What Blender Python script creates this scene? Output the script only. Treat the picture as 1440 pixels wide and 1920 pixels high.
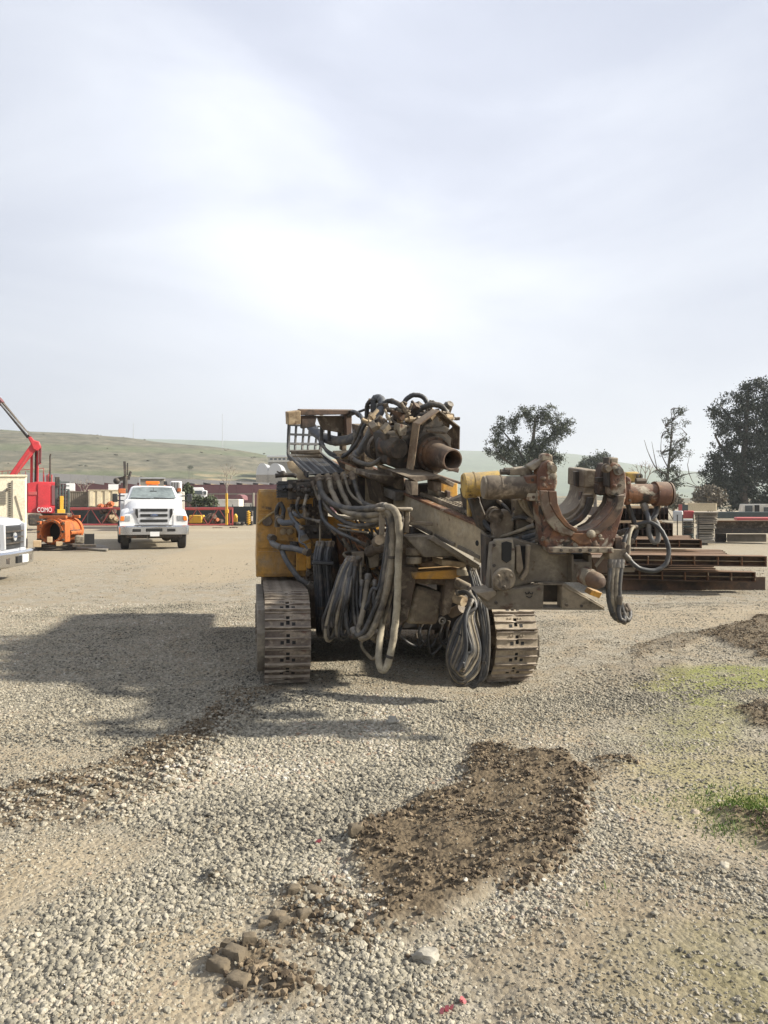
import bpy, bmesh, math, random
import numpy as np
from mathutils import Vector, Matrix, noise as mnoise

for o in list(bpy.data.objects):
    bpy.data.objects.remove(o, do_unlink=True)
scene = bpy.context.scene
COL = scene.collection
V = Vector
rad = math.radians
random.seed(7)
RNG = np.random.default_rng(7)

# ------------------------------------------------------------------ camera
FPX, CX, CY, CH = 1387.0, 720.0, 945.0, 1.6      # focal length in photo pixels, principal point, eye height
cam_data = bpy.data.cameras.new('camera')
cam_data.sensor_fit = 'VERTICAL'
cam_data.sensor_height = 36.0
cam_data.sensor_width = 27.0
cam_data.lens = 36.0 * FPX / 1920.0
cam_data.shift_y = -15.0 / 1920.0
cam_data.clip_start = 0.05
cam_data.clip_end = 20000
cam = bpy.data.objects.new('camera', cam_data)
cam.location = (0, 0, CH)
cam.rotation_euler = (rad(90), 0, 0)
COL.objects.link(cam)
scene.camera = cam

# ------------------------------------------------------------------ light, sky, exposure
SUN_EL, SUN_FRONT = 33.0, 1.5      # sun on the right, a little to the camera's side
sd = V((math.cos(rad(SUN_EL)) * math.cos(rad(SUN_FRONT)), -math.cos(rad(SUN_EL)) * math.sin(rad(SUN_FRONT)), math.sin(rad(SUN_EL))))
sun = bpy.data.lights.new('sun', 'SUN')
sun.energy = 5.0
sun.angle = rad(2.6)
sun.color = (1.0, 0.93, 0.80)
sun_o = bpy.data.objects.new('sun', sun)
sun_o.rotation_euler = (-sd).to_track_quat('-Z', 'Y').to_euler()
sun_o.location = (20, -5, 30)
COL.objects.link(sun_o)

world = bpy.data.worlds.new('World')
scene.world = world
world.use_nodes = True
wn, wl = world.node_tree.nodes, world.node_tree.links
wn.clear()
w_out = wn.new('ShaderNodeOutputWorld')
w_mix = wn.new('ShaderNodeMixShader')
w_mix.inputs[0].default_value = 0.9
w_sky = wn.new('ShaderNodeTexSky')
w_sky.sky_type = 'NISHITA'
w_sky.sun_disc = False
w_sky.sun_elevation = rad(SUN_EL)
w_sky.sun_rotation = math.atan2(sd.x, sd.y)
w_sky.dust_density = 3.0
w_b1 = wn.new('ShaderNodeBackground'); w_b1.inputs[1].default_value = 0.06
w_b2 = wn.new('ShaderNodeBackground'); w_b2.inputs[1].default_value = 1.0
wl.new(w_sky.outputs[0], w_b1.inputs[0])
w_tc = wn.new('ShaderNodeTexCoord')
w_map = wn.new('ShaderNodeMapping')
w_map.inputs['Scale'].default_value = (0.9, 0.9, 2.9)
w_map.inputs['Rotation'].default_value = (0.0, rad(48), 0.2)
wl.new(w_tc.outputs['Generated'], w_map.inputs[0])
w_n = wn.new('ShaderNodeTexNoise')
w_n.inputs['Scale'].default_value = 1.7
w_n.inputs['Detail'].default_value = 7
w_n.inputs['Roughness'].default_value = 0.52
w_n.inputs['Distortion'].default_value = 0.5
wl.new(w_map.outputs[0], w_n.inputs['Vector'])
w_r = wn.new('ShaderNodeValToRGB')
w_r.color_ramp.elements[0].position = 0.36
w_r.color_ramp.elements[0].color = (0.246, 0.268, 0.338, 1)
w_r.color_ramp.elements[1].position = 0.64
w_r.color_ramp.elements[1].color = (0.338, 0.358, 0.408, 1)
wl.new(w_n.outputs[0], w_r.inputs[0])
# bright thin patch of the cloud sheet ahead
w_dot = wn.new('ShaderNodeVectorMath'); w_dot.operation = 'DOT_PRODUCT'
gd = V((-0.03, 1.0, 0.44)).normalized()
w_dot.inputs[1].default_value = gd
w_nrm = wn.new('ShaderNodeVectorMath'); w_nrm.operation = 'NORMALIZE'
wl.new(w_tc.outputs['Generated'], w_nrm.inputs[0])
wl.new(w_nrm.outputs[0], w_dot.inputs[0])
w_mx = wn.new('ShaderNodeMath'); w_mx.operation = 'MAXIMUM'; w_mx.inputs[1].default_value = 0
wl.new(w_dot.outputs['Value'], w_mx.inputs[0])
w_pw = wn.new('ShaderNodeMath'); w_pw.operation = 'POWER'; w_pw.inputs[1].default_value = 18
wl.new(w_mx.outputs[0], w_pw.inputs[0])
w_ns = wn.new('ShaderNodeMapRange')
w_ns.inputs['From Min'].default_value = 0.25; w_ns.inputs['From Max'].default_value = 0.75
w_ns.inputs['To Min'].default_value = 0.09; w_ns.inputs['To Max'].default_value = 0.31
wl.new(w_n.outputs[0], w_ns.inputs[0])
w_gl = wn.new('ShaderNodeMath'); w_gl.operation = 'MULTIPLY'
wl.new(w_pw.outputs[0], w_gl.inputs[0]); wl.new(w_ns.outputs[0], w_gl.inputs[1])
w_add = wn.new('ShaderNodeVectorMath'); w_add.operation = 'ADD'
wl.new(w_r.outputs[0], w_add.inputs[0]); wl.new(w_gl.outputs[0], w_add.inputs[1])
wl.new(w_add.outputs[0], w_b2.inputs[0])
wl.new(w_b1.outputs[0], w_mix.inputs[1]); wl.new(w_b2.outputs[0], w_mix.inputs[2])
wl.new(w_mix.outputs[0], w_out.inputs[0])

scene.view_settings.view_transform = 'Standard'
scene.view_settings.look = 'None'
scene.view_settings.exposure = 1.15
scene.view_settings.gamma = 1.0
scene.view_settings.use_curve_mapping = False
scene.render.engine = 'CYCLES'
scene.render.resolution_x = 768
scene.render.resolution_y = 1024

# ------------------------------------------------------------------ helpers
EYE = V((0, 0, CH))
def ray(px, py): return V(((px - CX) / FPX, 1.0, (CY - py) / FPX))
def P(px, py, d): return EYE + ray(px, py) * d
def G(px, py):
    d = CH * FPX / (py - CY); q = P(px, py, d); q.z = 0; return q
def hit(px, py, p0, n):
    r = ray(px, py); return EYE + r * ((p0 - EYE).dot(n) / r.dot(n))

def tag(o, label=None, cat=None, group=None, kind=None):
    if label: o['label'] = label
    if cat: o['category'] = cat
    if group: o['group'] = group
    if kind: o['kind'] = kind
    return o

def thing(name, label, cat, loc=(0, 0, 0), group=None, rz=0.0):
    o = bpy.data.objects.new(name, None)
    o.empty_display_size = 0.3
    o.location = loc
    o.rotation_euler = (0, 0, rz)
    COL.objects.link(o)
    return tag(o, label, cat, group)

def attach(o, parent):
    def depth(q): return 0 if q.parent is None else 1 + depth(q.parent)
    if parent is not None:
        while depth(parent) >= 2: parent = parent.parent      # thing > part > sub-part, no further
        o.parent = parent
        if parent.type == 'EMPTY':
            m = Matrix.Translation(parent.location) @ Matrix.Rotation(parent.rotation_euler[2], 4, 'Z')
            o.matrix_parent_inverse = m.inverted()

class MB:
    def __init__(self): self.v = []; self.f = []
    def add(self, vs, fs):
        n = len(self.v); self.v += [tuple(x) for x in vs]; self.f += [tuple(i + n for i in q) for q in fs]; return self
    def prism(self, pts, vec):
        pts = [V(p) for p in pts]; vec = V(vec); n = len(pts)
        fs = [tuple(range(n)), tuple(range(2 * n - 1, n - 1, -1))] + [(i, n + i, n + (i + 1) % n, (i + 1) % n) for i in range(n)]
        return self.add(pts + [p + vec for p in pts], fs)
    def box(self, c, s, X=(1, 0, 0), Y=(0, 1, 0), Z=(0, 0, 1)):
        c = V(c); X = V(X) * s[0] / 2; Y = V(Y) * s[1] / 2; Z = V(Z) * s[2] / 2
        vs = [c + X * a + Y * b + Z * d for d in (-1, 1) for a, b in ((-1, -1), (1, -1), (1, 1), (-1, 1))]
        return self.add(vs, [(3, 2, 1, 0), (4, 5, 6, 7), (0, 1, 5, 4), (1, 2, 6, 5), (2, 3, 7, 6), (3, 0, 4, 7)])
    def bb(self, a, b):
        a = V(a); b = V(b); return self.box((a + b) / 2, [abs(b[i] - a[i]) for i in range(3)])
    def bar(self, p0, p1, w, h, up=(0, 0, 1)):
        p0 = V(p0); p1 = V(p1); d = p1 - p0; L = d.length; d.normalize()
        x = d.cross(V(up))
        if x.length < 1e-4: x = d.cross(V((1, 0, 0)))
        x.normalize(); z = x.cross(d)
        return self.box((p0 + p1) / 2, (w, L, h), x, d, z)
    def frame(self, d):
        d = V(d).normalized(); a = V((0, 0, 1)) if abs(d.z) < 0.9 else V((1, 0, 0))
        x = d.cross(a).normalized(); return x, x.cross(d)
    def cyl(self, p0, p1, r0, r1=None, n=20, cap=True):
        p0 = V(p0); p1 = V(p1); r1 = r0 if r1 is None else r1
        return self.lathe(p0, p1 - p0, [(0, r0), ((p1 - p0).length, r1)], n, cap)
    def lathe(self, p0, axis, prof, n=20, cap=True, closed=False):
        p0 = V(p0); d = V(axis).normalized(); x, y = self.frame(d); vs = []; fs = []
        for s, r in prof:
            for i in range(n):
                a = 2 * math.pi * i / n; vs.append(p0 + d * s + (x * math.cos(a) + y * math.sin(a)) * r)
        m = len(prof)
        for k in range(m if closed else m - 1):
            for i in range(n):
                k2 = (k + 1) % m
                fs.append((k * n + i, k * n + (i + 1) % n, k2 * n + (i + 1) % n, k2 * n + i))
        if cap and not closed: fs += [tuple(range(n - 1, -1, -1)), tuple(range((m - 1) * n, m * n))]
        return self.add(vs, fs)
    def ring(self, p0, axis, ln, ro, ri, n=24):
        return self.lathe(p0, axis, [(0, ri), (0, ro), (ln, ro), (ln, ri)], n, False, True)
    def tube(self, pts, r, n=8, cap=True):
        pts = [V(p) for p in pts]; m = len(pts); vs = []; fs = []
        t = (pts[1] - pts[0]).normalized(); x, y = self.frame(t)
        for k in range(m):
            t = (pts[min(k + 1, m - 1)] - pts[max(k - 1, 0)]).normalized()
            x = (x - t * x.dot(t)).normalized(); y = x.cross(t)
            rr = r[k] if isinstance(r, (list, tuple)) else r
            for i in range(n):
                a = 2 * math.pi * i / n; vs.append(pts[k] + (x * math.cos(a) + y * math.sin(a)) * rr)
        for k in range(m - 1):
            for i in range(n): fs.append((k * n + i, k * n + (i + 1) % n, (k + 1) * n + (i + 1) % n, (k + 1) * n + i))
        if cap: fs += [tuple(range(n - 1, -1, -1)), tuple(range((m - 1) * n, m * n))]
        return self.add(vs, fs)
    def ball(self, c, r, n=12, m=8, sc=(1, 1, 1)):
        c = V(c); vs = []; fs = []
        for k in range(m + 1):
            b = math.pi * k / m - math.pi / 2
            for i in range(n):
                a = 2 * math.pi * i / n
                vs.append(c + V((math.cos(a) * math.cos(b) * r * sc[0], math.sin(a) * math.cos(b) * r * sc[1], math.sin(b) * r * sc[2])))
        for k in range(m):
            for i in range(n): fs.append((k * n + i, k * n + (i + 1) % n, (k + 1) * n + (i + 1) % n, (k + 1) * n + i))
        return self.add(vs, fs)
    def loft(self, secs, cap=True):
        n = len(secs[0]); vs = [p for s in secs for p in s]; fs = []
        for k in range(len(secs) - 1):
            for i in range(n): fs.append((k * n + i, k * n + (i + 1) % n, (k + 1) * n + (i + 1) % n, (k + 1) * n + i))
        if cap: fs += [tuple(range(n - 1, -1, -1)), tuple(range((len(secs) - 1) * n, len(secs) * n))]
        return self.add(vs, fs)
    def mesh(self, name, mat, smooth=35, recalc=True):
        me = bpy.data.meshes.new(name)
        me.from_pydata(self.v, [], self.f)
        if recalc:
            bm = bmesh.new(); bm.from_mesh(me)
            bmesh.ops.remove_doubles(bm, verts=bm.verts, dist=1e-5)
            bmesh.ops.recalc_face_normals(bm, faces=bm.faces)
            bm.to_mesh(me); bm.free()
        if mat: me.materials.append(mat)
        if smooth:
            me.shade_smooth()
            me.set_sharp_from_angle(angle=rad(smooth))
        me.update()
        return me
    def build(self, name, mat, parent=None, smooth=35, bevel=0, label=None):
        o = bpy.data.objects.new(name, self.mesh(name, mat, smooth))
        COL.objects.link(o); attach(o, parent)
        if bevel:
            b = o.modifiers.new('bevel', 'BEVEL'); b.width = bevel; b.segments = 2; b.limit_method = 'ANGLE'; b.angle_limit = rad(40); b.harden_normals = False
        if label: o['label'] = label
        return o

def inst(name, me, parent=None, loc=(0, 0, 0), rot=None):
    o = bpy.data.objects.new(name, me); COL.objects.link(o)
    if parent is not None: o.parent = parent
    o.location = loc
    if rot is not None: o.rotation_euler = rot
    return o

def copy_tree(root, loc, rz, label=None):
    def cp(o, par):
        c = o.copy(); COL.objects.link(c)
        if par is not None: c.parent = par; c.matrix_parent_inverse = o.matrix_parent_inverse.copy()
        for ch in list(o.children): cp(ch, c)
        return c
    r = cp(root, None); r.location = loc; r.rotation_euler = (0, 0, rz)
    if label: r['label'] = label
    return r

def smooth_path(pts, k=6):
    pts = [V(p) for p in pts]; out = []
    ext = [pts[0] * 2 - pts[1]] + pts + [pts[-1] * 2 - pts[-2]]
    for i in range(1, len(ext) - 2):
        a, b, c, d = ext[i - 1:i + 3]
        for j in range(k):
            t = j / k
            out.append(0.5 * ((2 * b) + (c - a) * t + (2 * a - 5 * b + 4 * c - d) * t * t + (3 * b - a - 3 * c + d) * t ** 3))
    out.append(pts[-1]); return out

def text_mesh(name, body, size, mat, loc, rot, parent, ext=0.004, sx=1.0):
    cu = bpy.data.curves.new(name, 'FONT'); cu.body = body; cu.size = size; cu.extrude = ext; cu.align_x = 'CENTER'; cu.align_y = 'CENTER'
    t = bpy.data.objects.new(name, cu); COL.objects.link(t)
    bpy.context.view_layer.update()
    me = bpy.data.meshes.new_from_object(t.evaluated_get(bpy.context.evaluated_depsgraph_get()))
    bpy.data.objects.remove(t); bpy.data.curves.remove(cu)
    M = Matrix.Translation(loc) @ rot.to_4x4() @ Matrix.Diagonal((sx, 1, 1, 1))
    me.transform(M); me.materials.clear(); me.materials.append(mat)
    o = bpy.data.objects.new(name, me); COL.objects.link(o); attach(o, parent); return o

# ------------------------------------------------------------------ materials
def nmat(name):
    m = bpy.data.materials.new(name); m.use_nodes = True
    nt = m.node_tree; b = nt.nodes['Principled BSDF']; return m, nt.nodes, nt.links, b

def plain(name, col, rough=0.6, metal=0.0, spec=0.5, var=0.15, scale=6.0, bump=0.0):
    m, n, l, b = nmat(name)
    b.inputs['Roughness'].default_value = rough; b.inputs['Metallic'].default_value = metal
    b.inputs['Specular IOR Level'].default_value = spec
    tc = n.new('ShaderNodeTexCoord'); ns = n.new('ShaderNodeTexNoise')
    ns.inputs['Scale'].default_value = scale; ns.inputs['Detail'].default_value = 6; ns.inputs['Roughness'].default_value = 0.65
    l.new(tc.outputs['Object'], ns.inputs['Vector'])
    mr = n.new('ShaderNodeMapRange'); mr.inputs['From Min'].default_value = 0.3; mr.inputs['From Max'].default_value = 0.7
    mr.inputs['To Min'].default_value = 1 - var; mr.inputs['To Max'].default_value = 1 + var
    l.new(ns.outputs[0], mr.inputs[0])
    vm = n.new('ShaderNodeVectorMath'); vm.operation = 'SCALE'; vm.inputs[0].default_value = col
    l.new(mr.outputs[0], vm.inputs['Scale']); l.new(vm.outputs[0], b.inputs['Base Color'])
    if bump:
        bp = n.new('ShaderNodeBump'); bp.inputs['Strength'].default_value = 0.6; bp.inputs['Distance'].default_value = bump
        l.new(ns.outputs[0], bp.inputs['Height']); l.new(bp.outputs[0], b.inputs['Normal'])
    return m

def grime(name, base, layers, rough=0.75, metal=0.0, dust=None, dustamt=0.5, bump=0.004, var=0.25, streak=False):
    """base paint or steel + patches: layers = [(colour, scale, threshold, softness)], dust settled on faces that look up"""
    m, n, l, b = nmat(name)
    b.inputs['Metallic'].default_value = metal
    tc = n.new('ShaderNodeTexCoord')
    vec = tc.outputs['Object']
    fine = n.new('ShaderNodeTexNoise'); fine.inputs['Scale'].default_value = 22; fine.inputs['Detail'].default_value = 8; fine.inputs['Roughness'].default_value = 0.7
    l.new(vec, fine.inputs['Vector'])
    mr = n.new('ShaderNodeMapRange'); mr.inputs['From Min'].default_value = 0.3; mr.inputs['From Max'].default_value = 0.7
    mr.inputs['To Min'].default_value = 1 - var; mr.inputs['To Max'].default_value = 1 + var
    l.new(fine.outputs[0], mr.inputs[0])
    vm = n.new('ShaderNodeVectorMath'); vm.operation = 'SCALE'; vm.inputs[0].default_value = base
    l.new(mr.outputs[0], vm.inputs['Scale'])
    cur = vm.outputs[0]
    hsock = fine.outputs[0]
    for i, (c, sc, th, so) in enumerate(layers):
        ns = n.new('ShaderNodeTexNoise'); ns.inputs['Scale'].default_value = sc; ns.inputs['Detail'].default_value = 9
        ns.inputs['Roughness'].default_value = 0.62; ns.inputs['Distortion'].default_value = 0.4
        mp = n.new('ShaderNodeMapping'); mp.inputs['Location'].default_value = (3.7 * i + 1.3, 2.1 * i, 0.7 * i)
        if streak and i == 0: mp.inputs['Scale'].default_value = (1, 1, 0.2)
        l.new(vec, mp.inputs[0]); l.new(mp.outputs[0], ns.inputs['Vector'])
        r = n.new('ShaderNodeMapRange'); r.inputs['From Min'].default_value = th - so; r.inputs['From Max'].default_value = th + so
        l.new(ns.outputs[0], r.inputs[0])
        mx = n.new('ShaderNodeMix'); mx.data_type = 'RGBA'
        l.new(r.outputs[0], mx.inputs[0]); l.new(cur, mx.inputs[6])
        v2 = n.new('ShaderNodeVectorMath'); v2.operation = 'SCALE'; v2.inputs[0].default_value = c
        l.new(mr.outputs[0], v2.inputs['Scale']); l.new(v2.outputs[0], mx.inputs[7])
        cur = mx.outputs[2]
    if dust:
        ge = n.new('ShaderNodeNewGeometry'); sx = n.new('ShaderNodeSeparateXYZ'); l.new(ge.outputs['Normal'], sx.inputs[0])
        r = n.new('ShaderNodeMapRange'); r.inputs['From Min'].default_value = 0.25; r.inputs['From Max'].default_value = 0.95; r.inputs['To Max'].default_value = dustamt
        l.new(sx.outputs[2], r.inputs[0])
        mx = n.new('ShaderNodeMix'); mx.data_type = 'RGBA'; l.new(r.outputs[0], mx.inputs[0]); l.new(cur, mx.inputs[6]); mx.inputs[7].default_value = (*dust, 1)
        cur = mx.outputs[2]
    l.new(cur, b.inputs['Base Color'])
    rr = n.new('ShaderNodeMapRange'); rr.inputs['To Min'].default_value = rough - 0.15; rr.inputs['To Max'].default_value = min(1, rough + 0.2)
    l.new(fine.outputs[0], rr.inputs[0]); l.new(rr.outputs[0], b.inputs['Roughness'])
    if bump:
        bp = n.new('ShaderNodeBump'); bp.inputs['Strength'].default_value = 0.7; bp.inputs['Distance'].default_value = bump
        l.new(hsock, bp.inputs['Height']); l.new(bp.outputs[0], b.inputs['Normal'])
    return m

DUST = (0.30, 0.25, 0.18)
MT_ = {}
MT_['yellow'] = grime('yellow_paint', (0.55, 0.285, 0.04), [((0.26, 0.15, 0.055), 2.2, 0.57, 0.12), ((0.28, 0.21, 0.12), 5.0, 0.60, 0.10), ((0.05, 0.035, 0.025), 6.0, 0.62, 0.05)], 0.55, dust=DUST, dustamt=0.55, streak=True)
MT_['yellow_bright'] = grime('yellow_bright', (0.44, 0.29, 0.07), [((0.26, 0.19, 0.10), 9.0, 0.52, 0.07), ((0.10, 0.07, 0.04), 13.0, 0.59, 0.04)], 0.65, dust=(0.45, 0.36, 0.2), dustamt=0.3)
MT_['mud'] = grime('mud_grey_steel', (0.215, 0.178, 0.128), [((0.12, 0.092, 0.065), 3.0, 0.53, 0.10), ((0.34, 0.295, 0.22), 6.0, 0.60, 0.06), ((0.04, 0.032, 0.026), 5.0, 0.62, 0.06)], 0.8, dust=(0.33, 0.28, 0.21), dustamt=0.4)
MT_['mudflat'] = grime('mud_grey_plate', (0.165, 0.142, 0.108), [((0.095, 0.078, 0.058), 2.5, 0.53, 0.14), ((0.28, 0.245, 0.185), 4.0, 0.60, 0.08), ((0.07, 0.04, 0.025), 9.0, 0.64, 0.04)], 0.8, dust=(0.33, 0.28, 0.21), dustamt=0.35)
MT_['mast'] = grime('mast_beige', (0.38, 0.31, 0.205), [((0.24, 0.20, 0.14), 2.5, 0.56, 0.14), ((0.42, 0.37, 0.28), 5.0, 0.62, 0.10), ((0.14, 0.07, 0.03), 10.0, 0.68, 0.03)], 0.75, dust=(0.36, 0.31, 0.23), dustamt=0.3)
MT_['rust'] = grime('rust_brown', (0.085, 0.056, 0.042), [((0.145, 0.088, 0.055), 5.0, 0.55, 0.08), ((0.27, 0.22, 0.16), 6.5, 0.63, 0.05), ((0.03, 0.024, 0.02), 4.0, 0.57, 0.07)], 0.75, dust=(0.27, 0.215, 0.155), dustamt=0.4)
MT_['rustcake'] = grime('rust_with_cement', (0.115, 0.058, 0.04), [((0.36, 0.32, 0.25), 7.0, 0.575, 0.03), ((0.19, 0.09, 0.045), 9.0, 0.56, 0.05), ((0.23, 0.195, 0.15), 4.0, 0.60, 0.04), ((0.03, 0.025, 0.02), 9.0, 0.60, 0.04)], 0.85, dust=(0.40, 0.35, 0.27), dustamt=0.35, bump=0.010)
MT_['rustorange'] = grime('rust_orange', (0.19, 0.095, 0.045), [((0.10, 0.055, 0.035), 6.0, 0.52, 0.08), ((0.33, 0.27, 0.19), 9.0, 0.62, 0.05)], 0.8)
MT_['cement'] = grime('cement_cake', (0.26, 0.225, 0.17), [((0.14, 0.10, 0.072), 6.0, 0.52, 0.05), ((0.11, 0.055, 0.036), 8.0, 0.56, 0.03)], 0.9, bump=0.008)
MT_['dark'] = grime('dark_steel', (0.035, 0.03, 0.026), [((0.10, 0.078, 0.055), 5.0, 0.58, 0.09), ((0.12, 0.065, 0.04), 9.0, 0.63, 0.05)], 0.6, dust=(0.18, 0.15, 0.11), dustamt=0.5)
MT_['brownsteel'] = grime('brown_steel', (0.12, 0.092, 0.066), [((0.05, 0.038, 0.028), 4.0, 0.52, 0.10), ((0.26, 0.21, 0.15), 8.0, 0.60, 0.07)], 0.72, dust=DUST, dustamt=0.45)
MT_['tan'] = grime('tan_steel', (0.36, 0.28, 0.18), [((0.20, 0.14, 0.08), 6.0, 0.57, 0.08), ((0.11, 0.06, 0.03), 12.0, 0.66, 0.04)], 0.8)
MT_['guard'] = grime('guard_plate', (0.21, 0.155, 0.10), [((0.12, 0.075, 0.045), 5.0, 0.55, 0.10), ((0.33, 0.27, 0.19), 10.0, 0.63, 0.04)], 0.8, dust=(0.36, 0.28, 0.2), dustamt=0.5)
MT_['hose'] = grime('hose_dusty', (0.045, 0.043, 0.041), [((0.15, 0.128, 0.097), 5.0, 0.56, 0.10), ((0.016, 0.016, 0.016), 8.0, 0.54, 0.10)], 0.5, dust=(0.24, 0.21, 0.165), dustamt=0.28, bump=0.002)
MT_['hoseblack'] = grime('hose_black', (0.028, 0.03, 0.034), [((0.10, 0.09, 0.08), 7.0, 0.60, 0.10)], 0.5, dust=(0.16, 0.15, 0.13), dustamt=0.4, bump=0.001)
MT_['hosemud'] = grime('hose_muddy', (0.185, 0.155, 0.11), [((0.06, 0.053, 0.045), 6.0, 0.53, 0.10), ((0.30, 0.26, 0.19), 3.5, 0.58, 0.10)], 0.75, dust=(0.34, 0.29, 0.22), dustamt=0.3, bump=0.002)
MT_['hosepale'] = grime('hose_pale', (0.34, 0.30, 0.22), [((0.17, 0.145, 0.11), 4.0, 0.55, 0.10), ((0.07, 0.06, 0.05), 9.0, 0.66, 0.06)], 0.8, bump=0.003)
MT_['hosegrey'] = grime('hose_grey', (0.075, 0.082, 0.095), [((0.17, 0.155, 0.13), 5.0, 0.58, 0.10)], 0.55, dust=(0.22, 0.21, 0.19), dustamt=0.25, bump=0.001)
MT_['chain'] = grime('drag_chain', (0.022, 0.024, 0.028), [((0.11, 0.095, 0.075), 6.0, 0.63, 0.06)], 0.5, dust=(0.26, 0.23, 0.18), dustamt=0.3)
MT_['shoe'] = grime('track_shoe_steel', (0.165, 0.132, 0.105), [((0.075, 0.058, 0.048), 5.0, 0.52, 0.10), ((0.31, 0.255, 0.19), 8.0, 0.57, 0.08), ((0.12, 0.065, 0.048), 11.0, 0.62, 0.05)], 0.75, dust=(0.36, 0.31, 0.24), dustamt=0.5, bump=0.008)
MT_['shoelit'] = grime('track_shoe_sunlit', (0.37, 0.31, 0.23), [((0.22, 0.18, 0.13), 4.0, 0.55, 0.10), ((0.13, 0.075, 0.05), 11.0, 0.66, 0.05)], 0.8, dust=(0.42, 0.36, 0.27), dustamt=0.5, bump=0.006)  # paler copy of the shoe steel, sunlight painted into the colour
MT_['rib'] = grime('worn_lit_grouser', (0.27, 0.225, 0.175), [((0.13, 0.10, 0.08), 6.0, 0.52, 0.10), ((0.40, 0.34, 0.27), 9.0, 0.58, 0.08)], 0.6, 0.1, dust=(0.42, 0.36, 0.28), dustamt=0.5, bump=0.004)  # worn metal, lightened further to paint a highlight along the ribs
MT_['black'] = plain('black_hole', (0.012, 0.012, 0.012), 0.8)
MT_['rubber'] = plain('tyre_rubber', (0.03, 0.029, 0.028), 0.8, var=0.3, scale=14)
MT_['blackplastic'] = plain('black_plastic', (0.025, 0.026, 0.028), 0.5)
MT_['chrome'] = plain('chrome', (0.62, 0.63, 0.65), 0.18, 1.0, var=0.08, scale=3)
MT_['steel'] = grime('bare_steel', (0.20, 0.185, 0.165), [((0.10, 0.085, 0.065), 9.0, 0.52, 0.10)], 0.55, 0.3, bump=0.001)
MT_['galv'] = plain('galvanised', (0.45, 0.46, 0.47), 0.5, 0.4)
MT_['white'] = plain('white_paint', (0.66, 0.665, 0.67), 0.3, var=0.04, scale=2)
MT_['silver'] = plain('pale_silver_paint', (0.52, 0.53, 0.55), 0.3, 0.25, var=0.05, scale=2)
MT_['offwhite'] = grime('off_white_paint', (0.64, 0.62, 0.56), [((0.5, 0.46, 0.38), 1.2, 0.58, 0.12)], 0.6, bump=0)
MT_['cream'] = grime('cream_paint', (0.62, 0.54, 0.38), [((0.48, 0.40, 0.27), 0.8, 0.58, 0.12), ((0.25, 0.15, 0.08), 3.0, 0.68, 0.03)], 0.6, bump=0)
MT_['beige'] = grime('beige_paint', (0.66, 0.60, 0.46), [((0.55, 0.48, 0.36), 1.0, 0.58, 0.12)], 0.55, bump=0)
MT_['red'] = grime('red_paint', (0.50, 0.035, 0.045), [((0.34, 0.03, 0.035), 1.3, 0.58, 0.12)], 0.45, bump=0)
MT_['redpale'] = grime('red_lattice_paint', (0.42, 0.07, 0.07), [((0.30, 0.12, 0.10), 1.3, 0.58, 0.12)], 0.6, bump=0)
MT_['orange'] = grime('orange_paint', (0.44, 0.12, 0.03), [((0.22, 0.075, 0.03), 3.0, 0.58, 0.06), ((0.08, 0.05, 0.035), 5.0, 0.63, 0.05)], 0.6, bump=0.003)
MT_['maroon'] = plain('maroon_wall', (0.17, 0.075, 0.08), 0.9, var=0.1, scale=0.2)
MT_['greywall'] = plain('grey_wall', (0.44, 0.43, 0.42), 0.9, var=0.07, scale=0.1)
MT_['concrete'] = plain('concrete', (0.23, 0.21, 0.175), 0.9, var=0.25, scale=1.5, bump=0.01)
MT_['timber'] = plain('timber', (0.42, 0.31, 0.19), 0.85, var=0.25, scale=3)
MT_['timbergrey'] = plain('weathered_timber', (0.21, 0.18, 0.14), 0.9, var=0.3, scale=3)
MT_['beam'] = grime('rusty_beam', (0.062, 0.04, 0.028), [((0.14, 0.08, 0.045), 2.0, 0.55, 0.10), ((0.035, 0.026, 0.02), 3.0, 0.58, 0.08)], 0.8, dust=(0.30, 0.18, 0.10), dustamt=0.5)  # orange on up faces: rust dust plus painted sunlight on the tops
MT_['glass'] = plain('window_glass', (0.05, 0.06, 0.065), 0.08, 0.0, 0.6, var=0.05)
MT_['glasslight'] = plain('windscreen_glass', (0.17, 0.20, 0.20), 0.06, 0.0, 0.7, var=0.4, scale=2.5)
MT_['lens'] = plain('headlight_lens', (0.34, 0.36, 0.38), 0.12, 0.2, 0.8, var=0.3, scale=12)
MT_['amber'] = plain('amber_lens', (0.8, 0.20, 0.02), 0.3)
MT_['navy'] = plain('badge_blue', (0.05, 0.09, 0.2), 0.3)
MT_['screen'] = plain('fence_screen', (0.030, 0.036, 0.036), 0.9, var=0.2, scale=0.7)
MT_['darkgreen'] = plain('dark_green_paint', (0.05, 0.065, 0.062), 0.6, var=0.2)
MT_['gold'] = grime('yellow_gear_paint', (0.62, 0.36, 0.03), [((0.4, 0.25, 0.06), 1.5, 0.6, 0.1)], 0.6, bump=0)
MT_['pink'] = plain('pink_tape', (0.48, 0.13, 0.14), 0.6)
MT_['rock'] = plain('pale_rock', (0.30, 0.28, 0.235), 0.95, var=0.3, scale=18, bump=0.01)
MT_['bark'] = plain('bark', (0.085, 0.072, 0.06), 0.95, var=0.3, scale=2)
MT_['barkpale'] = plain('pale_bark', (0.27, 0.23, 0.19), 0.95, var=0.3, scale=2)
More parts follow.
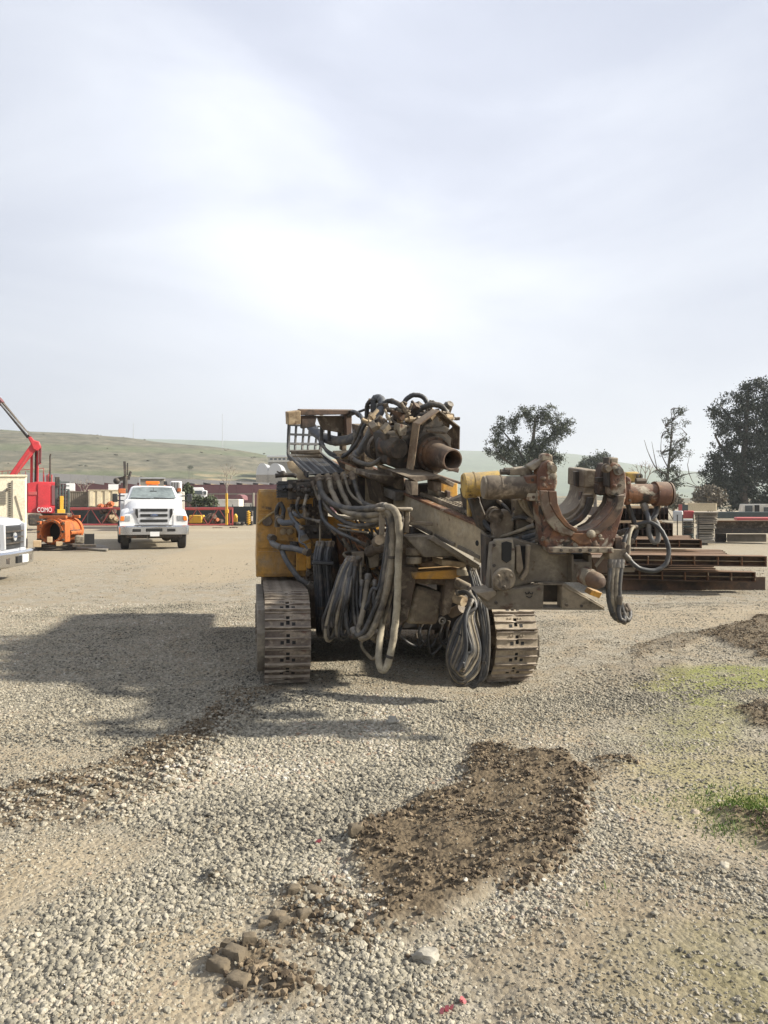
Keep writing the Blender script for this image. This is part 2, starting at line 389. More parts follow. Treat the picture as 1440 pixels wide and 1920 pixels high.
def leafmat(name, a, b):
    m, n, l, bs = nmat(name)
    ge = n.new('ShaderNodeNewGeometry')
    rp = n.new('ShaderNodeValToRGB'); rp.color_ramp.elements[0].color = (*a, 1); rp.color_ramp.elements[1].color = (*b, 1)
    l.new(ge.outputs['Random Per Island'], rp.inputs[0]); l.new(rp.outputs[0], bs.inputs['Base Color'])
    bs.inputs['Roughness'].default_value = 0.6; bs.inputs['Specular IOR Level'].default_value = 0.25
    return m
MT_['leaf'] = leafmat('eucalyptus_leaf', (0.030, 0.040, 0.026), (0.10, 0.115, 0.07))
MT_['leafdark'] = leafmat('dark_leaf', (0.02, 0.028, 0.022), (0.068, 0.08, 0.06))
MT_['leafshrub'] = leafmat('shrub_leaf', (0.04, 0.055, 0.03), (0.11, 0.125, 0.07))
MT_['leafdry'] = leafmat('dry_brush', (0.10, 0.09, 0.065), (0.21, 0.18, 0.135))
MT_['grass'] = leafmat('grass_blade', (0.07, 0.13, 0.025), (0.17, 0.24, 0.06))
# ------------------------------------------------------------------ ground maths (numpy)
def _h(ix, iy, s):
    n = (ix.astype(np.int64) * 374761393 + iy.astype(np.int64) * 668265263 + s * 974711) & 0x7fffffff
    n = ((n ^ (n >> 13)) * 1274126177) & 0x7fffffff
    return ((n ^ (n >> 16)) & 0xffff) / 65535.0
def vnoise(x, y, s=0):
    ix = np.floor(x); iy = np.floor(y); fx = x - ix; fy = y - iy
    fx = fx * fx * (3 - 2 * fx); fy = fy * fy * (3 - 2 * fy)
    a = _h(ix, iy, s); b = _h(ix + 1, iy, s); c = _h(ix, iy + 1, s); d = _h(ix + 1, iy + 1, s)
    return (a + (b - a) * fx) * (1 - fy) + (c + (d - c) * fx) * fy
def fbm(x, y, sc, oc=4, s=0):
    t = 0; amp = 0.5; tot = 0
    for k in range(oc):
        t = t + amp * vnoise(x * sc, y * sc, s + k * 17); tot += amp; amp *= 0.55; sc *= 2.1
    return t / tot
def sstep(a, b, x):
    t = np.clip((x - a) / (b - a), 0, 1); return t * t * (3 - 2 * t)
def sdf(poly, x, y):
    """signed distance to a polygon, positive inside"""
    q = [(G(*p).x, G(*p).y) for p in poly]; n = len(q)
    dmin = np.full(x.shape, 1e9); ins = np.zeros(x.shape, bool)
    for i in range(n):
        ax, ay = q[i]; bx, by = q[(i + 1) % n]
        ex, ey = bx - ax, by - ay; wx, wy = x - ax, y - ay
        t = np.clip((wx * ex + wy * ey) / (ex * ex + ey * ey + 1e-12), 0, 1)
        dmin = np.minimum(dmin, np.hypot(wx - ex * t, wy - ey * t))
        c = ((ay > y) != (by > y)) & (x < (bx - ax) * (y - ay) / (by - ay + 1e-12) + ax)
        ins ^= c
    return np.where(ins, dmin, -dmin)
def region(polys, x, y, soft, nz, sc, s):
    n1 = (fbm(x, y, sc, 4, s) - 0.5) * 2 * nz
    m = np.zeros(x.shape)
    for p in polys:
        w = 1.0
        if isinstance(p, tuple): p, w = p
        m = np.maximum(m, w * sstep(-soft, soft, sdf(p, x, y) + n1))
    return m
# outlines of what lies on the ground, photo pixels projected to the ground plane
DIRT = [([(885, 1398), (1075, 1412), (1100, 1480), (1085, 1560), (1030, 1640), (930, 1690), (840, 1745), (700, 1745), (655, 1640), (650, 1580), (760, 1530), (850, 1470)], 1.0),
        ([(-150, 1570), (0, 1505), (60, 1470), (200, 1432), (300, 1388), (370, 1355), (415, 1300), (520, 1290), (460, 1350), (430, 1420), (340, 1480), (240, 1530), (80, 1562)], 0.68),
        ([(210, 1440), (290, 1402), (360, 1378), (405, 1330), (425, 1345), (400, 1410), (330, 1445), (240, 1458)], 0.9),
        ([(590, 1660), (660, 1640), (740, 1745), (700, 1800), (560, 1830), (480, 1800), (520, 1740)], 0.5),
        ([(0, 1500), (50, 1478), (150, 1470), (240, 1490), (215, 1520), (120, 1535), (0, 1550)], 0.85),
        ([(480, 1310), (540, 1290), (660, 1320), (720, 1345), (640, 1330), (520, 1330)], 0.35),
        ([(540, 1690), (590, 1660), (680, 1700), (720, 1780), (620, 1800), (545, 1770)], 0.72),
        ([(400, 1800), (500, 1775), (590, 1800), (600, 1880), (490, 1890), (400, 1850)], 0.8),
        ([(1310, 1190), (1440, 1150), (1560, 1160), (1560, 1260), (1440, 1240), (1380, 1215)], 0.9),
        ([(1180, 1215), (1300, 1185), (1330, 1195), (1260, 1225), (1190, 1235)], 0.6),
        ([(1370, 1330), (1460, 1305), (1560, 1310), (1560, 1380), (1400, 1365)], 0.85),
        ([(1365, 1528), (1440, 1522), (1560, 1560), (1560, 1640), (1430, 1580)], 1.0),
        ([(1090, 1420), (1200, 1410), (1230, 1440), (1110, 1450)], 0.5),
        ([(300, 1555), (420, 1530), (430, 1545), (330, 1580)], 0.35),
        ([(900, 1800), (1080, 1650), (1200, 1600), (1500, 1640), (1600, 1760), (1500, 2000), (950, 2000)], 0.30),
        ([(1130, 1240), (1300, 1230), (1290, 1280), (1150, 1290)], 0.28),
        ([(385, 1640), (415, 1640), (420, 1655), (390, 1660)], 0.9),
        ([(480, 1640), (560, 1660), (600, 1640), (560, 1690)], 0.35)]
SAND = [([(-100, 1590), (150, 1560), (245, 1560), (230, 1620), (110, 1690), (-100, 1770)], 0.9),
        ([(230, 1760), (430, 1720), (520, 1700), (420, 1780), (400, 1880), (300, 2000), (150, 2000)], 0.8),
        ([(700, 1330), (870, 1310), (1110, 1330), (1120, 1400), (900, 1395), (780, 1420)], 0.75),
        ([(1110, 1420), (1380, 1400), (1600, 1460), (1600, 1600), (1250, 1600), (1120, 1560)], 0.75),
        ([(1120, 1620), (1250, 1600), (1330, 1700), (1250, 1850), (900, 1950), (880, 1800), (1000, 1720)], 0.55),
        ([(0, 1330), (250, 1340), (270, 1400), (180, 1440), (0, 1460), (-300, 1400)], 0.6),
        ([(300, 1040), (480, 1010), (480, 1090), (250, 1100)], 0.8),
        ([(1000, 1150), (1440, 1130), (1900, 1140), (1900, 1160), (1100, 1180)], 0.7)]
MOSS = [([(1220, 1270), (1330, 1240), (1600, 1235), (1600, 1300), (1350, 1320), (1240, 1310)], 0.9),
        ([(1150, 1310), (1320, 1300), (1420, 1335), (1330, 1420), (1200, 1410)], 0.5),
        ([(1340, 1490), (1600, 1470), (1600, 1570), (1400, 1560)], 0.9),
        ([(1230, 1420), (1600, 1390), (1600, 1560), (1300, 1540)], 0.4),
        ([(1250, 1750), (1600, 1700), (1600, 2000), (1300, 2000)], 0.35)]
COARSE = [([(-700, 1150), (480, 1130), (480, 1290), (400, 1330), (270, 1400), (-700, 1420)], 0.6),
          ([(420, 1325), (560, 1300), (900, 1300), (870, 1440), (760, 1500), (640, 1570), (660, 1650), (740, 1750), (840, 1790), (800, 2100), (600, 2100), (620, 1850), (520, 1700), (250, 1760), (0, 2000), (-300, 2100), (-300, 1760), (0, 1780), (250, 1640), (300, 1570), (200, 1540), (-200, 1570), (-200, 1530), (250, 1450)], 1.0),
          ([(820, 1340), (1090, 1250), (1440, 1290), (1300, 1310), (1100, 1360), (900, 1380)], 0.55),
          ([(1090, 1480), (1180, 1560), (1130, 1640), (1000, 1720), (860, 1790), (840, 1900), (1040, 2100), (780, 2100), (830, 1760), (1050, 1660)], 0.8),
          ([(1130, 1560), (1300, 1620), (1600, 1680), (1600, 1760), (1200, 1700)], 0.6)]
def masks(x, y):
    dirt = region(DIRT, x, y, 0.07, 0.16, 3.0, 1)
    sand = region(SAND, x, y, 0.18, 0.28, 1.7, 2)
    moss = region(MOSS, x, y, 0.25, 0.5, 1.6, 3)
    coarse = region(COARSE, x, y, 0.14, 0.22, 2.0, 4)
    return dirt, sand, moss, coarse
def gz_base(x, y):
    z = (fbm(x, y, 0.45, 3, 9) - 0.5) * 0.05 * sstep(1.2, 3.0, np.abs(y))
    d = np.hypot((x - 1.25) / 1.0, (y - 7.6) / 2.0)
    far = sstep(25, 60, np.hypot(x, y))
    z = z - 0.075 * np.exp(-d * d * 0.8)
    e = np.hypot((x + 0.9), (y - 7.4) / 2.0); z = z * (1 - np.exp(-e * e * 1.2))
    return z * (1 - far)
def gz(x, y, dirt=None):
    z = gz_base(x, y)
    if dirt is None: dirt = region(DIRT, x, y, 0.07, 0.16, 3.0, 1)
    ridges = 0.5 + 0.5 * np.sin((x * 0.50 + y * 0.85) * 2 * math.pi / 0.095 + 2.0 * fbm(x, y, 1.2, 2, 31))
    z = z + dirt * (0.022 + 0.055 * (fbm(x, y, 7.0, 2, 12) - 0.4) + 0.026 * ridges)
    z = z + 0.02 * (fbm(x, y, 4.0, 2, 21) - 0.5)
    return z

def axis_steps(fine0, fine1, step, far0, far1, g=1.18):
    c = list(np.arange(fine0, fine1 + 1e-6, step))
    s = step; v = c[-1]
    while v < far1: s *= g; v += s; c.append(v)
    s = step; v = c[0]; lo = []
    while v > far0: s *= g; v -= s; lo.append(v)
    return np.array(lo[::-1] + c)
gx = axis_steps(-4.6, 4.6, 0.028, -5200, 5200)
gy = axis_steps(2.0, 9.5, 0.028, -5200, 5200)
XX, YY = np.meshgrid(gx, gy)
fx, fy = XX.ravel(), YY.ravel()
gd_, gs_, gm_, gc_ = masks(fx, fy)
ZZ = gz(fx, fy, gd_)
ZZ = np.where(np.hypot(fx, fy) > 60, 0, ZZ)
nx, ny = len(gx), len(gy)
me = bpy.data.meshes.new('ground')
verts = np.stack([fx, fy, ZZ], 1).astype(np.float32)
i0 = (np.arange(ny - 1)[:, None] * nx + np.arange(nx - 1)[None, :]).ravel()
quads = np.stack([i0, i0 + 1, i0 + nx + 1, i0 + nx], 1).astype(np.int32)
me.vertices.add(len(verts)); me.vertices.foreach_set('co', verts.ravel())
me.loops.add(quads.size); me.loops.foreach_set('vertex_index', quads.ravel())
me.polygons.add(len(quads)); me.polygons.foreach_set('loop_start', np.arange(0, quads.size, 4, dtype=np.int32))
me.update(calc_edges=True)
ca = me.attributes.new('cover', 'FLOAT_COLOR', 'POINT')
ca.data.foreach_set('color', np.stack([gd_, gs_, gm_, gc_], 1).astype(np.float32).ravel())
me.shade_smooth()
ground = bpy.data.objects.new('ground', me); COL.objects.link(ground); ground['kind'] = 'structure'

def ground_material():
    m, n, l, b = nmat('ground_gravel_dirt')
    at = n.new('ShaderNodeAttribute'); at.attribute_name = 'cover'
    sp = n.new('ShaderNodeSeparateColor'); l.new(at.outputs['Color'], sp.inputs[0])
    tc = n.new('ShaderNodeTexCoord'); vec = tc.outputs['Object']
    def noise(sc, det=6, ro=0.6):
        q = n.new('ShaderNodeTexNoise'); q.inputs['Scale'].default_value = sc; q.inputs['Detail'].default_value = det; q.inputs['Roughness'].default_value = ro
        l.new(vec, q.inputs['Vector']); return q.outputs[0]
    def rng(s, a, c, lo=0.0, hi=1.0):
        q = n.new('ShaderNodeMapRange'); q.inputs['From Min'].default_value = a; q.inputs['From Max'].default_value = c; q.inputs['To Min'].default_value = lo; q.inputs['To Max'].default_value = hi
        l.new(s, q.inputs[0]); return q.outputs[0]
    def mix(f, a, c):
        q = n.new('ShaderNodeMix'); q.data_type = 'RGBA'
        if hasattr(f, 'links'): l.new(f, q.inputs[0])
        else: q.inputs[0].default_value = f
        for s, k in ((a, 6), (c, 7)):
            if isinstance(s, tuple): q.inputs[k].default_value = (*s, 1)
            else: l.new(s, q.inputs[k])
        return q.outputs[2]
    def mul(a, c):
        q = n.new('ShaderNodeMath'); q.operation = 'MULTIPLY'
        l.new(a, q.inputs[0])
        if hasattr(c, 'links'): l.new(c, q.inputs[1])
        else: q.inputs[1].default_value = c
        return q.outputs[0]
    vor = n.new('ShaderNodeTexVoronoi'); vor.inputs['Scale'].default_value = 42; l.new(vec, vor.inputs['Vector'])
    vor2 = n.new('ShaderNodeTexVoronoi'); vor2.inputs['Scale'].default_value = 95; l.new(vec, vor2.inputs['Vector'])
    cr = n.new('ShaderNodeValToRGB')
    e = cr.color_ramp.elements; e[0].position = 0.0; e[0].color = (0.155, 0.14, 0.11, 1); e[1].position = 1.0; e[1].color = (0.46, 0.425, 0.35, 1)
    x = cr.color_ramp.elements.new(0.45); x.color = (0.27, 0.245, 0.195, 1)
    bw = n.new('ShaderNodeSeparateColor'); l.new(vor.outputs['Color'], bw.inputs[0]); l.new(bw.outputs[0], cr.inputs[0])
    cr2 = n.new('ShaderNodeValToRGB')
    e = cr2.color_ramp.elements; e[0].color = (0.19, 0.165, 0.125, 1); e[1].color = (0.40, 0.365, 0.29, 1)
    bw2 = n.new('ShaderNodeSeparateColor'); l.new(vor2.outputs['Color'], bw2.inputs[0]); l.new(bw2.outputs[0], cr2.inputs[0])
    gravel = mix(0.45, cr.outputs[0], cr2.outputs[0])
    big = noise(0.7, 5); mid = noise(3.2, 6); fine = noise(40, 6, 0.7); vbig = noise(0.12, 4)
    fines = mix(rng(fine, 0.35, 0.65), (0.21, 0.17, 0.115), (0.35, 0.297, 0.215))
    base = mix(rng(mid, 0.42, 0.62), gravel, fines)
    sandc = mix(rng(fine, 0.3, 0.7), (0.28, 0.222, 0.145), (0.40, 0.335, 0.235))
    base = mix(mul(sp.outputs[1], 0.85), base, sandc)
    base = mix(rng(vbig, 0.45, 0.7, 0, 0.35), base, (0.36, 0.30, 0.215))
    # dry tan wheel-worn yard surface farther back
    cx_ = n.new('ShaderNodeSeparateXYZ'); l.new(vec, cx_.inputs[0])
    stre = n.new('ShaderNodeMapping'); stre.inputs['Scale'].default_value = (0.05, 0.35, 1); l.new(vec, stre.inputs[0])
    sn = n.new('ShaderNodeTexNoise'); sn.inputs['Scale'].default_value = 1.0; sn.inputs['Detail'].default_value = 5; l.new(stre.outputs[0], sn.inputs['Vector'])
    yard = mix(rng(sn.outputs[0], 0.4, 0.62), (0.35, 0.285, 0.19), (0.44, 0.375, 0.27))
    yard = mix(0.35, yard, gravel)
    base = mix(rng(cx_.outputs[1], 14, 50, 0, 0.75), base, yard)
    mossc = mix(rng(fine, 0.3, 0.7), (0.125, 0.15, 0.035), (0.27, 0.265, 0.085))
    mo = mul(sp.outputs[2], rng(mid, 0.33, 0.52, 0.35, 1.0))
    base = mix(mo, base, mossc)
    dirtc = mix(rng(fine, 0.3, 0.7), (0.072, 0.055, 0.037), (0.20, 0.155, 0.10))
    base = mix(sp.outputs[0], base, dirtc)
    dim = n.new('ShaderNodeVectorMath'); dim.operation = 'SCALE'; dim.inputs['Scale'].default_value = 0.93; l.new(base, dim.inputs[0])
    l.new(dim.outputs[0], b.inputs['Base Color'])
    b.inputs['Roughness'].default_value = 0.95; b.inputs['Specular IOR Level'].default_value = 0.2
    inv = n.new('ShaderNodeMath'); inv.operation = 'SUBTRACT'; inv.inputs[0].default_value = 1.0; l.new(vor.outputs['Distance'], inv.inputs[1])
    ad = n.new('ShaderNodeMath'); ad.operation = 'ADD'; l.new(inv.outputs[0], ad.inputs[0]); l.new(fine, ad.inputs[1])
    bp = n.new('ShaderNodeBump'); bp.inputs['Strength'].default_value = 0.8; bp.inputs['Distance'].default_value = 0.012
    l.new(ad.outputs[0], bp.inputs['Height']); l.new(bp.outputs[0], b.inputs['Normal'])
    return m
me.materials.append(ground_material())

# ------------------------------------------------------------------ loose gravel and clods: points that carry stones
def stone_material(name, ramp, rough=0.9, var=0.25, gain=1.0):
    m, n, l, b = nmat(name)
    at = n.new('ShaderNodeAttribute'); at.attribute_type = 'INSTANCER'; at.attribute_name = 'tone'
    cr = n.new('ShaderNodeValToRGB')
    els = cr.color_ramp.elements
    while len(els) < len(ramp): els.new(0.5)
    for e, (p, c) in zip(els, ramp): e.position = p; e.color = (*c, 1)
    l.new(at.outputs['Fac'], cr.inputs[0])
    tc = n.new('ShaderNodeTexCoord'); ns = n.new('ShaderNodeTexNoise'); ns.inputs['Scale'].default_value = 3.0; ns.inputs['Detail'].default_value = 5
    l.new(tc.outputs['Object'], ns.inputs['Vector'])
    mr = n.new('ShaderNodeMapRange'); mr.inputs['From Min'].default_value = 0.3; mr.inputs['From Max'].default_value = 0.7; mr.inputs['To Min'].default_value = (1 - var) * gain; mr.inputs['To Max'].default_value = (1 + var) * gain
    l.new(ns.outputs[0], mr.inputs[0])
    vm = n.new('ShaderNodeVectorMath'); vm.operation = 'SCALE'; l.new(cr.outputs[0], vm.inputs[0]); l.new(mr.outputs[0], vm.inputs['Scale'])
    l.new(vm.outputs[0], b.inputs['Base Color']); b.inputs['Roughness'].default_value = rough; b.inputs['Specular IOR Level'].default_value = 0.3
    return m

def scatter(name, pts, scl, rot, tone, mat, rough_amt, label, cat, sub=3, smooth=True):
    me = bpy.data.meshes.new(name); n = len(pts)
    me.vertices.add(n); me.vertices.foreach_set('co', pts.astype(np.float32).ravel())
    for nm, arr in (('scl', scl), ('rot', rot)):
        a = me.attributes.new(nm, 'FLOAT_VECTOR', 'POINT'); a.data.foreach_set('vector', arr.astype(np.float32).ravel())
    a = me.attributes.new('tone', 'FLOAT', 'POINT'); a.data.foreach_set('value', tone.astype(np.float32))
    a = me.attributes.new('pick', 'INT', 'POINT'); a.data.foreach_set('value', RNG.integers(0, 7, n).astype(np.int32))
    o = bpy.data.objects.new(name, me); COL.objects.link(o); me.materials.append(mat)
    ng = bpy.data.node_groups.new(name + '_nodes', 'GeometryNodeTree')
    ng.interface.new_socket('Geometry', in_out='INPUT', socket_type='NodeSocketGeometry')
    ng.interface.new_socket('Geometry', in_out='OUTPUT', socket_type='NodeSocketGeometry')
    N, L = ng.nodes, ng.links
    gi = N.new('NodeGroupInput'); go = N.new('NodeGroupOutput')
    g2i = N.new('GeometryNodeGeometryToInstance')
    for k in range(7):
        ico = N.new('GeometryNodeMeshIcoSphere'); ico.inputs['Radius'].default_value = 1.0; ico.inputs['Subdivisions'].default_value = sub
        sp = N.new('GeometryNodeSetPosition')
        pos = N.new('GeometryNodeInputPosition'); ad = N.new('ShaderNodeVectorMath'); ad.operation = 'ADD'; ad.inputs[1].default_value = (k * 5.3, k * 2.9, k * 7.7)
        L.new(pos.outputs[0], ad.inputs[0])
        ns = N.new('ShaderNodeTexNoise'); ns.inputs['Scale'].default_value = 0.9 + 0.12 * k; ns.inputs['Detail'].default_value = 2.0
        L.new(ad.outputs[0], ns.inputs['Vector'])
        mr = N.new('ShaderNodeMapRange'); mr.inputs['To Min'].default_value = 1 - rough_amt; mr.inputs['To Max'].default_value = 1 + rough_amt
        mr.inputs['From Min'].default_value = 0.25; mr.inputs['From Max'].default_value = 0.75
        L.new(ns.outputs[0], mr.inputs[0])
        sc = N.new('ShaderNodeVectorMath'); sc.operation = 'SCALE'; L.new(pos.outputs[0], sc.inputs[0]); L.new(mr.outputs[0], sc.inputs['Scale'])
        L.new(ico.outputs['Mesh'], sp.inputs['Geometry']); L.new(sc.outputs[0], sp.inputs['Position'])
        ss = N.new('GeometryNodeSetShadeSmooth'); ss.inputs['Shade Smooth'].default_value = smooth; L.new(sp.outputs[0], ss.inputs[0])
        sm = N.new('GeometryNodeSetMaterial'); sm.inputs['Material'].default_value = mat; L.new(ss.outputs[0], sm.inputs[0])
        L.new(sm.outputs[0], g2i.inputs[0])
    iop = N.new('GeometryNodeInstanceOnPoints')
    L.new(gi.outputs[0], iop.inputs['Points']); L.new(g2i.outputs[0], iop.inputs['Instance']); iop.inputs['Pick Instance'].default_value = True
    def na(nm, ty):
        q = N.new('GeometryNodeInputNamedAttribute'); q.data_type = ty; q.inputs['Name'].default_value = nm; return q.outputs[0]
    L.new(na('pick', 'INT'), iop.inputs['Instance Index'])
    er = N.new('FunctionNodeEulerToRotation'); L.new(na('rot', 'FLOAT_VECTOR'), er.inputs[0]); L.new(er.outputs[0], iop.inputs['Rotation'])
    L.new(na('scl', 'FLOAT_VECTOR'), iop.inputs['Scale'])
    L.new(iop.outputs[0], go.inputs[0])
    md = o.modifiers.new('stones', 'NODES'); md.node_group = ng
    return tag(o, label, cat, kind='stuff')

def cand(n, d0, d1, pw=1.0):
    """candidate ground points between two distances inside a wide wedge (a little wider than the view)"""
    u = RNG.random(n)
    d = np.sqrt(d0 * d0 + u * (d1 * d1 - d0 * d0)) if pw == 1 else d0 * (d1 / d0) ** u
    ang = (RNG.random(n) - 0.5) * 2 * rad(34)
    return np.tan(ang) * d, d
def gravel_points():
    xs, ys, rs = [], [], []
    for d0, d1, n, r0, r1 in ((1.7, 3.4, 84000, 0.0043, 0.0125), (3.4, 6.4, 200000, 0.005, 0.0135), (6.4, 12.0, 240000, 0.006, 0.0145), (12.0, 22.0, 90000, 0.009, 0.018)):
        x, y = cand(n, d0, d1)
        dirt, sand, moss, coarse = masks(x, y)
        patch = fbm(x, y, 1.1, 3, 44)
        keep = np.clip(0.95 * coarse + (0.26 + 0.5 * sstep(0.40, 0.60, patch)) * (1 - coarse), 0, 1)
        keep = keep * 0.96
        keep *= (1 - 0.72 * sand * (1 - 0.6 * coarse)) * (1 - 0.93 * dirt ** 1.25) * (1 - 0.55 * moss)
        keep = keep * np.where(y > 10, np.clip(1.25 - (y - 10) / 12.0, 0, 1), 1)
        k = RNG.random(n) < keep
        x, y, c = x[k], y[k], coarse[k]
        u = RNG.random(len(x)) ** 3.4 * 1.35
        r = (r0 + (r1 - r0) * u) * (0.58 + 0.36 * c)
        xs.append(x); ys.append(y); rs.append(r)
    return np.concatenate(xs), np.concatenate(ys), np.concatenate(rs)
sx_, sy_, sr_ = gravel_points()
n_ = len(sx_)
sz_ = gz(sx_, sy_) + sr_ * np.where(RNG.random(n_) < 0.45, -0.12, 0.16)
scl = np.stack([sr_ * RNG.uniform(0.85, 1.35, n_), sr_ * RNG.uniform(0.8, 1.1, n_), sr_ * RNG.uniform(0.5, 0.85, n_)], 1)
rot = np.stack([RNG.normal(0, 0.35, n_), RNG.normal(0, 0.35, n_), RNG.uniform(0, 6.28, n_)], 1)
STONE = stone_material('gravel_stone', [(0.0, (0.075, 0.07, 0.06)), (0.12, (0.17, 0.158, 0.13)), (0.38, (0.30, 0.275, 0.215)), (0.68, (0.42, 0.38, 0.295)), (0.90, (0.53, 0.485, 0.39)), (0.965, (0.34, 0.235, 0.165)), (1.0, (0.64, 0.60, 0.52))], gain=0.72)
scatter('gravel', np.stack([sx_, sy_, sz_], 1), scl, rot, np.clip(0.08 + RNG.random(n_) ** 0.9 * 0.80 + (fbm(sx_, sy_, 1.6, 3, 71) - 0.5) * 0.7, 0, 1), STONE, 0.45, 'loose grey and tan gravel stones spread over the yard', 'gravel')
# larger scattered stones
x, y = cand(700, 2.0, 9.0); r = RNG.uniform(0.010, 0.019, 700)
d_, s_, m_, c_ = masks(x, y); k = RNG.random(700) < 0.6 * (1 - d_ * 0.92)
x, y, r = x[k], y[k], r[k]; n_ = len(x)
# dark earth clods
x2, y2 = cand(330000, 2.0, 10.5)
d2 = region(DIRT, x2, y2, 0.07, 0.16, 3.0, 1)
patch = fbm(x2, y2, 5.0, 3, 55)
k = RNG.random(len(x2)) < np.clip((d2 - 0.42) / 0.5, 0, 1) * sstep(0.22, 0.62, patch)
x2, y2 = x2[k], y2[k]; n2 = len(x2)
r2 = 0.003 + 0.0085 * RNG.random(n2) ** 3
# ridge of bigger clods squeezed out along the patch edges
ex, ey = [], []
for line, nn, sp in (([(1085, 1430), (1095, 1500), (1080, 1560), (1030, 1630), (950, 1670)], 520, 0.035), ([(655, 1580), (700, 1560), (770, 1530)], 160, 0.03), ([(860, 1470), (900, 1405), (960, 1400)], 90, 0.03), ([(40, 1485), (150, 1475), (230, 1490)], 110, 0.03), ([(200, 1440), (290, 1405), (370, 1370), (420, 1320)], 240, 0.05), ([(420, 1850), (500, 1850), (580, 1860)], 160, 0.05), ([(540, 1740), (620, 1720), (700, 1770)], 160, 0.06), ([(1120, 1425), (1200, 1430)], 60, 0.03)):
    q = [G(*p) for p in line]; seg = RNG.integers(0, len(q) - 1, nn); tt = RNG.random(nn)
    ex.append(np.array([q[s].x + (q[s + 1].x - q[s].x) * t for s, t in zip(seg, tt)]) + RNG.normal(0, sp, nn)); ey.append(np.array([q[s].y + (q[s + 1].y - q[s].y) * t for s, t in zip(seg, tt)]) + RNG.normal(0, sp, nn))
ex = np.concatenate(ex); ey = np.concatenate(ey)
x2 = np.concatenate([x2, ex]); y2 = np.concatenate([y2, ey]); r2 = np.concatenate([r2, 0.005 + 0.012 * RNG.random(len(ex)) ** 2]); n2 = len(x2)
scatter('big_gravel', np.stack([x, y, gz(x, y) + r * 0.2], 1), np.stack([r * RNG.uniform(0.9, 1.4, n_), r, r * RNG.uniform(0.5, 0.8, n_)], 1),
        np.stack([RNG.normal(0, 0.3, n_), RNG.normal(0, 0.3, n_), RNG.uniform(0, 6.28, n_)], 1), RNG.random(n_) * 0.5 + 0.45, STONE, 0.5, 'larger pale stones lying among the gravel', 'stones')
CLOD = stone_material('earth_clod', [(0.0, (0.06, 0.045, 0.031)), (0.6, (0.135, 0.103, 0.068)), (1.0, (0.25, 0.195, 0.13))], 1.0)
scatter('earth_clods', np.stack([x2, y2, gz(x2, y2) + r2 * 0.2], 1), np.stack([r2 * RNG.uniform(0.8, 1.5, n2), r2, r2 * RNG.uniform(0.5, 1.0, n2)], 1),
        np.stack([RNG.normal(0, 0.5, n2), RNG.normal(0, 0.5, n2), RNG.uniform(0, 6.28, n2)], 1), RNG.random(n2), CLOD, 0.75, 'crumbled dark brown earth dropped by the crawler tracks', 'earth', 1, False)
# cake-like lumps of earth pressed out of the tracks
lump_mat = plain('earth_lump', (0.135, 0.108, 0.073), 1.0, var=0.35, scale=25, bump=0.01)
def lump(px, py, w, d, h, rz, label):
    p = G(px, py); rng = random.Random(px * 7 + py); mb = MB(); n = 10
    for k, (s, z) in enumerate(((1.0, -0.2), (1.04, 0.35), (0.92, 0.8), (0.5, 1.0))):
        pass
    secs = []
    for s, z in ((1.10, -0.4), (1.06, 0.16), (0.97, 0.40), (0.82, 0.50), (0.35, 0.52)):
        ring_ = []
        for i in range(16):
            a = 2 * math.pi * i / 16; ca, sa = math.cos(a), math.sin(a)
            e = 1 / max(abs(ca), abs(sa)) ** 0.9 * (0.86 + 0.2 * rng.random())
            q = V((ca * w / 2 * e * s, sa * d / 2 * e * s, z * h * (0.9 + 0.2 * rng.random())))
            q.rotate(Matrix.Rotation(rz, 3, 'Z')); ring_.append(p + q)
        secs.append(ring_)
    mb.loft(secs)
    z0 = float(gz(np.array([p.x]), np.array([p.y]))[0])
    o = mb.build('earth_lump', lump_mat, None, 50); o.location.z = z0
    return tag(o, label, 'earth lump', 'pressed lumps of earth on the gravel')
for a in ((412, 1822, .085, .055, .04, -.5, 'flat brown earth lump, leftmost of the cluster at the bottom of the picture'),
          (440, 1812, .08, .05, .04, -.5, 'brown earth lump, second from the left in the bottom cluster'),
          (447, 1846, .075, .055, .035, -.4, 'brown earth lump nearest the camera in the bottom cluster'),
          (429, 1783, .05, .04, .045, -.3, 'small upright earth lump at the back of the bottom cluster'),
          (468, 1788, .05, .04, .04, .2, 'small brown earth lump at the back right of the bottom cluster'),
          (520, 1728, .06, .05, .04, -.2, 'brown earth lump at the left of the middle cluster'),
          (534, 1742, .05, .04, .035, .3, 'low brown earth lump in front of the middle cluster'),
          (497, 1735, .05, .04, .03, .1, 'small earth lump set apart left of the middle cluster'),
          (552, 1685, .05, .045, .03, .1, 'small earth lump behind the middle cluster beside pale gravel'),
          (590, 1680, .085, .05, .045, -.5, 'long brown earth lump at the top of the middle cluster'),
          (572, 1725, .055, .05, .035, .4, 'rounded brown earth lump at the right of the middle cluster'),
          (668, 1575, .07, .06, .05, .3, 'brown earth lump at the left corner of the big dirt patch')):
    lump(*a)
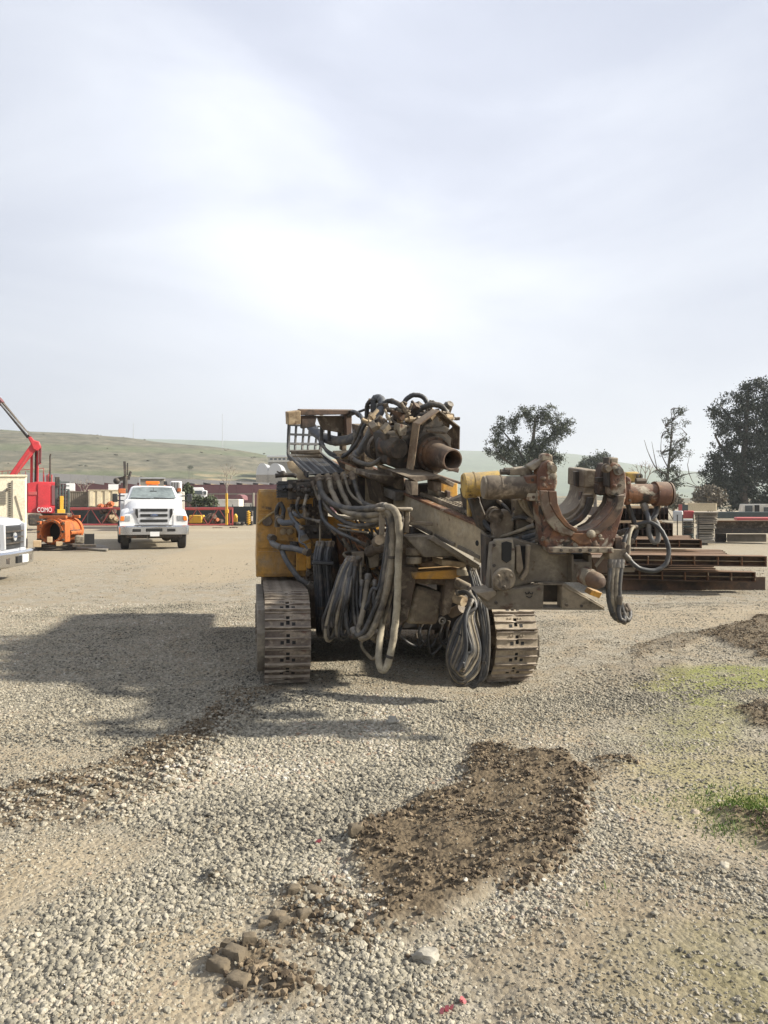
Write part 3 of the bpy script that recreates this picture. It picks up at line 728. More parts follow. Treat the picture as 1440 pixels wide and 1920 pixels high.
# grass tufts on the right
def grass():
    mb = MB(); rng = random.Random(3)
    for cxp, cyp, n, sp in ((1410, 1512, 900, 0.18), (1445, 1530, 700, 0.20), (1365, 1560, 90, 0.06), (1340, 1555, 40, 0.07), (1310, 1500, 30, 0.08), (1460, 1580, 120, 0.15), (1385, 1275, 50, 0.25), (1200, 1500, 16, 0.05), (1150, 1690, 10, 0.05), (1350, 1400, 40, 0.3)):
        c = G(cxp, cyp)
        for i in range(n):
            p = c + V((rng.gauss(0, sp), rng.gauss(0, sp * 0.8), 0)); z = gz(np.array([p.x]), np.array([p.y]))[0] - 0.004
            h = rng.uniform(0.010, 0.032); w = rng.uniform(0.002, 0.004); a = rng.uniform(0, 6.28); q = V((math.cos(a), math.sin(a), 0)); ln = V((rng.gauss(0, .35), rng.gauss(0, .35), 1)) * h
            p.z = z
            mb.add([p - q * w, p + q * w, p + ln * .6 + q * w * .7, p + ln + V((ln.x, ln.y, 0)) * .3, p + ln * .6 - q * w * .7], [(0, 1, 2, 3, 4)])
    o = bpy.data.objects.new('grass', mb.mesh('grass', MT_['grass'], 0, False)); COL.objects.link(o)
    tag(o, 'short bright green grass sprouting at the right edge of the yard', 'grass', kind='stuff')
grass()
# the big pale rock and two scraps of pink tape
def rock(px, py, r, label):
    p = G(px, py); rng = random.Random(px); bm = bmesh.new(); bmesh.ops.create_icosphere(bm, subdivisions=3, radius=1)
    for v in bm.verts:
        n = mnoise.noise(v.co * 1.3 + V((px, py, 0))) * 0.45 + mnoise.noise(v.co * 3.5) * 0.12
        v.co = V((v.co.x * 1.25, v.co.y * 0.9, v.co.z * 0.8)) * (1 + n) * r
    me = bpy.data.meshes.new('rock'); bm.to_mesh(me); bm.free(); me.materials.append(MT_['rock']); me.shade_smooth(); me.set_sharp_from_angle(angle=rad(25))
    o = bpy.data.objects.new('rock', me); COL.objects.link(o); o.location = p + V((0, 0, r * 0.5)); tag(o, label, 'rock')
rock(800, 1800, 0.034, 'large pale rock standing proud of the gravel at the bottom of the picture')
rock(735, 1355, 0.035, 'pale stone on the gravel in front of the hose coil')
def tape(px, py, ln, a, label):
    p = G(px, py); z0 = float(gz(np.array([p.x]), np.array([p.y]))[0]) + 0.012; mb = MB(); secs = []
    for i in range(9):
        t = i / 8 - .5; c = p + V((math.cos(a) * t * ln, math.sin(a) * t * ln, z0 + 0.008 * math.sin(t * 17)))
        w = 0.006 * (1.2 - abs(t)) + .004 * math.sin(i * 2.1); q = V((-math.sin(a), math.cos(a), 0.5 * math.sin(i * 1.7))) * w
        secs.append([c - q, c + q, c + q + V((0, 0, .0015)), c - q + V((0, 0, .0015))])
    mb.loft(secs); tag(mb.build('tape_scrap', MT_['pink'], None, 30), label, 'tape')
tape(838, 1895, 0.05, 0.5, 'scrap of pink marking tape at the bottom edge of the picture')
tape(597, 1583, 0.03, 0.9, 'tiny pink tape scrap among the gravel beside the dirt patch')
tape(868, 1878, 0.02, 2.2, 'tiny pink tape scrap right of the bottom tape scrap')

# ------------------------------------------------------------------ hills
def hill(name, sil, crest, base, back, mat, nz, nu=120, nv=60, x0=-900, x1=2400):
    px = np.linspace(x0, x1, nu); hz = np.interp(px, [s[0] for s in sil], [s[1] for s in sil])
    vs = []; fs = []
    for j in range(nv + 1):
        v = j / nv
        if v <= 0.6:
            t = v / 0.6; dep = base + (crest - base) * t; prof = t * t * (3 - 2 * t) * 0.55 + 0.45 * t
        else:
            t = (v - 0.6) / 0.4; dep = crest + (back - crest) * t; prof = 1 - t * t * (3 - 2 * t)
        for i in range(nu):
            top = CH + (CY - hz[i]) / FPX * crest
            X = (px[i] - CX) / FPX * crest * (0.35 + 0.65 * dep / crest)
            z = top * prof + nz * (mnoise.fractal(V((X, dep, 3)) / (crest * 0.10), 1.0, 2.0, 4)) * min(1, prof * 3) * (0.3 if abs(v - .6) < .06 else 1)
            vs.append((X, dep, max(z, -1.0) - (1.0 if j in (0, nv) else 0)))
    for j in range(nv):
        for i in range(nu - 1):
            a = j * nu + i; fs.append((a, a + 1, a + nu + 1, a + nu))
    me = bpy.data.meshes.new(name); me.from_pydata(vs, [], fs); me.shade_smooth(); me.materials.append(mat)
    o = bpy.data.objects.new(name, me); COL.objects.link(o); o['kind'] = 'structure'; return o
def hillmat(name, c1, c2, c3, sc, green=None):
    m, n, l, b = nmat(name); tc = n.new('ShaderNodeTexCoord')
    mp = n.new('ShaderNodeMapping'); mp.inputs['Scale'].default_value = (1, 1, 3.5); l.new(tc.outputs['Object'], mp.inputs[0])
    a = n.new('ShaderNodeTexNoise'); a.inputs['Scale'].default_value = sc; a.inputs['Detail'].default_value = 8; a.inputs['Roughness'].default_value = 0.65; l.new(mp.outputs[0], a.inputs['Vector'])
    r = n.new('ShaderNodeValToRGB'); e = r.color_ramp.elements; e[0].position = 0.32; e[0].color = (*c1, 1); e[1].position = 0.70; e[1].color = (*c3, 1); q = e.new(0.5); q.color = (*c2, 1)
    l.new(a.outputs[0], r.inputs[0]); cur = r.outputs[0]
    if green:
        # greener band of grass and bare tan cuttings, as wide as the slope shows them
        w = n.new('ShaderNodeTexWave'); w.bands_direction = 'Z'; w.inputs['Scale'].default_value = 0.018; w.inputs['Distortion'].default_value = 9; w.inputs['Detail'].default_value = 3; w.inputs['Detail Scale'].default_value = 0.05
        l.new(tc.outputs['Object'], w.inputs['Vector'])
        mr = n.new('ShaderNodeMapRange'); mr.inputs['From Min'].default_value = 0.72; mr.inputs['From Max'].default_value = 0.95; mr.inputs['To Max'].default_value = 0.4; l.new(w.outputs[0], mr.inputs[0])
        mx = n.new('ShaderNodeMix'); mx.data_type = 'RGBA'; l.new(mr.outputs[0], mx.inputs[0]); l.new(cur, mx.inputs[6]); mx.inputs[7].default_value = (*green, 1); cur = mx.outputs[2]
        sx = n.new('ShaderNodeSeparateXYZ'); l.new(tc.outputs['Object'], sx.inputs[0])
        lo = n.new('ShaderNodeMapRange'); lo.inputs['From Min'].default_value = 20; lo.inputs['From Max'].default_value = 8; l.new(sx.outputs[2], lo.inputs[0])
        n2 = n.new('ShaderNodeTexNoise'); n2.inputs['Scale'].default_value = 0.05; n2.inputs['Detail'].default_value = 6; l.new(mp.outputs[0], n2.inputs['Vector'])
        st = n.new('ShaderNodeMapRange'); st.inputs['From Min'].default_value = 0.52; st.inputs['From Max'].default_value = 0.60; l.new(n2.outputs[0], st.inputs[0])
        ml = n.new('ShaderNodeMath'); ml.operation = 'MULTIPLY'; l.new(lo.outputs[0], ml.inputs[0]); l.new(st.outputs[0], ml.inputs[1])
        mx = n.new('ShaderNodeMix'); mx.data_type = 'RGBA'; l.new(ml.outputs[0], mx.inputs[0]); l.new(cur, mx.inputs[6]); mx.inputs[7].default_value = (0.36, 0.28, 0.17, 1); cur = mx.outputs[2]
    f2 = n.new('ShaderNodeTexNoise'); f2.inputs['Scale'].default_value = sc * 9; f2.inputs['Detail'].default_value = 6; f2.inputs['Roughness'].default_value = 0.7; l.new(mp.outputs[0], f2.inputs['Vector'])
    m2 = n.new('ShaderNodeMapRange'); m2.inputs['From Min'].default_value = 0.3; m2.inputs['From Max'].default_value = 0.7; m2.inputs['To Min'].default_value = 0.68; m2.inputs['To Max'].default_value = 1.3; l.new(f2.outputs[0], m2.inputs[0])
    v2 = n.new('ShaderNodeVectorMath'); v2.operation = 'SCALE'; l.new(cur, v2.inputs[0]); l.new(m2.outputs[0], v2.inputs['Scale']); cur = v2.outputs[0]
    l.new(cur, b.inputs['Base Color']); b.inputs['Roughness'].default_value = 1.0; b.inputs['Specular IOR Level'].default_value = 0.1
    return m
HILL = hill('hill', [(-900, 815), (-300, 805), (0, 806), (110, 811), (240, 820), (300, 829), (400, 838), (480, 849), (560, 868), (640, 900), (760, 930), (2400, 944)], 480, 215, 900,
     hillmat('hill_grass', (0.07, 0.066, 0.048), (0.125, 0.12, 0.085), (0.21, 0.185, 0.135), 0.13, (0.115, 0.145, 0.07)), 2.2)
hill('distant_hill', [(-900, 830), (0, 828), (240, 822), (400, 826), (540, 830), (700, 836), (860, 845), (1000, 847), (1070, 851), (1160, 867), (1220, 876), (1320, 886), (1500, 893), (1900, 890), (2400, 885)], 2300, 1150, 4000,
     hillmat('far_hill_grass', (0.10, 0.13, 0.07), (0.13, 0.165, 0.085), (0.17, 0.19, 0.11), 0.006), 9, x0=-1500, x1=3000)

# scrub dotted over the near hill
hv = np.array([v.co[:] for v in HILL.data.vertices]); sel = np.where((hv[:, 1] < 500) & (hv[:, 2] > 3) & (hv[:, 0] > -420) & (hv[:, 0] < 10))[0]
NS = 170; sel = RNG.choice(sel, NS); hp = hv[sel] + RNG.normal(0, 1.5, (NS, 3)) * np.array([1, 1, 0]); hr = RNG.uniform(0.2, 0.7, NS) * np.where(RNG.random(NS) < .08, 1.8, 1)
SCRUB = stone_material('scrub', [(0.0, (0.045, 0.05, 0.03)), (0.6, (0.085, 0.085, 0.055)), (1.0, (0.15, 0.13, 0.09))], 1.0)
scatter('scrub', hp, np.stack([hr * 1.4, hr * 1.4, hr * 0.7], 1), np.zeros((NS, 3)), RNG.random(NS), SCRUB, 0.6, 'low dark scrub dotted over the grassy hill', 'scrub', 2)
# ------------------------------------------------------------------ the drill rig
# rig frame (crawlers) and mast frame (drill axis)
YAW = rad(10)
RA = V((-0.824, 6.35, 0)); RR = V((math.cos(YAW), math.sin(YAW), -0.036)); RB = V((-math.sin(YAW), math.cos(YAW), 0)); ZU = V((0, 0, 1))
def K(r, b, z): return RA + RR * r + RB * b + ZU * z
my, mp_ = rad(25), rad(11.5)
MD = V((math.sin(my) * math.cos(mp_), -math.cos(my) * math.cos(mp_), -math.sin(mp_))); MR_ = V((math.cos(my), math.sin(my), 0)); MU = MR_.cross(-MD)
S0 = P(849, 862.5, 6.5)
def M(r, t, u): return S0 + MR_ * r + MD * t + MU * u
def MT(px, py, t): return hit(px, py, S0 + MD * t, MD)
def MRr(px, py, r): return hit(px, py, S0 + MR_ * r, MR_)
def MTl(t, pts): return [MT(x, y, t) for x, y in pts]
RIG = thing('drill_rig', 'muddy yellow crawler drill rig with steel tracks, drag chain, hanging hoses and rusty pipe clamp', 'drill rig', (0.2, 7.6, 0))
m_ = MT_

# --- crawlers
def shoe_mesh(mat):
    mb = MB(); W = 0.392; p = 0.152
    hw = 0.016
    for s in (-1, 1):
        mb.box((s * (W / 4 + hw / 2), 0, 0), (W / 2 - hw, p, 0.014))
    mb.box((0, p * 0.38, 0), (2 * hw, p * 0.24, 0.0138)); mb.box((0, -p * 0.38, 0), (2 * hw, p * 0.24, 0.0138))
    f0 = len(mb.f)
    for y, h in ((-p * 0.46, 0.030), (p * 0.03, 0.026), (p * 0.46, 0.014)):
        n = 8; secs = []
        rng = random.Random(int(y * 1e4))
        for i in range(n + 1):
            x = -W / 2 + W * i / n; hh = 0.007 + h * rng.uniform(0.65, 1.05)
            if y > -0.01 and abs(x) < 0.03: hh = 0.006
            secs.append([V((x, y - 0.008, 0.006)), V((x, y + 0.008, 0.006)), V((x, y + 0.005, hh)), V((x, y - 0.004, hh))])
        mb.loft(secs)
    f1 = len(mb.f)
    for x in (-0.062, -0.036, 0.036, 0.062):
        mb.cyl((x, p * 0.25, 0.006), (x, p * 0.25, 0.015), 0.009, n=6)
    nb = len(mb.f)
    mb.box((0, 0, -0.031), (0.14, p * 0.9, 0.045))
    mb.box((-0.05, -p * 0.22, 0.004), (0.03, 0.03, 0.009)); mb.box((0.05, -p * 0.22, 0.004), (0.03, 0.03, 0.009))
    me = mb.mesh('track_shoe', mat, 30); me.materials.append(m_['black']); me.materials.append(m_['rib'])
    for k in range(f0, f1): me.polygons[k].material_index = 2
    for k in range(nb, len(me.polygons)): me.polygons[k].material_index = 1  # link and pads blackened to paint the shade inside the slots
    return me
def crawler(r0, mat, label):
    tr = bpy.data.objects.new('crawler_track', None); COL.objects.link(tr); attach(tr, RIG); tr['label'] = label
    R, L = 0.385, 2.45
    per = 2 * L + 2 * math.pi * R; n = round(per / 0.156)
    sm = shoe_mesh(mat)
    rng = random.Random(5)
    for i in range(n):
        s = (i + 0.35) / n * per
        if s < L: b, z, ang = R + s, 2 * R, 0.0; b0 = b; z -= 0.018 * math.sin(math.pi * s / L)
        elif s < L + math.pi * R: a = (s - L) / R; b, z, ang = R + L + R * math.sin(a), R + R * math.cos(a), a
        elif s < 2 * L + math.pi * R: b, z, ang = R + L - (s - L - math.pi * R), 0.0, math.pi
        else: a = math.pi + (s - 2 * L - math.pi * R) / R; b, z, ang = R + R * math.sin(a), R + R * math.cos(a), a
        z += 0.022
        yb = RB * math.cos(ang) - ZU * math.sin(ang); zn = RB * math.sin(ang) + ZU * math.cos(ang); xr = V((RR.x, RR.y, RR.z)).normalized()
        mat4 = Matrix(((xr.x, yb.x, zn.x, 0), (xr.y, yb.y, zn.y, 0), (xr.z, yb.z, zn.z, 0), (0, 0, 0, 1)))
        o = bpy.data.objects.new('track_shoe', sm); COL.objects.link(o); o.parent = tr
        # crawler empty sits at the world origin of the rig frame
        o.matrix_basis = Matrix.Translation(K(r0, b, z) + V((rng.gauss(0, .002), 0, 0))) @ mat4
    mb = MB()
    mb.prism([K(r0 - 0.14, R * 0.9, 0.20), K(r0 - 0.14, R + L, 0.20), K(r0 - 0.14, R + L, 0.62), K(r0 - 0.14, R * 0.9, 0.60)], RR * 0.28)
    mb.build('track_frame', m_['dark'], tr, bevel=0.01)
    for b in (R, R + L):
        mb = MB(); mb.lathe(K(r0 - 0.11, b, R + 0.02), RR, [(0, 0.10), (0.0, R - 0.06), (0.03, R - 0.045), (0.19, R - 0.045), (0.22, R - 0.06), (0.22, 0.10)], 28)
        mb.build('idler' if b == R else 'sprocket', m_['brownsteel'], tr)
        mb = MB(); mb.lathe(K(r0 - 0.19, b, R + 0.02), RR, [(0, 0.0), (0.0, 0.12), (0.38, 0.12), (0.38, 0.0)], 18, False); mb.build('hub', m_['brownsteel'], tr)
    for k in range(6):
        mb = MB(); q = K(r0 - 0.13, R + 0.2 + k * (L - 0.4) / 5, 0.125); mb.cyl(q, q + RR * 0.26, 0.09, n=16); mb.build('roller', m_['brownsteel'], tr)
    so = -0.262 if r0 < 1 else 0.235      # outer side frame
    mb = MB(); mb.prism([K(r0 + so, R * .35, 0.14), K(r0 + so, R * .1, 0.30), K(r0 + so, R * .1, 0.48), K(r0 + so, R * .5, 0.66), K(r0 + so, R + L - .1, 0.62), K(r0 + so, R + L + .1, 0.2), K(r0 + so, R + L - .15, 0.10), K(r0 + so, R, 0.08)], RR * (0.075 if r0 < 1 else -0.045))
    for k in range(7): mb.cyl(K(r0 + so - .012, R + .1 + k * .36, .36), K(r0 + so + .03, R + .1 + k * .36, .36), .035, n=10)
    mb.build('side_plate', m_['mudflat'], tr, bevel=0.006)
    return tr
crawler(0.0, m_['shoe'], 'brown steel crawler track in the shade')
crawler(2.06, m_['shoelit'], 'sunlit crawler track with light painted into its paler shoes')

# --- chassis, housing
mb = MB(); mb.bb((0, 0, 0), (1, 1, 1)); mb.v = []; mb.f = []
mb.prism([K(0.2, 1.0, 0.36), K(1.86, 1.0, 0.36), K(1.86, 1.0, 0.72), K(0.2, 1.0, 0.72)], RB * 1.7)
mb.build('chassis', m_['dark'], RIG, bevel=0.02)
mb = MB(); mb.prism([K(0.35, 1.15, 0.70), K(1.80, 1.15, 0.70), K(1.70, 1.15, 1.30), K(0.35, 1.15, 1.36)], RB * 1.5); mb.build('turntable', m_['dark'], RIG, bevel=0.03)
mb = MB(); mb.prism([K(0.62, 0.72, 0.86), K(1.50, 0.72, 0.86), K(1.46, 0.72, 1.18), K(0.66, 0.72, 1.22)], RB * 0.45); mb.build('turret', m_['dark'], RIG, bevel=0.03)
mb = MB(); mb.prism([K(1.0, 0.62, 0.95), K(1.62, 0.62, 0.95), K(1.60, 0.62, 1.12), K(1.0, 0.62, 1.15)], RB * 0.3); mb.build('turret_web', m_['brownsteel'], RIG, bevel=0.02)
mb = MB(); mb.prism([K(0.25, 0.82, 0.5), K(0.45, 0.82, 0.5), K(0.45, 0.82, 0.85), K(0.25, 0.82, 0.85)], RB * 0.3); mb.build('jack_block', m_['brownsteel'], RIG, bevel=0.01)
hs = MB()
FB = 1.28   # front face of the housing, metres behind the track front
def KB(px, py, b): return hit(px, py, RA + RB * b, RB)
fr = [KB(x, y, FB) for x, y in ((484, 917), (612, 917), (612, 1082), (480, 1082))]
hs.prism(fr, RB * 3.1)
house = hs.build('engine_housing', m_['yellow'], RIG, bevel=0.012, label='dented yellow engine housing above the shaded track')
for q in (((486, 921), (522, 921), (522, 958), (486, 958)), ((485, 964), (520, 964), (520, 1028), (484, 1028)), ((484, 1034), (560, 1034), (560, 1077), (483, 1077))):
    mb = MB(); mb.prism([KB(x, y, FB - 0.012) for x, y in q], RB * 0.02); mb.build('cover_panel', m_['yellow'], house, bevel=0.004)
mb = MB(); mb.tube(smooth_path([KB(x, y, FB - 0.03) for x, y in ((484, 982), (496, 972), (510, 962), (524, 956))]), 0.012); mb.build('weld_rib', m_['yellow_bright'], house)
mb = MB(); mb.cyl(KB(501, 977, FB - 0.04), KB(501, 977, FB), 0.05, 0.055, 16); mb.build('filler_cap', m_['brownsteel'], house)
for x in (531, 543):
    mb = MB(); mb.cyl(KB(x, 997, FB - 0.22), KB(x, 997, FB - 0.1), 0.032, n=16); mb.cyl(KB(x, 997, FB - 0.24), KB(x, 997, FB - 0.21), 0.02, n=8); mb.build('gauge', m_['tan'], house)
mb = MB(); mb.prism([KB(x, y, FB - 0.2) for x, y in ((518, 988), (556, 990), (556, 1016), (518, 1014))], RB * 0.15); mb.build('gauge_block', m_['yellow'], house, bevel=0.006)
# lower yellow brackets right of the housing
for q, b, th, mt in ((((556, 1008), (622, 1008), (622, 1034), (580, 1040), (580, 1070), (556, 1070)), 1.0, 0.08, 'yellow'),
                     (((622, 1020), (628, 1020), (628, 1090), (622, 1090)), 0.9, 0.08, 'dark'),
                     (((575, 1020), (583, 1018), (583, 1066), (576, 1066)), 0.85, 0.12, 'yellow'),
                     (((600, 965), (720, 985), (720, 1060), (600, 1060)), 1.55, 0.5, 'yellow'),
                     (((630, 1000), (700, 1000), (690, 1070), (640, 1075)), 1.05, 0.2, 'rustorange')):
    mb = MB(); mb.prism([KB(x, y, b) for x, y in q], RB * th); mb.build('bracket', m_[mt], RIG, bevel=0.006)
# black valve and cooler blocks at the top of the housing
rng = random.Random(11)
for x0, y0, x1, y1, b, mt in ((521, 902, 542, 932, 0.9, 'blackplastic'), (540, 899, 580, 936, 0.85, 'dark'), (556, 905, 590, 930, 0.8, 'dark'), (560, 985, 622, 1010, 0.9, 'dark'), (575, 950, 615, 985, 1.0, 'brownsteel'),
                              (545, 945, 585, 955, 1.0, 'dark'), (545, 1016, 560, 1030, 0.95, 'dark'), (590, 935, 640, 950, 0.9, 'dark'), (583, 1040, 620, 1060, 0.8, 'dark'), (576, 1064, 590, 1095, 0.9, 'brownsteel')):
    mb = MB(); mb.prism([KB(x, y, b) for x, y in ((x0, y0), (x1, y0), (x1, y1), (x0, y1))], RB * 0.22)
    for k in range(5):
        x = x0 + (x1 - x0) * (k + .5) / 5; mb.cyl(KB(x, (y0 + y1) / 2 + rng.uniform(-6, 6), b - 0.05), KB(x, (y0 + y1) / 2, b + .01), rng.uniform(0.012, 0.024), n=10)
        mb.box(KB(x, y0 + (y1 - y0) * rng.random(), b - 0.01), (0.03, 0.05, 0.02), RR, RB)
    mb.build('valve_block', m_[mt], RIG, bevel=0.004)
for k in range(6):
    mb = MB(); y = 905 + k * 5; mb.prism([KB(x, yy, 0.88) for x, yy in ((519, y), (541, y), (541, y + 3), (519, y + 3))], RB * 0.2); mb.build('cooler_fin', m_['blackplastic'], RIG)
mb = MB(); mb.tube(smooth_path([KB(x, y, 0.95) for x, y in ((516, 892), (530, 891), (548, 891), (556, 893))]), 0.022); mb.ball(KB(530, 889, .95), .035); mb.tube([KB(x, y, 0.95) for x, y in ((530, 889), (519, 884))], 0.008); mb.build('lever', m_['dark'], RIG)
# yellow plate structures behind and under the mast
for q, b, th, mt in ((((640, 872), (700, 905), (770, 930), (770, 975), (700, 985), (640, 960)), 1.9, 0.3, 'yellow'),
                     (((655, 905), (700, 925), (700, 955), (655, 940)), 1.4, 0.2, 'yellow'),
                     (((830, 905), (858, 905), (858, 950), (830, 950)), 1.6, 0.5, 'yellow')):
    mb = MB(); mb.prism([KB(x, y, b) for x, y in q], RB * th); mb.build('frame_plate', m_[mt], RIG, bevel=0.01)
# turret and tilt clevis under the mast
def fpl(pts, d, th, mt, nm, bev=0.008, dirv=None):
    mb = MB(); mb.prism([P(x, y, d) for x, y in pts], (dirv or RB) * th); return mb.build(nm, m_[mt], RIG, bevel=bev)
fpl(((780, 1097), (832, 1112), (820, 1172), (762, 1170)), 6.55, 0.45, 'mud', 'pivot_block', 0.03)
fpl(((752, 1062), (786, 1064), (778, 1100), (764, 1164), (748, 1168)), 6.45, 0.30, 'brownsteel', 'clevis_plate', 0.012)
fpl(((836, 1084), (856, 1080), (854, 1110), (844, 1150), (830, 1156)), 6.45, 0.30, 'brownsteel', 'clevis_plate', 0.012)
fpl(((772, 1073), (874, 1066), (874, 1076), (850, 1086), (776, 1086)), 6.4, 0.35, 'yellow', 'clevis_top', 0.012)
fpl(((779, 1080), (850, 1084), (850, 1098), (779, 1094)), 6.5, 0.3, 'brownsteel', 'clevis_spacer', 0.008)
fpl(((828, 1049), (880, 1055), (881, 1062), (862, 1064), (828, 1060)), 6.3, 0.35, 'tan', 'lug_plate', 0.008)
fpl(((758, 1006), (815, 1004), (858, 1042), (796, 1045)), 6.2, 0.45, 'mudflat', 'tilt_bracket', 0.01)
fpl(((746, 1024), (800, 1018), (812, 1052), (750, 1064)), 6.6, 0.4, 'brownsteel', 'tilt_plate', 0.01)
for x, y, r, d in ((776, 1034, 15, 6.3), (776, 1050, 14, 6.3), (845, 1052, 16, 6.45), (735, 1020, 12, 6.5), (868, 1072, 12, 6.4)):
    mb = MB(); q = P(x, y, d); mb.lathe(q - ZU * 0.03, ZU, [(0, r / 215 * .9), (0.008, r / 215), (0.05, r / 215), (0.06, r / 215 * .85), (0.06, 0.03), (0.075, 0.03), (0.075, 0.0)], 24, False)
    mb.build('pivot_pin', m_['mud'], RIG)
mb = MB(); mb.cyl(P(700, 1030, 6.6), P(770, 1026, 6.5), 0.035, n=14); mb.cyl(P(690, 1036, 6.65), P(705, 1028, 6.6), 0.05, n=14); mb.build('steering_cylinder', m_['brownsteel'], RIG)
mb = MB(); mb.cyl(P(706, 1016, 6.5), P(712, 1012, 6.3), 0.045, n=16); mb.build('pin_boss', m_['mud'], RIG)
for x in (672, 700):
    mb = MB(); mb.prism([P(a, b, 6.7) for a, b in ((x - 10, 1036), (x + 12, 1034), (x + 10, 1062), (x - 6, 1066))], RB * .12); mb.build('hose_clamp', m_['mud'], RIG, bevel=.008)
mb = MB(); mb.ring(P(828, 1163, 6.5), V((0.3, -1, 0)), 0.02, 0.034, 0.02, 20); mb.build('tow_ring', m_['steel'], RIG)
for k in range(22):   # greasy fittings packed under the mast
    x = rng.uniform(635, 745); y = rng.uniform(1000, 1110); d = rng.uniform(6.75, 7.1); q = P(x, y, d); a = rng.uniform(0, 3)
    mb = MB(); dv = V((math.cos(a), rng.uniform(-.5, .5), math.sin(a))); mb.lathe(q, dv, [(0, .018), (.03, .018), (.03, .026), (.06, .026), (.06, .015), (.12, .015)], 8)
    mb.build('fitting', m_[rng.choice(['brownsteel', 'dark', 'rustorange', 'yellow', 'steel'])], RIG)

# --- mast
mast_l, mast_r, mast_t, mast_b = -0.20, 0.17, -0.40, -0.66
mb = MB(); mb.prism([M(mast_l, 0.92, mast_b), M(mast_r, 0.92, mast_b), M(mast_r, 0.92, mast_t), M(mast_l, 0.92, mast_t)], MD * -3.7)
mast = mb.build('mast', m_['mast'], RIG, bevel=0.012)
mb = MB(); mb.prism([M(mast_l - 0.025, 0.94, mast_t), M(mast_l + 0.05, 0.94, mast_t), M(mast_l + .05, 0.94, mast_t + 0.022), M(mast_l - 0.025, 0.94, mast_t + 0.022)], MD * -3.7); mb.build('guide_rail', m_['rustorange'], mast, bevel=0.003)
mb = MB(); mb.prism([M(mast_r - 0.05, 0.94, mast_t), M(mast_r + 0.025, 0.94, mast_t), M(mast_r + .025, 0.94, mast_t + 0.022), M(mast_r - 0.05, 0.94, mast_t + 0.022)], MD * -3.7); mb.build('guide_rail', m_['rustorange'], mast, bevel=0.003)
for r0 in (-0.075, 0.02):      # roller chains lying on the mast
    mb = MB(); t = 0.93
    while t > -0.9:
        mb.box(M(r0 - 0.026, t, mast_t + 0.035), (0.010, 0.040, 0.034), MR_, MD, MU); mb.box(M(r0 + 0.026, t, mast_t + 0.035), (0.010, 0.040, 0.034), MR_, MD, MU)
        mb.cyl(M(r0 - 0.03, t + 0.024, mast_t + 0.035), M(r0 + 0.03, t + 0.024, mast_t + 0.035), 0.013, n=8)
        t -= 0.05
    mb.build('roller_chain', m_['mud'], mast)
mb = MB(); mb.prism([M(mast_l - 0.012, 0.93, mast_b - 0.01), M(mast_l + 0.0, 0.93, mast_b - 0.01), M(mast_l, 0.93, mast_t - 0.005), M(mast_l - 0.012, 0.93, mast_t - 0.005)], MD * -0.10); mb.build('end_plate', m_['mast'], mast, bevel=0.003)
mb = MB(); mb.cyl(M(mast_l - 0.016, 0.86, -0.53), M(mast_l + .02, 0.86, -0.53), 0.022, n=14); mb.build('bolt_hole', m_['black'], mast)
for t in (0.75, 0.35, -0.05):
    mb = MB(); mb.box(M(mast_l - 0.008, t, mast_b + 0.03), (0.02, 0.34, 0.03), MR_, MD, MU); mb.build('stiffener', m_['mudflat'], mast, bevel=0.004)

# --- head sledge
def mpl(pts, t, th, mt, nm, par=RIG, bev=0.006):
    mb = MB(); mb.prism(MTl(t, pts), MD * -th); return mb.build(nm, m_[mt], par, bevel=bev)
sl = mpl(((760, 893), (822, 891), (852, 905), (850, 914), (822, 897), (780, 904)), -0.05, 0.42, 'brownsteel', 'sledge')
mpl(((770, 903), (784, 903), (784, 929), (772, 929)), -0.05, 0.12, 'brownsteel', 'sledge_post', sl)
mpl(((812, 903), (828, 903), (828, 922), (814, 922)), -0.1, 0.12, 'brownsteel', 'sledge_post', sl)
mpl(((786, 910), (814, 908), (814, 924), (786, 926)), -0.35, 0.1, 'dark', 'sledge_web', sl)
mpl(((820, 890), (866, 904), (866, 909), (822, 896)), -0.2, 0.3, 'rust', 'side_wing', sl)
mpl(((820, 920), (840, 925), (848, 936), (822, 934)), -0.1, 0.2, 'mud', 'sledge_foot', sl)
mpl(((838, 921), (845, 921), (845, 932), (838, 932)), -0.05, 0.05, 'rust', 'sledge_bolt', sl)
mpl(((842, 940), (872, 925), (874, 946), (850, 950)), 0.1, 0.05, 'dark', 'wiper', sl)
for q, t, mt in ((((711, 865), (749, 865), (749, 870), (712, 871)), -0.75, 'tan'), (((715, 873), (747, 882), (747, 888), (716, 878)), -0.6, 'tan'), (((735, 878), (748, 882), (748, 905), (736, 900)), -0.55, 'mud'),
                 (((694, 889), (758, 895), (758, 922), (694, 897)), -0.55, 'brownsteel'), (((740, 922), (758, 922), (758, 938), (742, 940)), -0.45, 'steel'), (((712, 905), (760, 915), (760, 950), (720, 950)), -0.7, 'brownsteel'),
                 (((672, 880), (712, 895), (712, 905), (672, 890)), -0.9, 'tan'), (((660, 872), (690, 885), (690, 890), (660, 876)), -1.1, 'rustorange')):
    mpl(q, t, 0.35, mt, 'sledge_plate', sl)
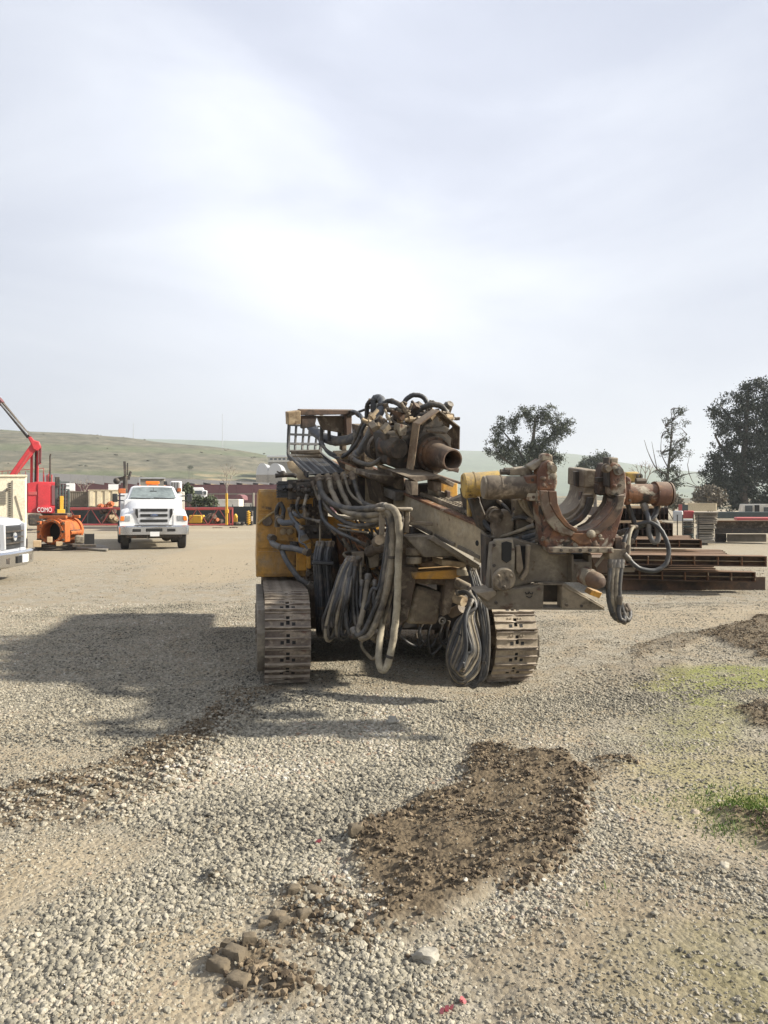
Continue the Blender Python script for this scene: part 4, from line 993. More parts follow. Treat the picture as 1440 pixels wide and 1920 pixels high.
# --- drill head
head = mpl(((722, 812), (765, 806), (780, 796), (840, 796), (852, 815), (848, 868), (828, 886), (768, 888), (728, 872)), -0.50, 0.30, 'dark', 'drill_head', RIG, 0.02)
fc = MT(812, 852, -0.36)
mb = MB(); mb.lathe(fc, MD, [(0.0, 0.0), (0.0, 0.165), (0.035, 0.165), (0.035, 0.14), (0.06, 0.135), (0.075, 0.12), (0.075, 0.0)], 32, False); fl = mb.build('flange', m_['rust'], head)
for k in range(12):
    a = k * math.pi / 6; q = fc + MD * 0.035 + (MR_ * math.cos(a) + MU * math.sin(a)) * 0.152; mb = MB(); mb.cyl(q, q + MD * 0.014, 0.011, n=6); mb.build('bolt', m_['dark'], fl)
mb = MB(); mb.lathe(fc, MD, [(-0.12, 0.20), (-0.02, 0.20), (-0.02, 0.17), (0.0, 0.165)], 30); mb.build('gear_drum', m_['dark'], head)
ax = (S0 - fc)
mb = MB(); Ls = ax.length
mb.lathe(fc, ax, [(0.05, 0.12), (0.09, 0.12), (0.12, 0.112), (Ls - 0.05, 0.099), (Ls - 0.012, 0.098), (Ls, 0.095), (Ls, 0.083), (Ls - 0.02, 0.080), (0.1, 0.078), (0.08, 0.0)], 36, False)
mb.build('drill_spindle', m_['rust'], head, label='rusty open-ended drill spindle')
mpl(((838, 884), (862, 878), (860, 887), (850, 884)), 0.0, 0.03, 'rust', 'pipe_tooth', head)
# guard: bent plate arch round the spindle
ga = MTl(-0.20, ((774, 882), (786, 795), (824, 769), (863, 800), (862, 843)))
outs = []
cen = MT(818, 850, -0.2)
inn = [p + (cen - p).normalized() * 0.014 for p in ga]
for i, mt_ in ((0, 'guard'), (1, 'guard'), (2, 'brownsteel'), (3, 'brownsteel')):  # right-hand plates in darker steel, painting the shade of their inner faces
    mb = MB(); mb.prism([ga[i], ga[i + 1], inn[i + 1], inn[i]], MD * -0.135); mb.build('guard_plate', m_[mt_], head, bevel=0.003)
mpl(((838, 812), (850, 800), (854, 806), (854, 838), (846, 835), (848, 822)), -0.3, 0.02, 'brownsteel', 'guard_gusset', head)
mpl(((826, 776), (845, 790), (843, 803), (835, 798), (828, 786)), -0.3, 0.02, 'brownsteel', 'guard_gusset', head)
# motors at the left of the head
mb = MB(); q = MT(748, 842, -0.38); mb.lathe(q, -MD, [(0, 0.0), (0, 0.085), (0.02, 0.098), (0.22, 0.098), (0.24, 0.11), (0.28, 0.11), (0.30, 0.06), (0.34, 0.0)], 24, False); mb.build('hydraulic_motor', m_['dark'], head)
mpl(((721, 820), (730, 820), (730, 858), (722, 862)), -0.62, 0.06, 'tan', 'motor_flange', head)
mb = MB(); q = MT(712, 838, -0.85); mb.ring(q, MD, 0.06, 0.135, 0.08, 28); mo = mb.build('motor_ring', m_['brownsteel'], head)
for k in range(10):
    a = k * math.pi / 5; qq = q + MD * .06 + (MR_ * math.cos(a) + MU * math.sin(a)) * .108; mb = MB(); mb.cyl(qq, qq + MD * .015, .012, n=6); mb.build('bolt', m_['dark'], mo)
mb = MB(); mb.cyl(MT(704, 838, -0.9), MT(704, 838, -1.25), 0.12, n=24); mb.build('rear_motor', m_['dark'], head)
# clutter of fittings on top of the head
rng = random.Random(21)
for k in range(46):
    x = rng.uniform(690, 846); y = 783 - 10 * math.exp(-((x - 790) / 45) ** 2) + rng.uniform(-10, 22); t = rng.uniform(-0.95, -0.35)
    q = MT(x, y, t); a = rng.uniform(-1, 3.5); dv = (MR_ * math.cos(a) + MU * math.sin(a) + MD * rng.uniform(-.8, .8)).normalized(); s = rng.uniform(.7, 1.5)
    mb = MB()
    if k % 3: mb.lathe(q - dv * .05, dv, [(0, .016 * s), (.04, .016 * s), (.04, .026 * s), (.075, .026 * s), (.075, .014 * s), (.14, .014 * s)], 8)
    else: mb.box(q, (.05 * s, .07 * s, .045 * s), dv, dv.orthogonal().normalized(), dv.cross(dv.orthogonal().normalized()))
    mb.build('fitting', m_[rng.choice(['rust', 'brownsteel', 'brownsteel', 'tan', 'dark', 'mud'])], head, bevel=0.003 if k % 3 == 0 else 0)
for q, t, mt in ((((742, 770), (760, 775), (764, 786), (752, 790)), -0.45, 'rust'), (((750, 795), (764, 798), (762, 816), (752, 818), (748, 806)), -0.35, 'cement'), (((700, 800), (748, 792), (748, 824), (716, 826), (704, 815)), -0.75, 'rust'),
                 (((792, 775), (830, 778), (838, 800), (800, 806), (786, 795)), -0.5, 'dark'), (((728, 800), (757, 800), (757, 816), (730, 818)), -0.6, 'dark')):
    mpl(q, t, 0.12, mt, 'valve_body', head)
for a, b, t in (((742, 805), (752, 822), -0.4), ((800, 808), (835, 812), -0.3), ((818, 775), (838, 795), -0.3)):
    mb = MB(); mb.tube([MT(*a, t), MT(*b, t)], 0.012); mb.build('pipe', m_['brownsteel'], head)
# --- rear cross frame above the drag chain
t = -1.75
cf = mpl(((563, 768), (668, 769), (668, 777), (565, 779)), t, 0.10, 'rust', 'rear_cross_beam')
mpl(((540, 773), (564, 770), (564, 796), (541, 797)), t + .02, 0.10, 'tan', 'beam_end_cap', cf)
mpl(((565, 780), (595, 780), (590, 800), (566, 804)), t - .02, 0.06, 'rust', 'beam_web', cf)
mpl(((595, 780), (660, 780), (660, 808), (640, 812), (606, 806)), t - .1, 0.06, 'brownsteel', 'beam_web', cf)
mpl(((648, 778), (660, 778), (660, 818), (650, 816)), t - .02, 0.08, 'rust', 'upright', cf)
mpl(((641, 790), (650, 790), (650, 845), (641, 845)), t - .1, 0.08, 'brownsteel', 'upright', cf)
for x in (603, 617, 636):
    mb = MB(); mb.cyl(MT(x, 800, t - .15), MT(x, 826, t - .15), 0.02, n=10); mb.build('pipe', m_['hoseblack'], cf)
mpl(((680, 800), (700, 800), (700, 900), (684, 895)), -1.3, 0.3, 'brownsteel', 'rear_post', cf)
mpl(((636, 850), (690, 848), (690, 862), (640, 866)), -1.45, 0.2, 'tan', 'rear_ledge', cf)
mpl(((640, 862), (700, 865), (700, 885), (650, 880)), -1.4, 0.2, 'brownsteel', 'rear_ledge', cf)
# --- drag chain: ladder of dark links, loop standing at the rear, run coming forward
def lerp(a, b, k): return a + (b - a) * k
pl = [P(542, 797, 8.75), P(541, 820, 8.75), P(540.5, 842, 8.7), P(541, 853, 8.55), P(548, 863, 8.2), P(562, 876, 7.75), P(577, 890, 7.35)]
pr = [P(606, 800, 8.95), P(604, 822, 8.95), P(601, 842, 8.9), P(601, 851, 8.75), P(612, 861, 8.4), P(628, 873, 7.95), P(644, 887, 7.55)]
pl, pr = smooth_path(pl, 4), smooth_path(pr, 4)
dc = bpy.data.objects.new('drag_chain', None); COL.objects.link(dc); attach(dc, RIG)
n = len(pl) - 1
for side, pts in (('l', pl), ('r', pr)):
    other = pr if side == 'l' else pl
    for k in range(n):
        a, b = pts[k], pts[k + 1]; ac = (other[k] - a).normalized(); mb = MB()
        up = ac.cross(b - a).normalized()
        mb.bar(lerp(a, b, -0.05) , lerp(a, b, 1.02), 0.022, 0.06, up); mb.cyl(a - ac * .014, a + ac * .014, 0.02, n=8)
        mb.build('chain_link', m_['chain'], dc)
for k in range(n + 1):
    if k < 13 and k % 3: continue
    for off in ((0.0, 0.5) if k > 11 else (0.0,)):
        if k == n and off: continue
        i2 = min(k + 1, n); a = lerp(pl[k], pl[i2], off); b = lerp(pr[k], pr[i2], off); mb = MB(); mb.bar(a, b, 0.026, 0.014, (b - a).cross(pl[i2] - pl[k - 1])); mb.build('cross_bar', m_['chain'], dc)
for f in (0.2, 0.42, 0.6, 0.82):
    mb = MB(); mb.tube([lerp(pl[k], pr[k], f) - V((0, 0, 0.0)) + V((0, 0.02, 0)) for k in range(0, n + 1)], 0.016, 6); mb.build('chain_hose', m_['hoseblack'], dc)
for q, d in ((((545, 846), (598, 843), (601, 848), (546, 852)), 8.6), (((546, 855), (602, 852), (606, 857), (549, 860)), 8.4)):
    mb = MB(); mb.prism([P(x, y, d) for x, y in q], V((0, .03, -.03))); mb.build('cover_strip', m_['mud'], dc, bevel=.004)
# tray side and end bracket
fpl(((537, 866), (543, 864), (582, 905), (580, 925), (570, 912), (540, 878)), 7.5, 0.03, 'tan', 'tray_side', 0.004, V((1, .3, 0)))
fpl(((579, 893), (640, 891), (672, 893), (671, 906), (640, 912), (600, 934), (580, 934)), 7.25, 0.05, 'brownsteel', 'tray_end', 0.006)
fpl(((630, 885), (712, 900), (715, 960), (640, 965), (612, 930)), 7.75, 0.3, 'dark', 'inner_plate', 0.01)
# --- hose saddle on the mast side
sd_ = fpl(((706, 951), (775, 951), (774, 959), (707, 959)), 6.15, 0.14, 'mud', 'hose_saddle', 0.015)
for q in (((712, 959), (723, 959), (721, 1004), (713, 1004)), ((760, 959), (769, 959), (767, 1000), (758, 998))):
    mb = MB(); mb.prism([P(x, y, 6.2) for x, y in q], RB * .07); mb.build('saddle_leg', m_['mud'], sd_, bevel=.006)
mb = MB(); mb.prism([P(x, y, 6.3) for x, y in ((768, 977), (812, 979), (812, 986), (768, 984))], RB * .08); mb.build('saddle_arm', m_['mud'], sd_, bevel=.006)
mb = MB(); mb.prism([P(x, y, 6.3) for x, y in ((768, 960), (780, 977), (768, 977))], RB * .03); mb.build('saddle_gusset', m_['mud'], sd_)

# --- hoses
def hose(pts, r, mt, nm='hose', n=8, par=RIG, k=7):
    sp = smooth_path([P(*p) for p in pts], k); hr_ = random.Random(int(pts[0][0] * 7 + pts[-1][1] * 3))
    sp = [q + V((hr_.gauss(0, .05), hr_.gauss(0, .05), hr_.gauss(0, .05))) * r if 0 < i < len(sp) - 1 else q for i, q in enumerate(sp)]
    mb = MB(); mb.tube(sp, r, n)
    if r >= .012 and mt.startswith('hose'):      # crimped couplings at both ends
        for e, f in ((0, 1), (-1, -2)):
            dv = (sp[f] - sp[e]).normalized(); cb = MB(); cb.lathe(sp[e] - dv * .01, dv, [(0, r * .8), (0, r * 1.3), (.02, r * 1.3), (.02, r * 1.15), (.055, r * 1.2), (.06, r)], 10); cb.build('coupling', m_['steel' if hr_.random() < .4 else 'brownsteel'], par, 40)
        if hr_.random() < .5:
            i = len(sp) // 2; dv = (sp[i + 1] - sp[i]).normalized(); cb = MB(); cb.lathe(sp[i] - dv * .012, dv, [(0, r), (0, r * 1.18), (.024, r * 1.18), (.024, r)], 10); cb.build('hose_clip', m_['dark'], par, 40)
    return mb.build(nm, m_[mt], par, 60)
def ferrule(p, q, r, mt='steel'):
    mb = MB(); a = P(*p); b = P(*q); mb.lathe(a, b - a, [(0, r * .8), (0, r), ((b - a).length * .6, r), ((b - a).length * .6, r * 1.25), ((b - a).length, r * 1.25), ((b - a).length, r * .6)], 10); mb.build('hose_fitting', m_[mt], RIG)
# five big hoses from the drag chain
for i, (x, y) in enumerate(((600, 897), (616, 896), (631, 894), (646, 893), (662, 892))):
    d0 = 7.15 - i * .02
    ferrule((x - 4, y - 6, d0), (x + 2, y + 5, d0 - .02), 0.030, 'mud')
hose([(598, 897, 7.12), (604, 925, 7.0), (624, 945, 6.85), (655, 954, 6.65), (690, 954, 6.4), (716, 950, 6.22)], 0.030, 'hose')
hose([(716, 950, 6.22), (738, 955, 6.12), (748, 985, 6.1), (747, 1060, 6.1), (744, 1140, 6.1), (736, 1205, 6.1), (727, 1245, 6.1), (717, 1257, 6.1), (710, 1240, 6.12), (712, 1200, 6.2), (717, 1160, 6.3), (724, 1100, 6.5)], 0.030, 'hosepale')
hose([(616, 896, 7.1), (624, 925, 6.95), (645, 958, 6.7), (680, 966, 6.45), (712, 964, 6.25), (730, 962, 6.15), (736, 1000, 6.14), (731, 1080, 6.16), (712, 1150, 6.18), (692, 1190, 6.2), (676, 1196, 6.2), (672, 1180, 6.25), (680, 1150, 6.3), (690, 1080, 6.5)], 0.026, 'hosemud')
hose([(631, 894, 7.08), (645, 930, 6.95), (665, 965, 6.75), (690, 975, 6.45), (715, 972, 6.25), (728, 966, 6.18), (732, 1005, 6.2), (724, 1085, 6.2), (708, 1140, 6.22), (695, 1180, 6.25), (700, 1196, 6.27), (716, 1180, 6.3), (724, 1130, 6.4)], 0.024, 'hosemud')
hose([(646, 893, 7.06), (657, 925, 6.95), (680, 945, 6.8), (705, 955, 6.4), (722, 957, 6.2), (742, 966, 6.18), (746, 1010, 6.2), (738, 1090, 6.22), (722, 1160, 6.25), (705, 1230, 6.3), (690, 1228, 6.32), (676, 1200, 6.35), (682, 1120, 6.5)], 0.014, 'hosemud')
hose([(662, 892, 7.04), (668, 915, 6.98), (680, 942, 6.85), (708, 952, 6.4), (740, 954, 6.2), (752, 975, 6.2), (748, 1020, 6.25), (742, 1110, 6.3), (735, 1180, 6.3), (726, 1192, 6.3), (722, 1170, 6.3)], 0.024, 'hose')
hose([(596, 912, 7.1), (612, 950, 6.95), (640, 975, 6.8), (668, 985, 6.6), (700, 982, 6.4), (718, 972, 6.25), (727, 975, 6.2), (729, 1020, 6.2), (716, 1100, 6.2), (690, 1170, 6.2), (672, 1192, 6.2), (662, 1180, 6.25)], 0.022, 'hose')
hose([(586, 905, 7.15), (600, 940, 7.05), (625, 965, 6.9), (660, 972, 6.75), (700, 968, 6.5)], 0.016, 'hosemud')
hose([(600, 950, 7.0), (607, 975, 6.9), (632, 996, 6.7), (665, 1012, 6.6), (684, 1022, 6.6)], 0.018, 'hoseblack')
hose([(634, 984, 6.8), (668, 990, 6.6), (700, 988, 6.5), (722, 980, 6.3)], 0.012, 'steel')
hose([(634, 991, 6.8), (668, 996, 6.6), (690, 998, 6.5)], 0.010, 'hosemud')
# thick hoses inside the hanging bundle
for x, w, b, mt in ((721, 0.018, 1150, 'hose'), (728, 0.02, 1165, 'hose'), (738, 0.014, 1180, 'hosemud'), (716, 0.016, 1120, 'hoseblack'), (741, 0.018, 1120, 'hose')):
    hose([(732, 962, 6.2), (x + 12, 985, 6.19), (x + 6, 1040, 6.22), (x - 6, 1100, 6.25), (x - 18, b - 15, 6.28), (x - 30, b + 20, 6.3), (x - 40, b + 14, 6.35), (x - 38, b - 30, 6.45)], w, mt)
# fan of hoses from the clamp going down left
for k in range(9):
    e = 606 + k * 5.0; yb = 1172 + 14 * math.sin(k * 1.3); s = 652 + k * 3
    hose([(s, 1046, 6.6 - .01 * k), (s - 14, 1070, 6.5), ((s + e) / 2 - 6, 1115, 6.42 - .015 * k), (e, yb - 10, 6.4), (e + 2, yb + 12 + 3 * (k % 3), 6.42), (e + 14, yb + 2, 6.5), (e + 24, 1110, 6.6)], 0.013 + 0.003 * (k % 2), ('hose', 'hosemud', 'hose', 'hoseblack')[k % 4])
hose([(664, 1048, 6.55), (655, 1080, 6.45), (649, 1130, 6.38), (650, 1170, 6.35), (659, 1192, 6.34), (668, 1190, 6.34), (672, 1160, 6.38), (668, 1110, 6.45), (672, 1060, 6.55)], 0.022, 'hose')
hose([(676, 1050, 6.55), (676, 1090, 6.45), (680, 1120, 6.42), (678, 1140, 6.45), (684, 1100, 6.5)], 0.013, 'hosemud')
hose([(668, 1052, 6.5), (662, 1100, 6.42), (664, 1150, 6.38), (672, 1185, 6.34), (684, 1195, 6.32), (700, 1170, 6.3), (715, 1120, 6.28), (724, 1060, 6.25)], 0.020, 'hose')
# black vertical bundle
for k in range(7):
    x = 592 + k * 4.6; d = 6.9 - .05 * (k % 3)
    hose([(x + 4, 1018, d + .1), (x - 2, 1050, d), (x + 1, 1110, d), (x + 3, 1160, d), (x + 6 + k, 1192, d + .1), (x + 18 + k, 1180, d + .3)], 0.017, 'hoseblack')
mb = MB(); q = P(605, 1055, 6.78); mb.box(q, (.19, .14, .03), RR, RB); mb.build('cable_strap', m_['blackplastic'], RIG, bevel=.006)
# hoses on the engine housing
hose([(520, 985, 7.35), (519, 958, 7.3), (526, 945, 7.25), (532, 958, 7.25), (528, 975, 7.25)], 0.022, 'hoseblack')
hose([(522, 972, 7.3), (530, 980, 7.2), (548, 980, 7.15), (558, 986, 7.1), (566, 1000, 7.05), (572, 1012, 7.05)], 0.030, 'hosegrey')
hose([(543, 955, 7.2), (546, 968, 7.15), (556, 982, 7.1), (566, 992, 7.05)], 0.02, 'hosegrey')
hose([(548, 960, 7.2), (560, 968, 7.1), (575, 966, 7.05)], 0.02, 'hosegrey')
hose([(508, 1008, 7.4), (513, 1020, 7.3), (528, 1026, 7.2), (550, 1028, 7.1), (578, 1036, 7.0)], 0.030, 'hosegrey')
hose([(528, 1028, 7.25), (534, 1045, 7.1), (546, 1065, 7.0), (562, 1085, 6.95), (585, 1100, 6.95)], 0.026, 'hoseblack')
hose([(562, 1000, 7.0), (562, 1015, 6.95), (572, 1022, 6.95), (576, 1030, 6.95)], 0.010, 'hosegrey')
hose([(560, 935, 7.1), (556, 950, 7.05), (562, 965, 7.05), (575, 972, 7.0), (600, 978, 6.9)], 0.014, 'hose')
hose([(575, 930, 7.0), (570, 950, 6.95), (572, 968, 6.95)], 0.014, 'hosemud')
hose([(600, 930, 7.0), (602, 960, 6.95), (614, 985, 6.9), (630, 1000, 6.85)], 0.018, 'hoseblack')
ferrule((506, 1006, 7.4), (513, 1010, 7.32), .03, 'brownsteel')
# hoses on top, between the cross beam and the head
hose([(578, 785, 8.4), (588, 806, 8.3), (606, 820, 8.15), (634, 827, 8.0), (660, 823, 7.8), (674, 812, 7.7)], 0.055, 'hosegrey', n=10)
hose([(590, 772, 8.4), (588, 795, 8.3), (596, 815, 8.2), (604, 835, 8.0), (622, 850, 7.8), (648, 852, 7.6), (660, 838, 7.5), (676, 800, 7.4), (690, 785, 7.35), (716, 788, 7.2)], 0.018, 'hose')
hose([(588, 776, 8.4), (594, 770, 8.35), (604, 780, 8.3), (612, 790, 8.25)], 0.016, 'hosemud')
hose([(602, 822, 8.1), (612, 845, 7.9), (634, 858, 7.7), (655, 848, 7.5), (672, 825, 7.4), (682, 800, 7.35), (704, 780, 7.3), (722, 790, 7.2)], 0.018, 'hoseblack')
hose([(612, 790, 8.2), (640, 785, 8.0), (668, 774, 7.8), (690, 766, 7.6), (698, 762, 7.5)], 0.014, 'hose')
hose([(612, 795, 8.2), (650, 776, 8.0), (664, 772, 7.8), (676, 780, 7.6), (680, 795, 7.5), (670, 815, 7.5), (664, 830, 7.5)], 0.02, 'hoseblack')
hose([(670, 776, 7.7), (680, 785, 7.6), (682, 800, 7.6), (672, 812, 7.6)], 0.02, 'hose')
hose([(688, 790, 7.3), (688, 765, 7.25), (692, 754, 7.2), (700, 753, 7.2)], 0.022, 'hoseblack')
hose([(700, 800, 7.4), (702, 770, 7.3), (702, 752, 7.25), (709, 746, 7.2), (716, 753, 7.15), (714, 770, 7.1), (706, 785, 7.1), (694, 812, 7.2), (680, 838, 7.3), (668, 855, 7.4)], 0.040, 'hosegrey', n=10)
mb = MB(); q = P(700, 762, 7.2); mb.box(q, (.05, .1, .13)); mb.build('hose_block', m_['blackplastic'], RIG, bevel=.008)
hose([(724, 765, 7.1), (722, 757, 7.1), (728, 752, 7.1), (740, 754, 7.05), (754, 763, 7.0), (764, 776, 6.95)], 0.024, 'hose')
hose([(726, 768, 7.05), (736, 768, 7.05), (752, 770, 7.0), (766, 782, 6.95)], 0.02, 'hosemud')
hose([(756, 762, 7.2), (761, 750, 7.2), (772, 742, 7.2), (784, 741, 7.2), (795, 746, 7.2), (801, 757, 7.2), (804, 766, 7.2)], 0.024, 'hoseblack')
hose([(764, 790, 6.9), (780, 772, 6.85), (798, 762, 6.85), (812, 758, 6.85), (828, 762, 6.85), (838, 775, 6.85), (846, 788, 6.85)], 0.028, 'hose')
hose([(770, 795, 6.95), (786, 780, 6.9), (802, 774, 6.9)], 0.014, 'hosemud')
hose([(834, 764, 6.9), (841, 759, 6.88), (844, 758, 6.86)], 0.026, 'hoseblack')
hose([(846, 784, 6.9), (854, 785, 6.9), (862, 785, 6.9)], 0.016, 'brownsteel')
hose([(804, 754, 6.9), (812, 752, 6.9), (816, 756, 6.9)], 0.008, 'dark')
hose([(724, 848, 7.0), (712, 862, 6.95), (695, 871, 6.95), (676, 868, 7.0), (658, 858, 7.1)], 0.024, 'hose')
hose([(720, 800, 7.1), (736, 795, 7.05), (745, 780, 7.0)], 0.02, 'hosemud')
for x, y in ((705, 790), (726, 812), (740, 800), (712, 805), (733, 778), (778, 785), (790, 770), (770, 765)):
    hose([(x, y, 7.05), (x + rng.uniform(-8, 8), y - rng.uniform(6, 16), 7.0), (x + rng.uniform(6, 20), y + rng.uniform(-6, 8), 6.98)], rng.uniform(.010, .02), rng.choice(['hosemud', 'hose', 'brownsteel', 'rust']))
# coil on the right
rng = random.Random(33)
for k in range(9):
    a = k / 8; bot = 1284 - 36 * a + rng.uniform(-3, 3); lx = 838 + 20 * a + rng.uniform(-2, 2); rx = 908 - 24 * a + rng.uniform(-2, 2); top = 1120 + 14 * a; d = 6.12 - 0.02 * k
    hose([(884, top - 6, d + .1), (872, top + 30, d), (lx + 16, 1170 + 6 * k, d - .03), (lx, 1225 + 4 * k, d - .04), (lx + 10, bot - 8, d - .04), ((lx + rx) / 2 - 3, bot, d - .03), (rx - 10, bot - 22, d), (rx - 2, 1215, d + .02), (rx - 14, 1160, d + .05), (892, top + 4, d + .1), (880, top - 18, d + .16)], 0.015 + .003 * (k % 2), ('hose', 'hosemud', 'hose', 'hoseblack', 'hosemud')[k % 5])
for k in range(4):
    hose([(878 + 3 * k, 1062, 6.3), (888 + 4 * k, 1100, 6.2), (900 + 4 * k, 1150, 6.12), (907 + 3 * k, 1210, 6.1), (902 + 3 * k, 1262, 6.1), (890 + 2 * k, 1287 - 3 * k, 6.1), (878, 1278 - 4 * k, 6.12), (884, 1240, 6.15)], 0.018, ('hoseblack', 'hose')[k % 2])
hose([(858, 1112, 6.2), (872, 1110, 6.15), (884, 1118, 6.1), (887, 1135, 6.1), (880, 1160, 6.1), (868, 1190, 6.1)], 0.02, 'hose')
mb = MB(); mb.tube([P(x, y, 5.98) for x, y in ((854, 1185), (862, 1190), (872, 1194))], .006); mb.build('cable_tie', m_['blackplastic'], RIG)
# --- fittings under the right of the mast
for a, b, mt in (((855, 1092, 6.5), (886, 1108, 6.3), 'mud'), ((850, 1120, 6.5), (870, 1128, 6.4), 'tan'), ((846, 1150, 6.6), (866, 1140, 6.5), 'brownsteel')):
    mb = MB(); mb.cyl(P(*a), P(*b), .045, n=12); mb.build('fitting', m_[mt], RIG)
for k in range(6):
    x = 762 + k * 17 + rng.uniform(-6, 6); hose([(x, 1166, 6.9), (x + rng.uniform(-8, 8), 1192, 6.9), (x + rng.uniform(0, 25), 1205 + rng.uniform(0, 25), 7.0), (x + rng.uniform(20, 40), 1190, 7.1)], .012, 'hoseblack')

# --- dark frame between mast and turret
fpl(((772, 985), (905, 1062), (905, 1104), (868, 1118), (800, 1075), (764, 1040)), 6.75, 0.35, 'dark', 'mast_cradle', 0.02)
fpl(((812, 1004), (900, 1060), (898, 1068), (806, 1012)), 6.1, 0.25, 'mudflat', 'mast_sole', 0.006)
fpl(((846, 1040), (884, 1058), (882, 1050), (862, 1036)), 6.2, 0.3, 'mud', 'mast_lug', 0.006)
rng = random.Random(77)
for k in range(16):
    x = rng.uniform(600, 700); y = rng.uniform(955, 1040); d = rng.uniform(6.8, 7.1)
    hose([(x, y, d), (x + rng.uniform(-25, 25), y + rng.uniform(5, 30), d - .08), (x + rng.uniform(-10, 50), y + rng.uniform(20, 55), d - .05), (x + rng.uniform(0, 60), y + rng.uniform(30, 80), d)], rng.uniform(.008, .018), rng.choice(['hoseblack', 'hose', 'hoseblack', 'dark', 'hosemud', 'rustorange']))
# --- pipe clamp at the mast foot: it faces the camera more squarely than the mast does
TF = 1.70
_cc = S0 + MD * TF
cy_, cp_ = rad(6), rad(6)
MD = V((math.sin(cy_) * math.cos(cp_), -math.cos(cy_) * math.cos(cp_), -math.sin(cp_))); MR_ = V((math.cos(cy_), math.sin(cy_), 0)); MU = MR_.cross(-MD)
S0 = _cc - MD * TF
CL = mpl(((1009, 921), (1012, 965), (1018, 1000), (1022, 1026), (1149, 1026), (1158, 995), (1168, 960), (1174, 925), (1157, 930), (1152, 948), (1140, 965), (1118, 986), (1100, 994), (1083, 995), (1068, 990), (1052, 973), (1045, 957), (1043, 940), (1043, 921)), TF, 0.15, 'rustcake', 'pipe_clamp', RIG, 0.006)
CL['label'] = 'rusty U-shaped pipe clamp caked with cement'
mpl(((1013, 920), (1016, 950), (1025, 976), (1042, 997), (1072, 1006), (1078, 998), (1060, 988), (1044, 969), (1031, 945), (1028, 920)), TF + .025, .03, 'cement', 'liner', CL, .005)
mpl(((1029, 921), (1031, 944), (1044, 968), (1060, 987), (1078, 997), (1084, 993), (1068, 983), (1054, 966), (1046, 944), (1044, 921)), TF + .03, .22, 'rustorange', 'liner', CL, .004)
mpl(((1173, 928), (1167, 957), (1152, 980), (1126, 1000), (1112, 1004), (1106, 996), (1122, 988), (1142, 968), (1155, 948), (1159, 930)), TF + .02, .25, 'rust', 'liner', CL, .005)
mpl(((1076, 1000), (1102, 1000), (1110, 1018), (1098, 1022), (1084, 1020), (1070, 1010)), TF + .012, .02, 'rustorange', 'wear_patch', CL, .004)
mb = MB(); q = MT(1108, 1001, TF + .02); mb.ball(q, .026, sc=(1.2, .6, 1.1)); mb.build('cement_lump', m_['cement'], CL)
for y in (1014, 1020):
    pass
# connecting trough and rear jaw
cF = MT(1098, 938, TF - .15); 
def arc(cx, cy, r, a0, a1, n, t): return [MT(cx + r * math.cos(a0 + (a1 - a0) * i / n), cy + r * math.sin(a0 + (a1 - a0) * i / n), t) for i in range(n + 1)]
def jaw(t, th, cx, cy, ri, ro, a0, a1, mt, nm, par):
    mb = MB(); mb.prism(arc(cx, cy, ro, a0, a1, 14, t) + arc(cx, cy, ri, a1, a0, 14, t), MD * -th); return mb.build(nm, m_[mt], par, bevel=.005)
jaw(1.545, .24, 1052, 930, 52, 62, 0.05, math.pi * .97, 'dark', 'trough', CL)
jaw(1.43, .05, 1040, 922, 50, 66, 0.0, math.pi, 'dark', 'trough_rib', CL)
jaw(1.50, .05, 1047, 927, 49, 66, 0.0, math.pi, 'mud', 'trough_rib', CL)
mpl(((1096, 881), (1121, 881), (1120, 914), (1095, 915)), 1.46, .34, 'mud', 'rear_jaw', CL, .01)
jaw(1.455, .30, 1045, 914, 51, 75, 0.0, math.pi * .9, 'mud', 'rear_jaw', CL)
mpl(((1078, 884), (1094, 883), (1093, 912), (1080, 912)), 1.36, .05, 'dark', 'jaw_pad', CL, .004)
# jaw arms with bolts
la = mpl(((1009, 921), (1010, 885), (1018, 868), (1028, 862), (1040, 868), (1044, 885), (1046, 905), (1042, 921)), TF - .01, .13, 'rustcake', 'clamp_arm', CL, .012)
mpl(((1016, 866), (1017, 853), (1026, 850), (1036, 853), (1037, 868), (1026, 863)), TF - .03, .09, 'cement', 'arm_tip', CL, .008)
mpl(((992, 874), (1014, 861), (1020, 862), (1012, 876), (1000, 884)), TF - .05, .12, 'cement', 'arm_wing', CL, .01)
ra = mpl(((1147, 928), (1145, 890), (1144, 872), (1152, 866), (1163, 871), (1174, 888), (1176, 925), (1172, 945)), TF - .01, .13, 'rustcake', 'clamp_arm', CL, .012)
mpl(((1146, 872), (1145, 859), (1160, 858), (1159, 871)), TF - .03, .09, 'cement', 'arm_tip', CL, .008)
mpl(((1139, 858), (1144, 858), (1144, 915), (1139, 912)), TF - .02, .08, 'dark', 'arm_plate', CL, .004)
mpl(((1127, 880), (1130, 870), (1138, 868), (1139, 928), (1125, 930), (1124, 900)), TF - .12, .10, 'rust', 'arm_cheek', CL, .008)
for x, y, mt in ((1034, 877, 'mud'), (1135, 878, 'mud'), (1157, 882, 'steel')):
    mb = MB(); q = MT(x, y, TF - .02); mb.lathe(q, MD, [(0, .032), (.02, .032), (.02, .02), (.06, .02), (.06, 0)], 12, False); mb.build('clamp_bolt', m_[mt], CL)
mpl(((1120, 896), (1138, 894), (1138, 902), (1121, 904)), TF - .10, .05, 'dark', 'shim', CL, .003)
mpl(((1121, 908), (1139, 908), (1139, 930), (1122, 926)), TF - .13, .08, 'rust', 'cheek_block', CL, .004)
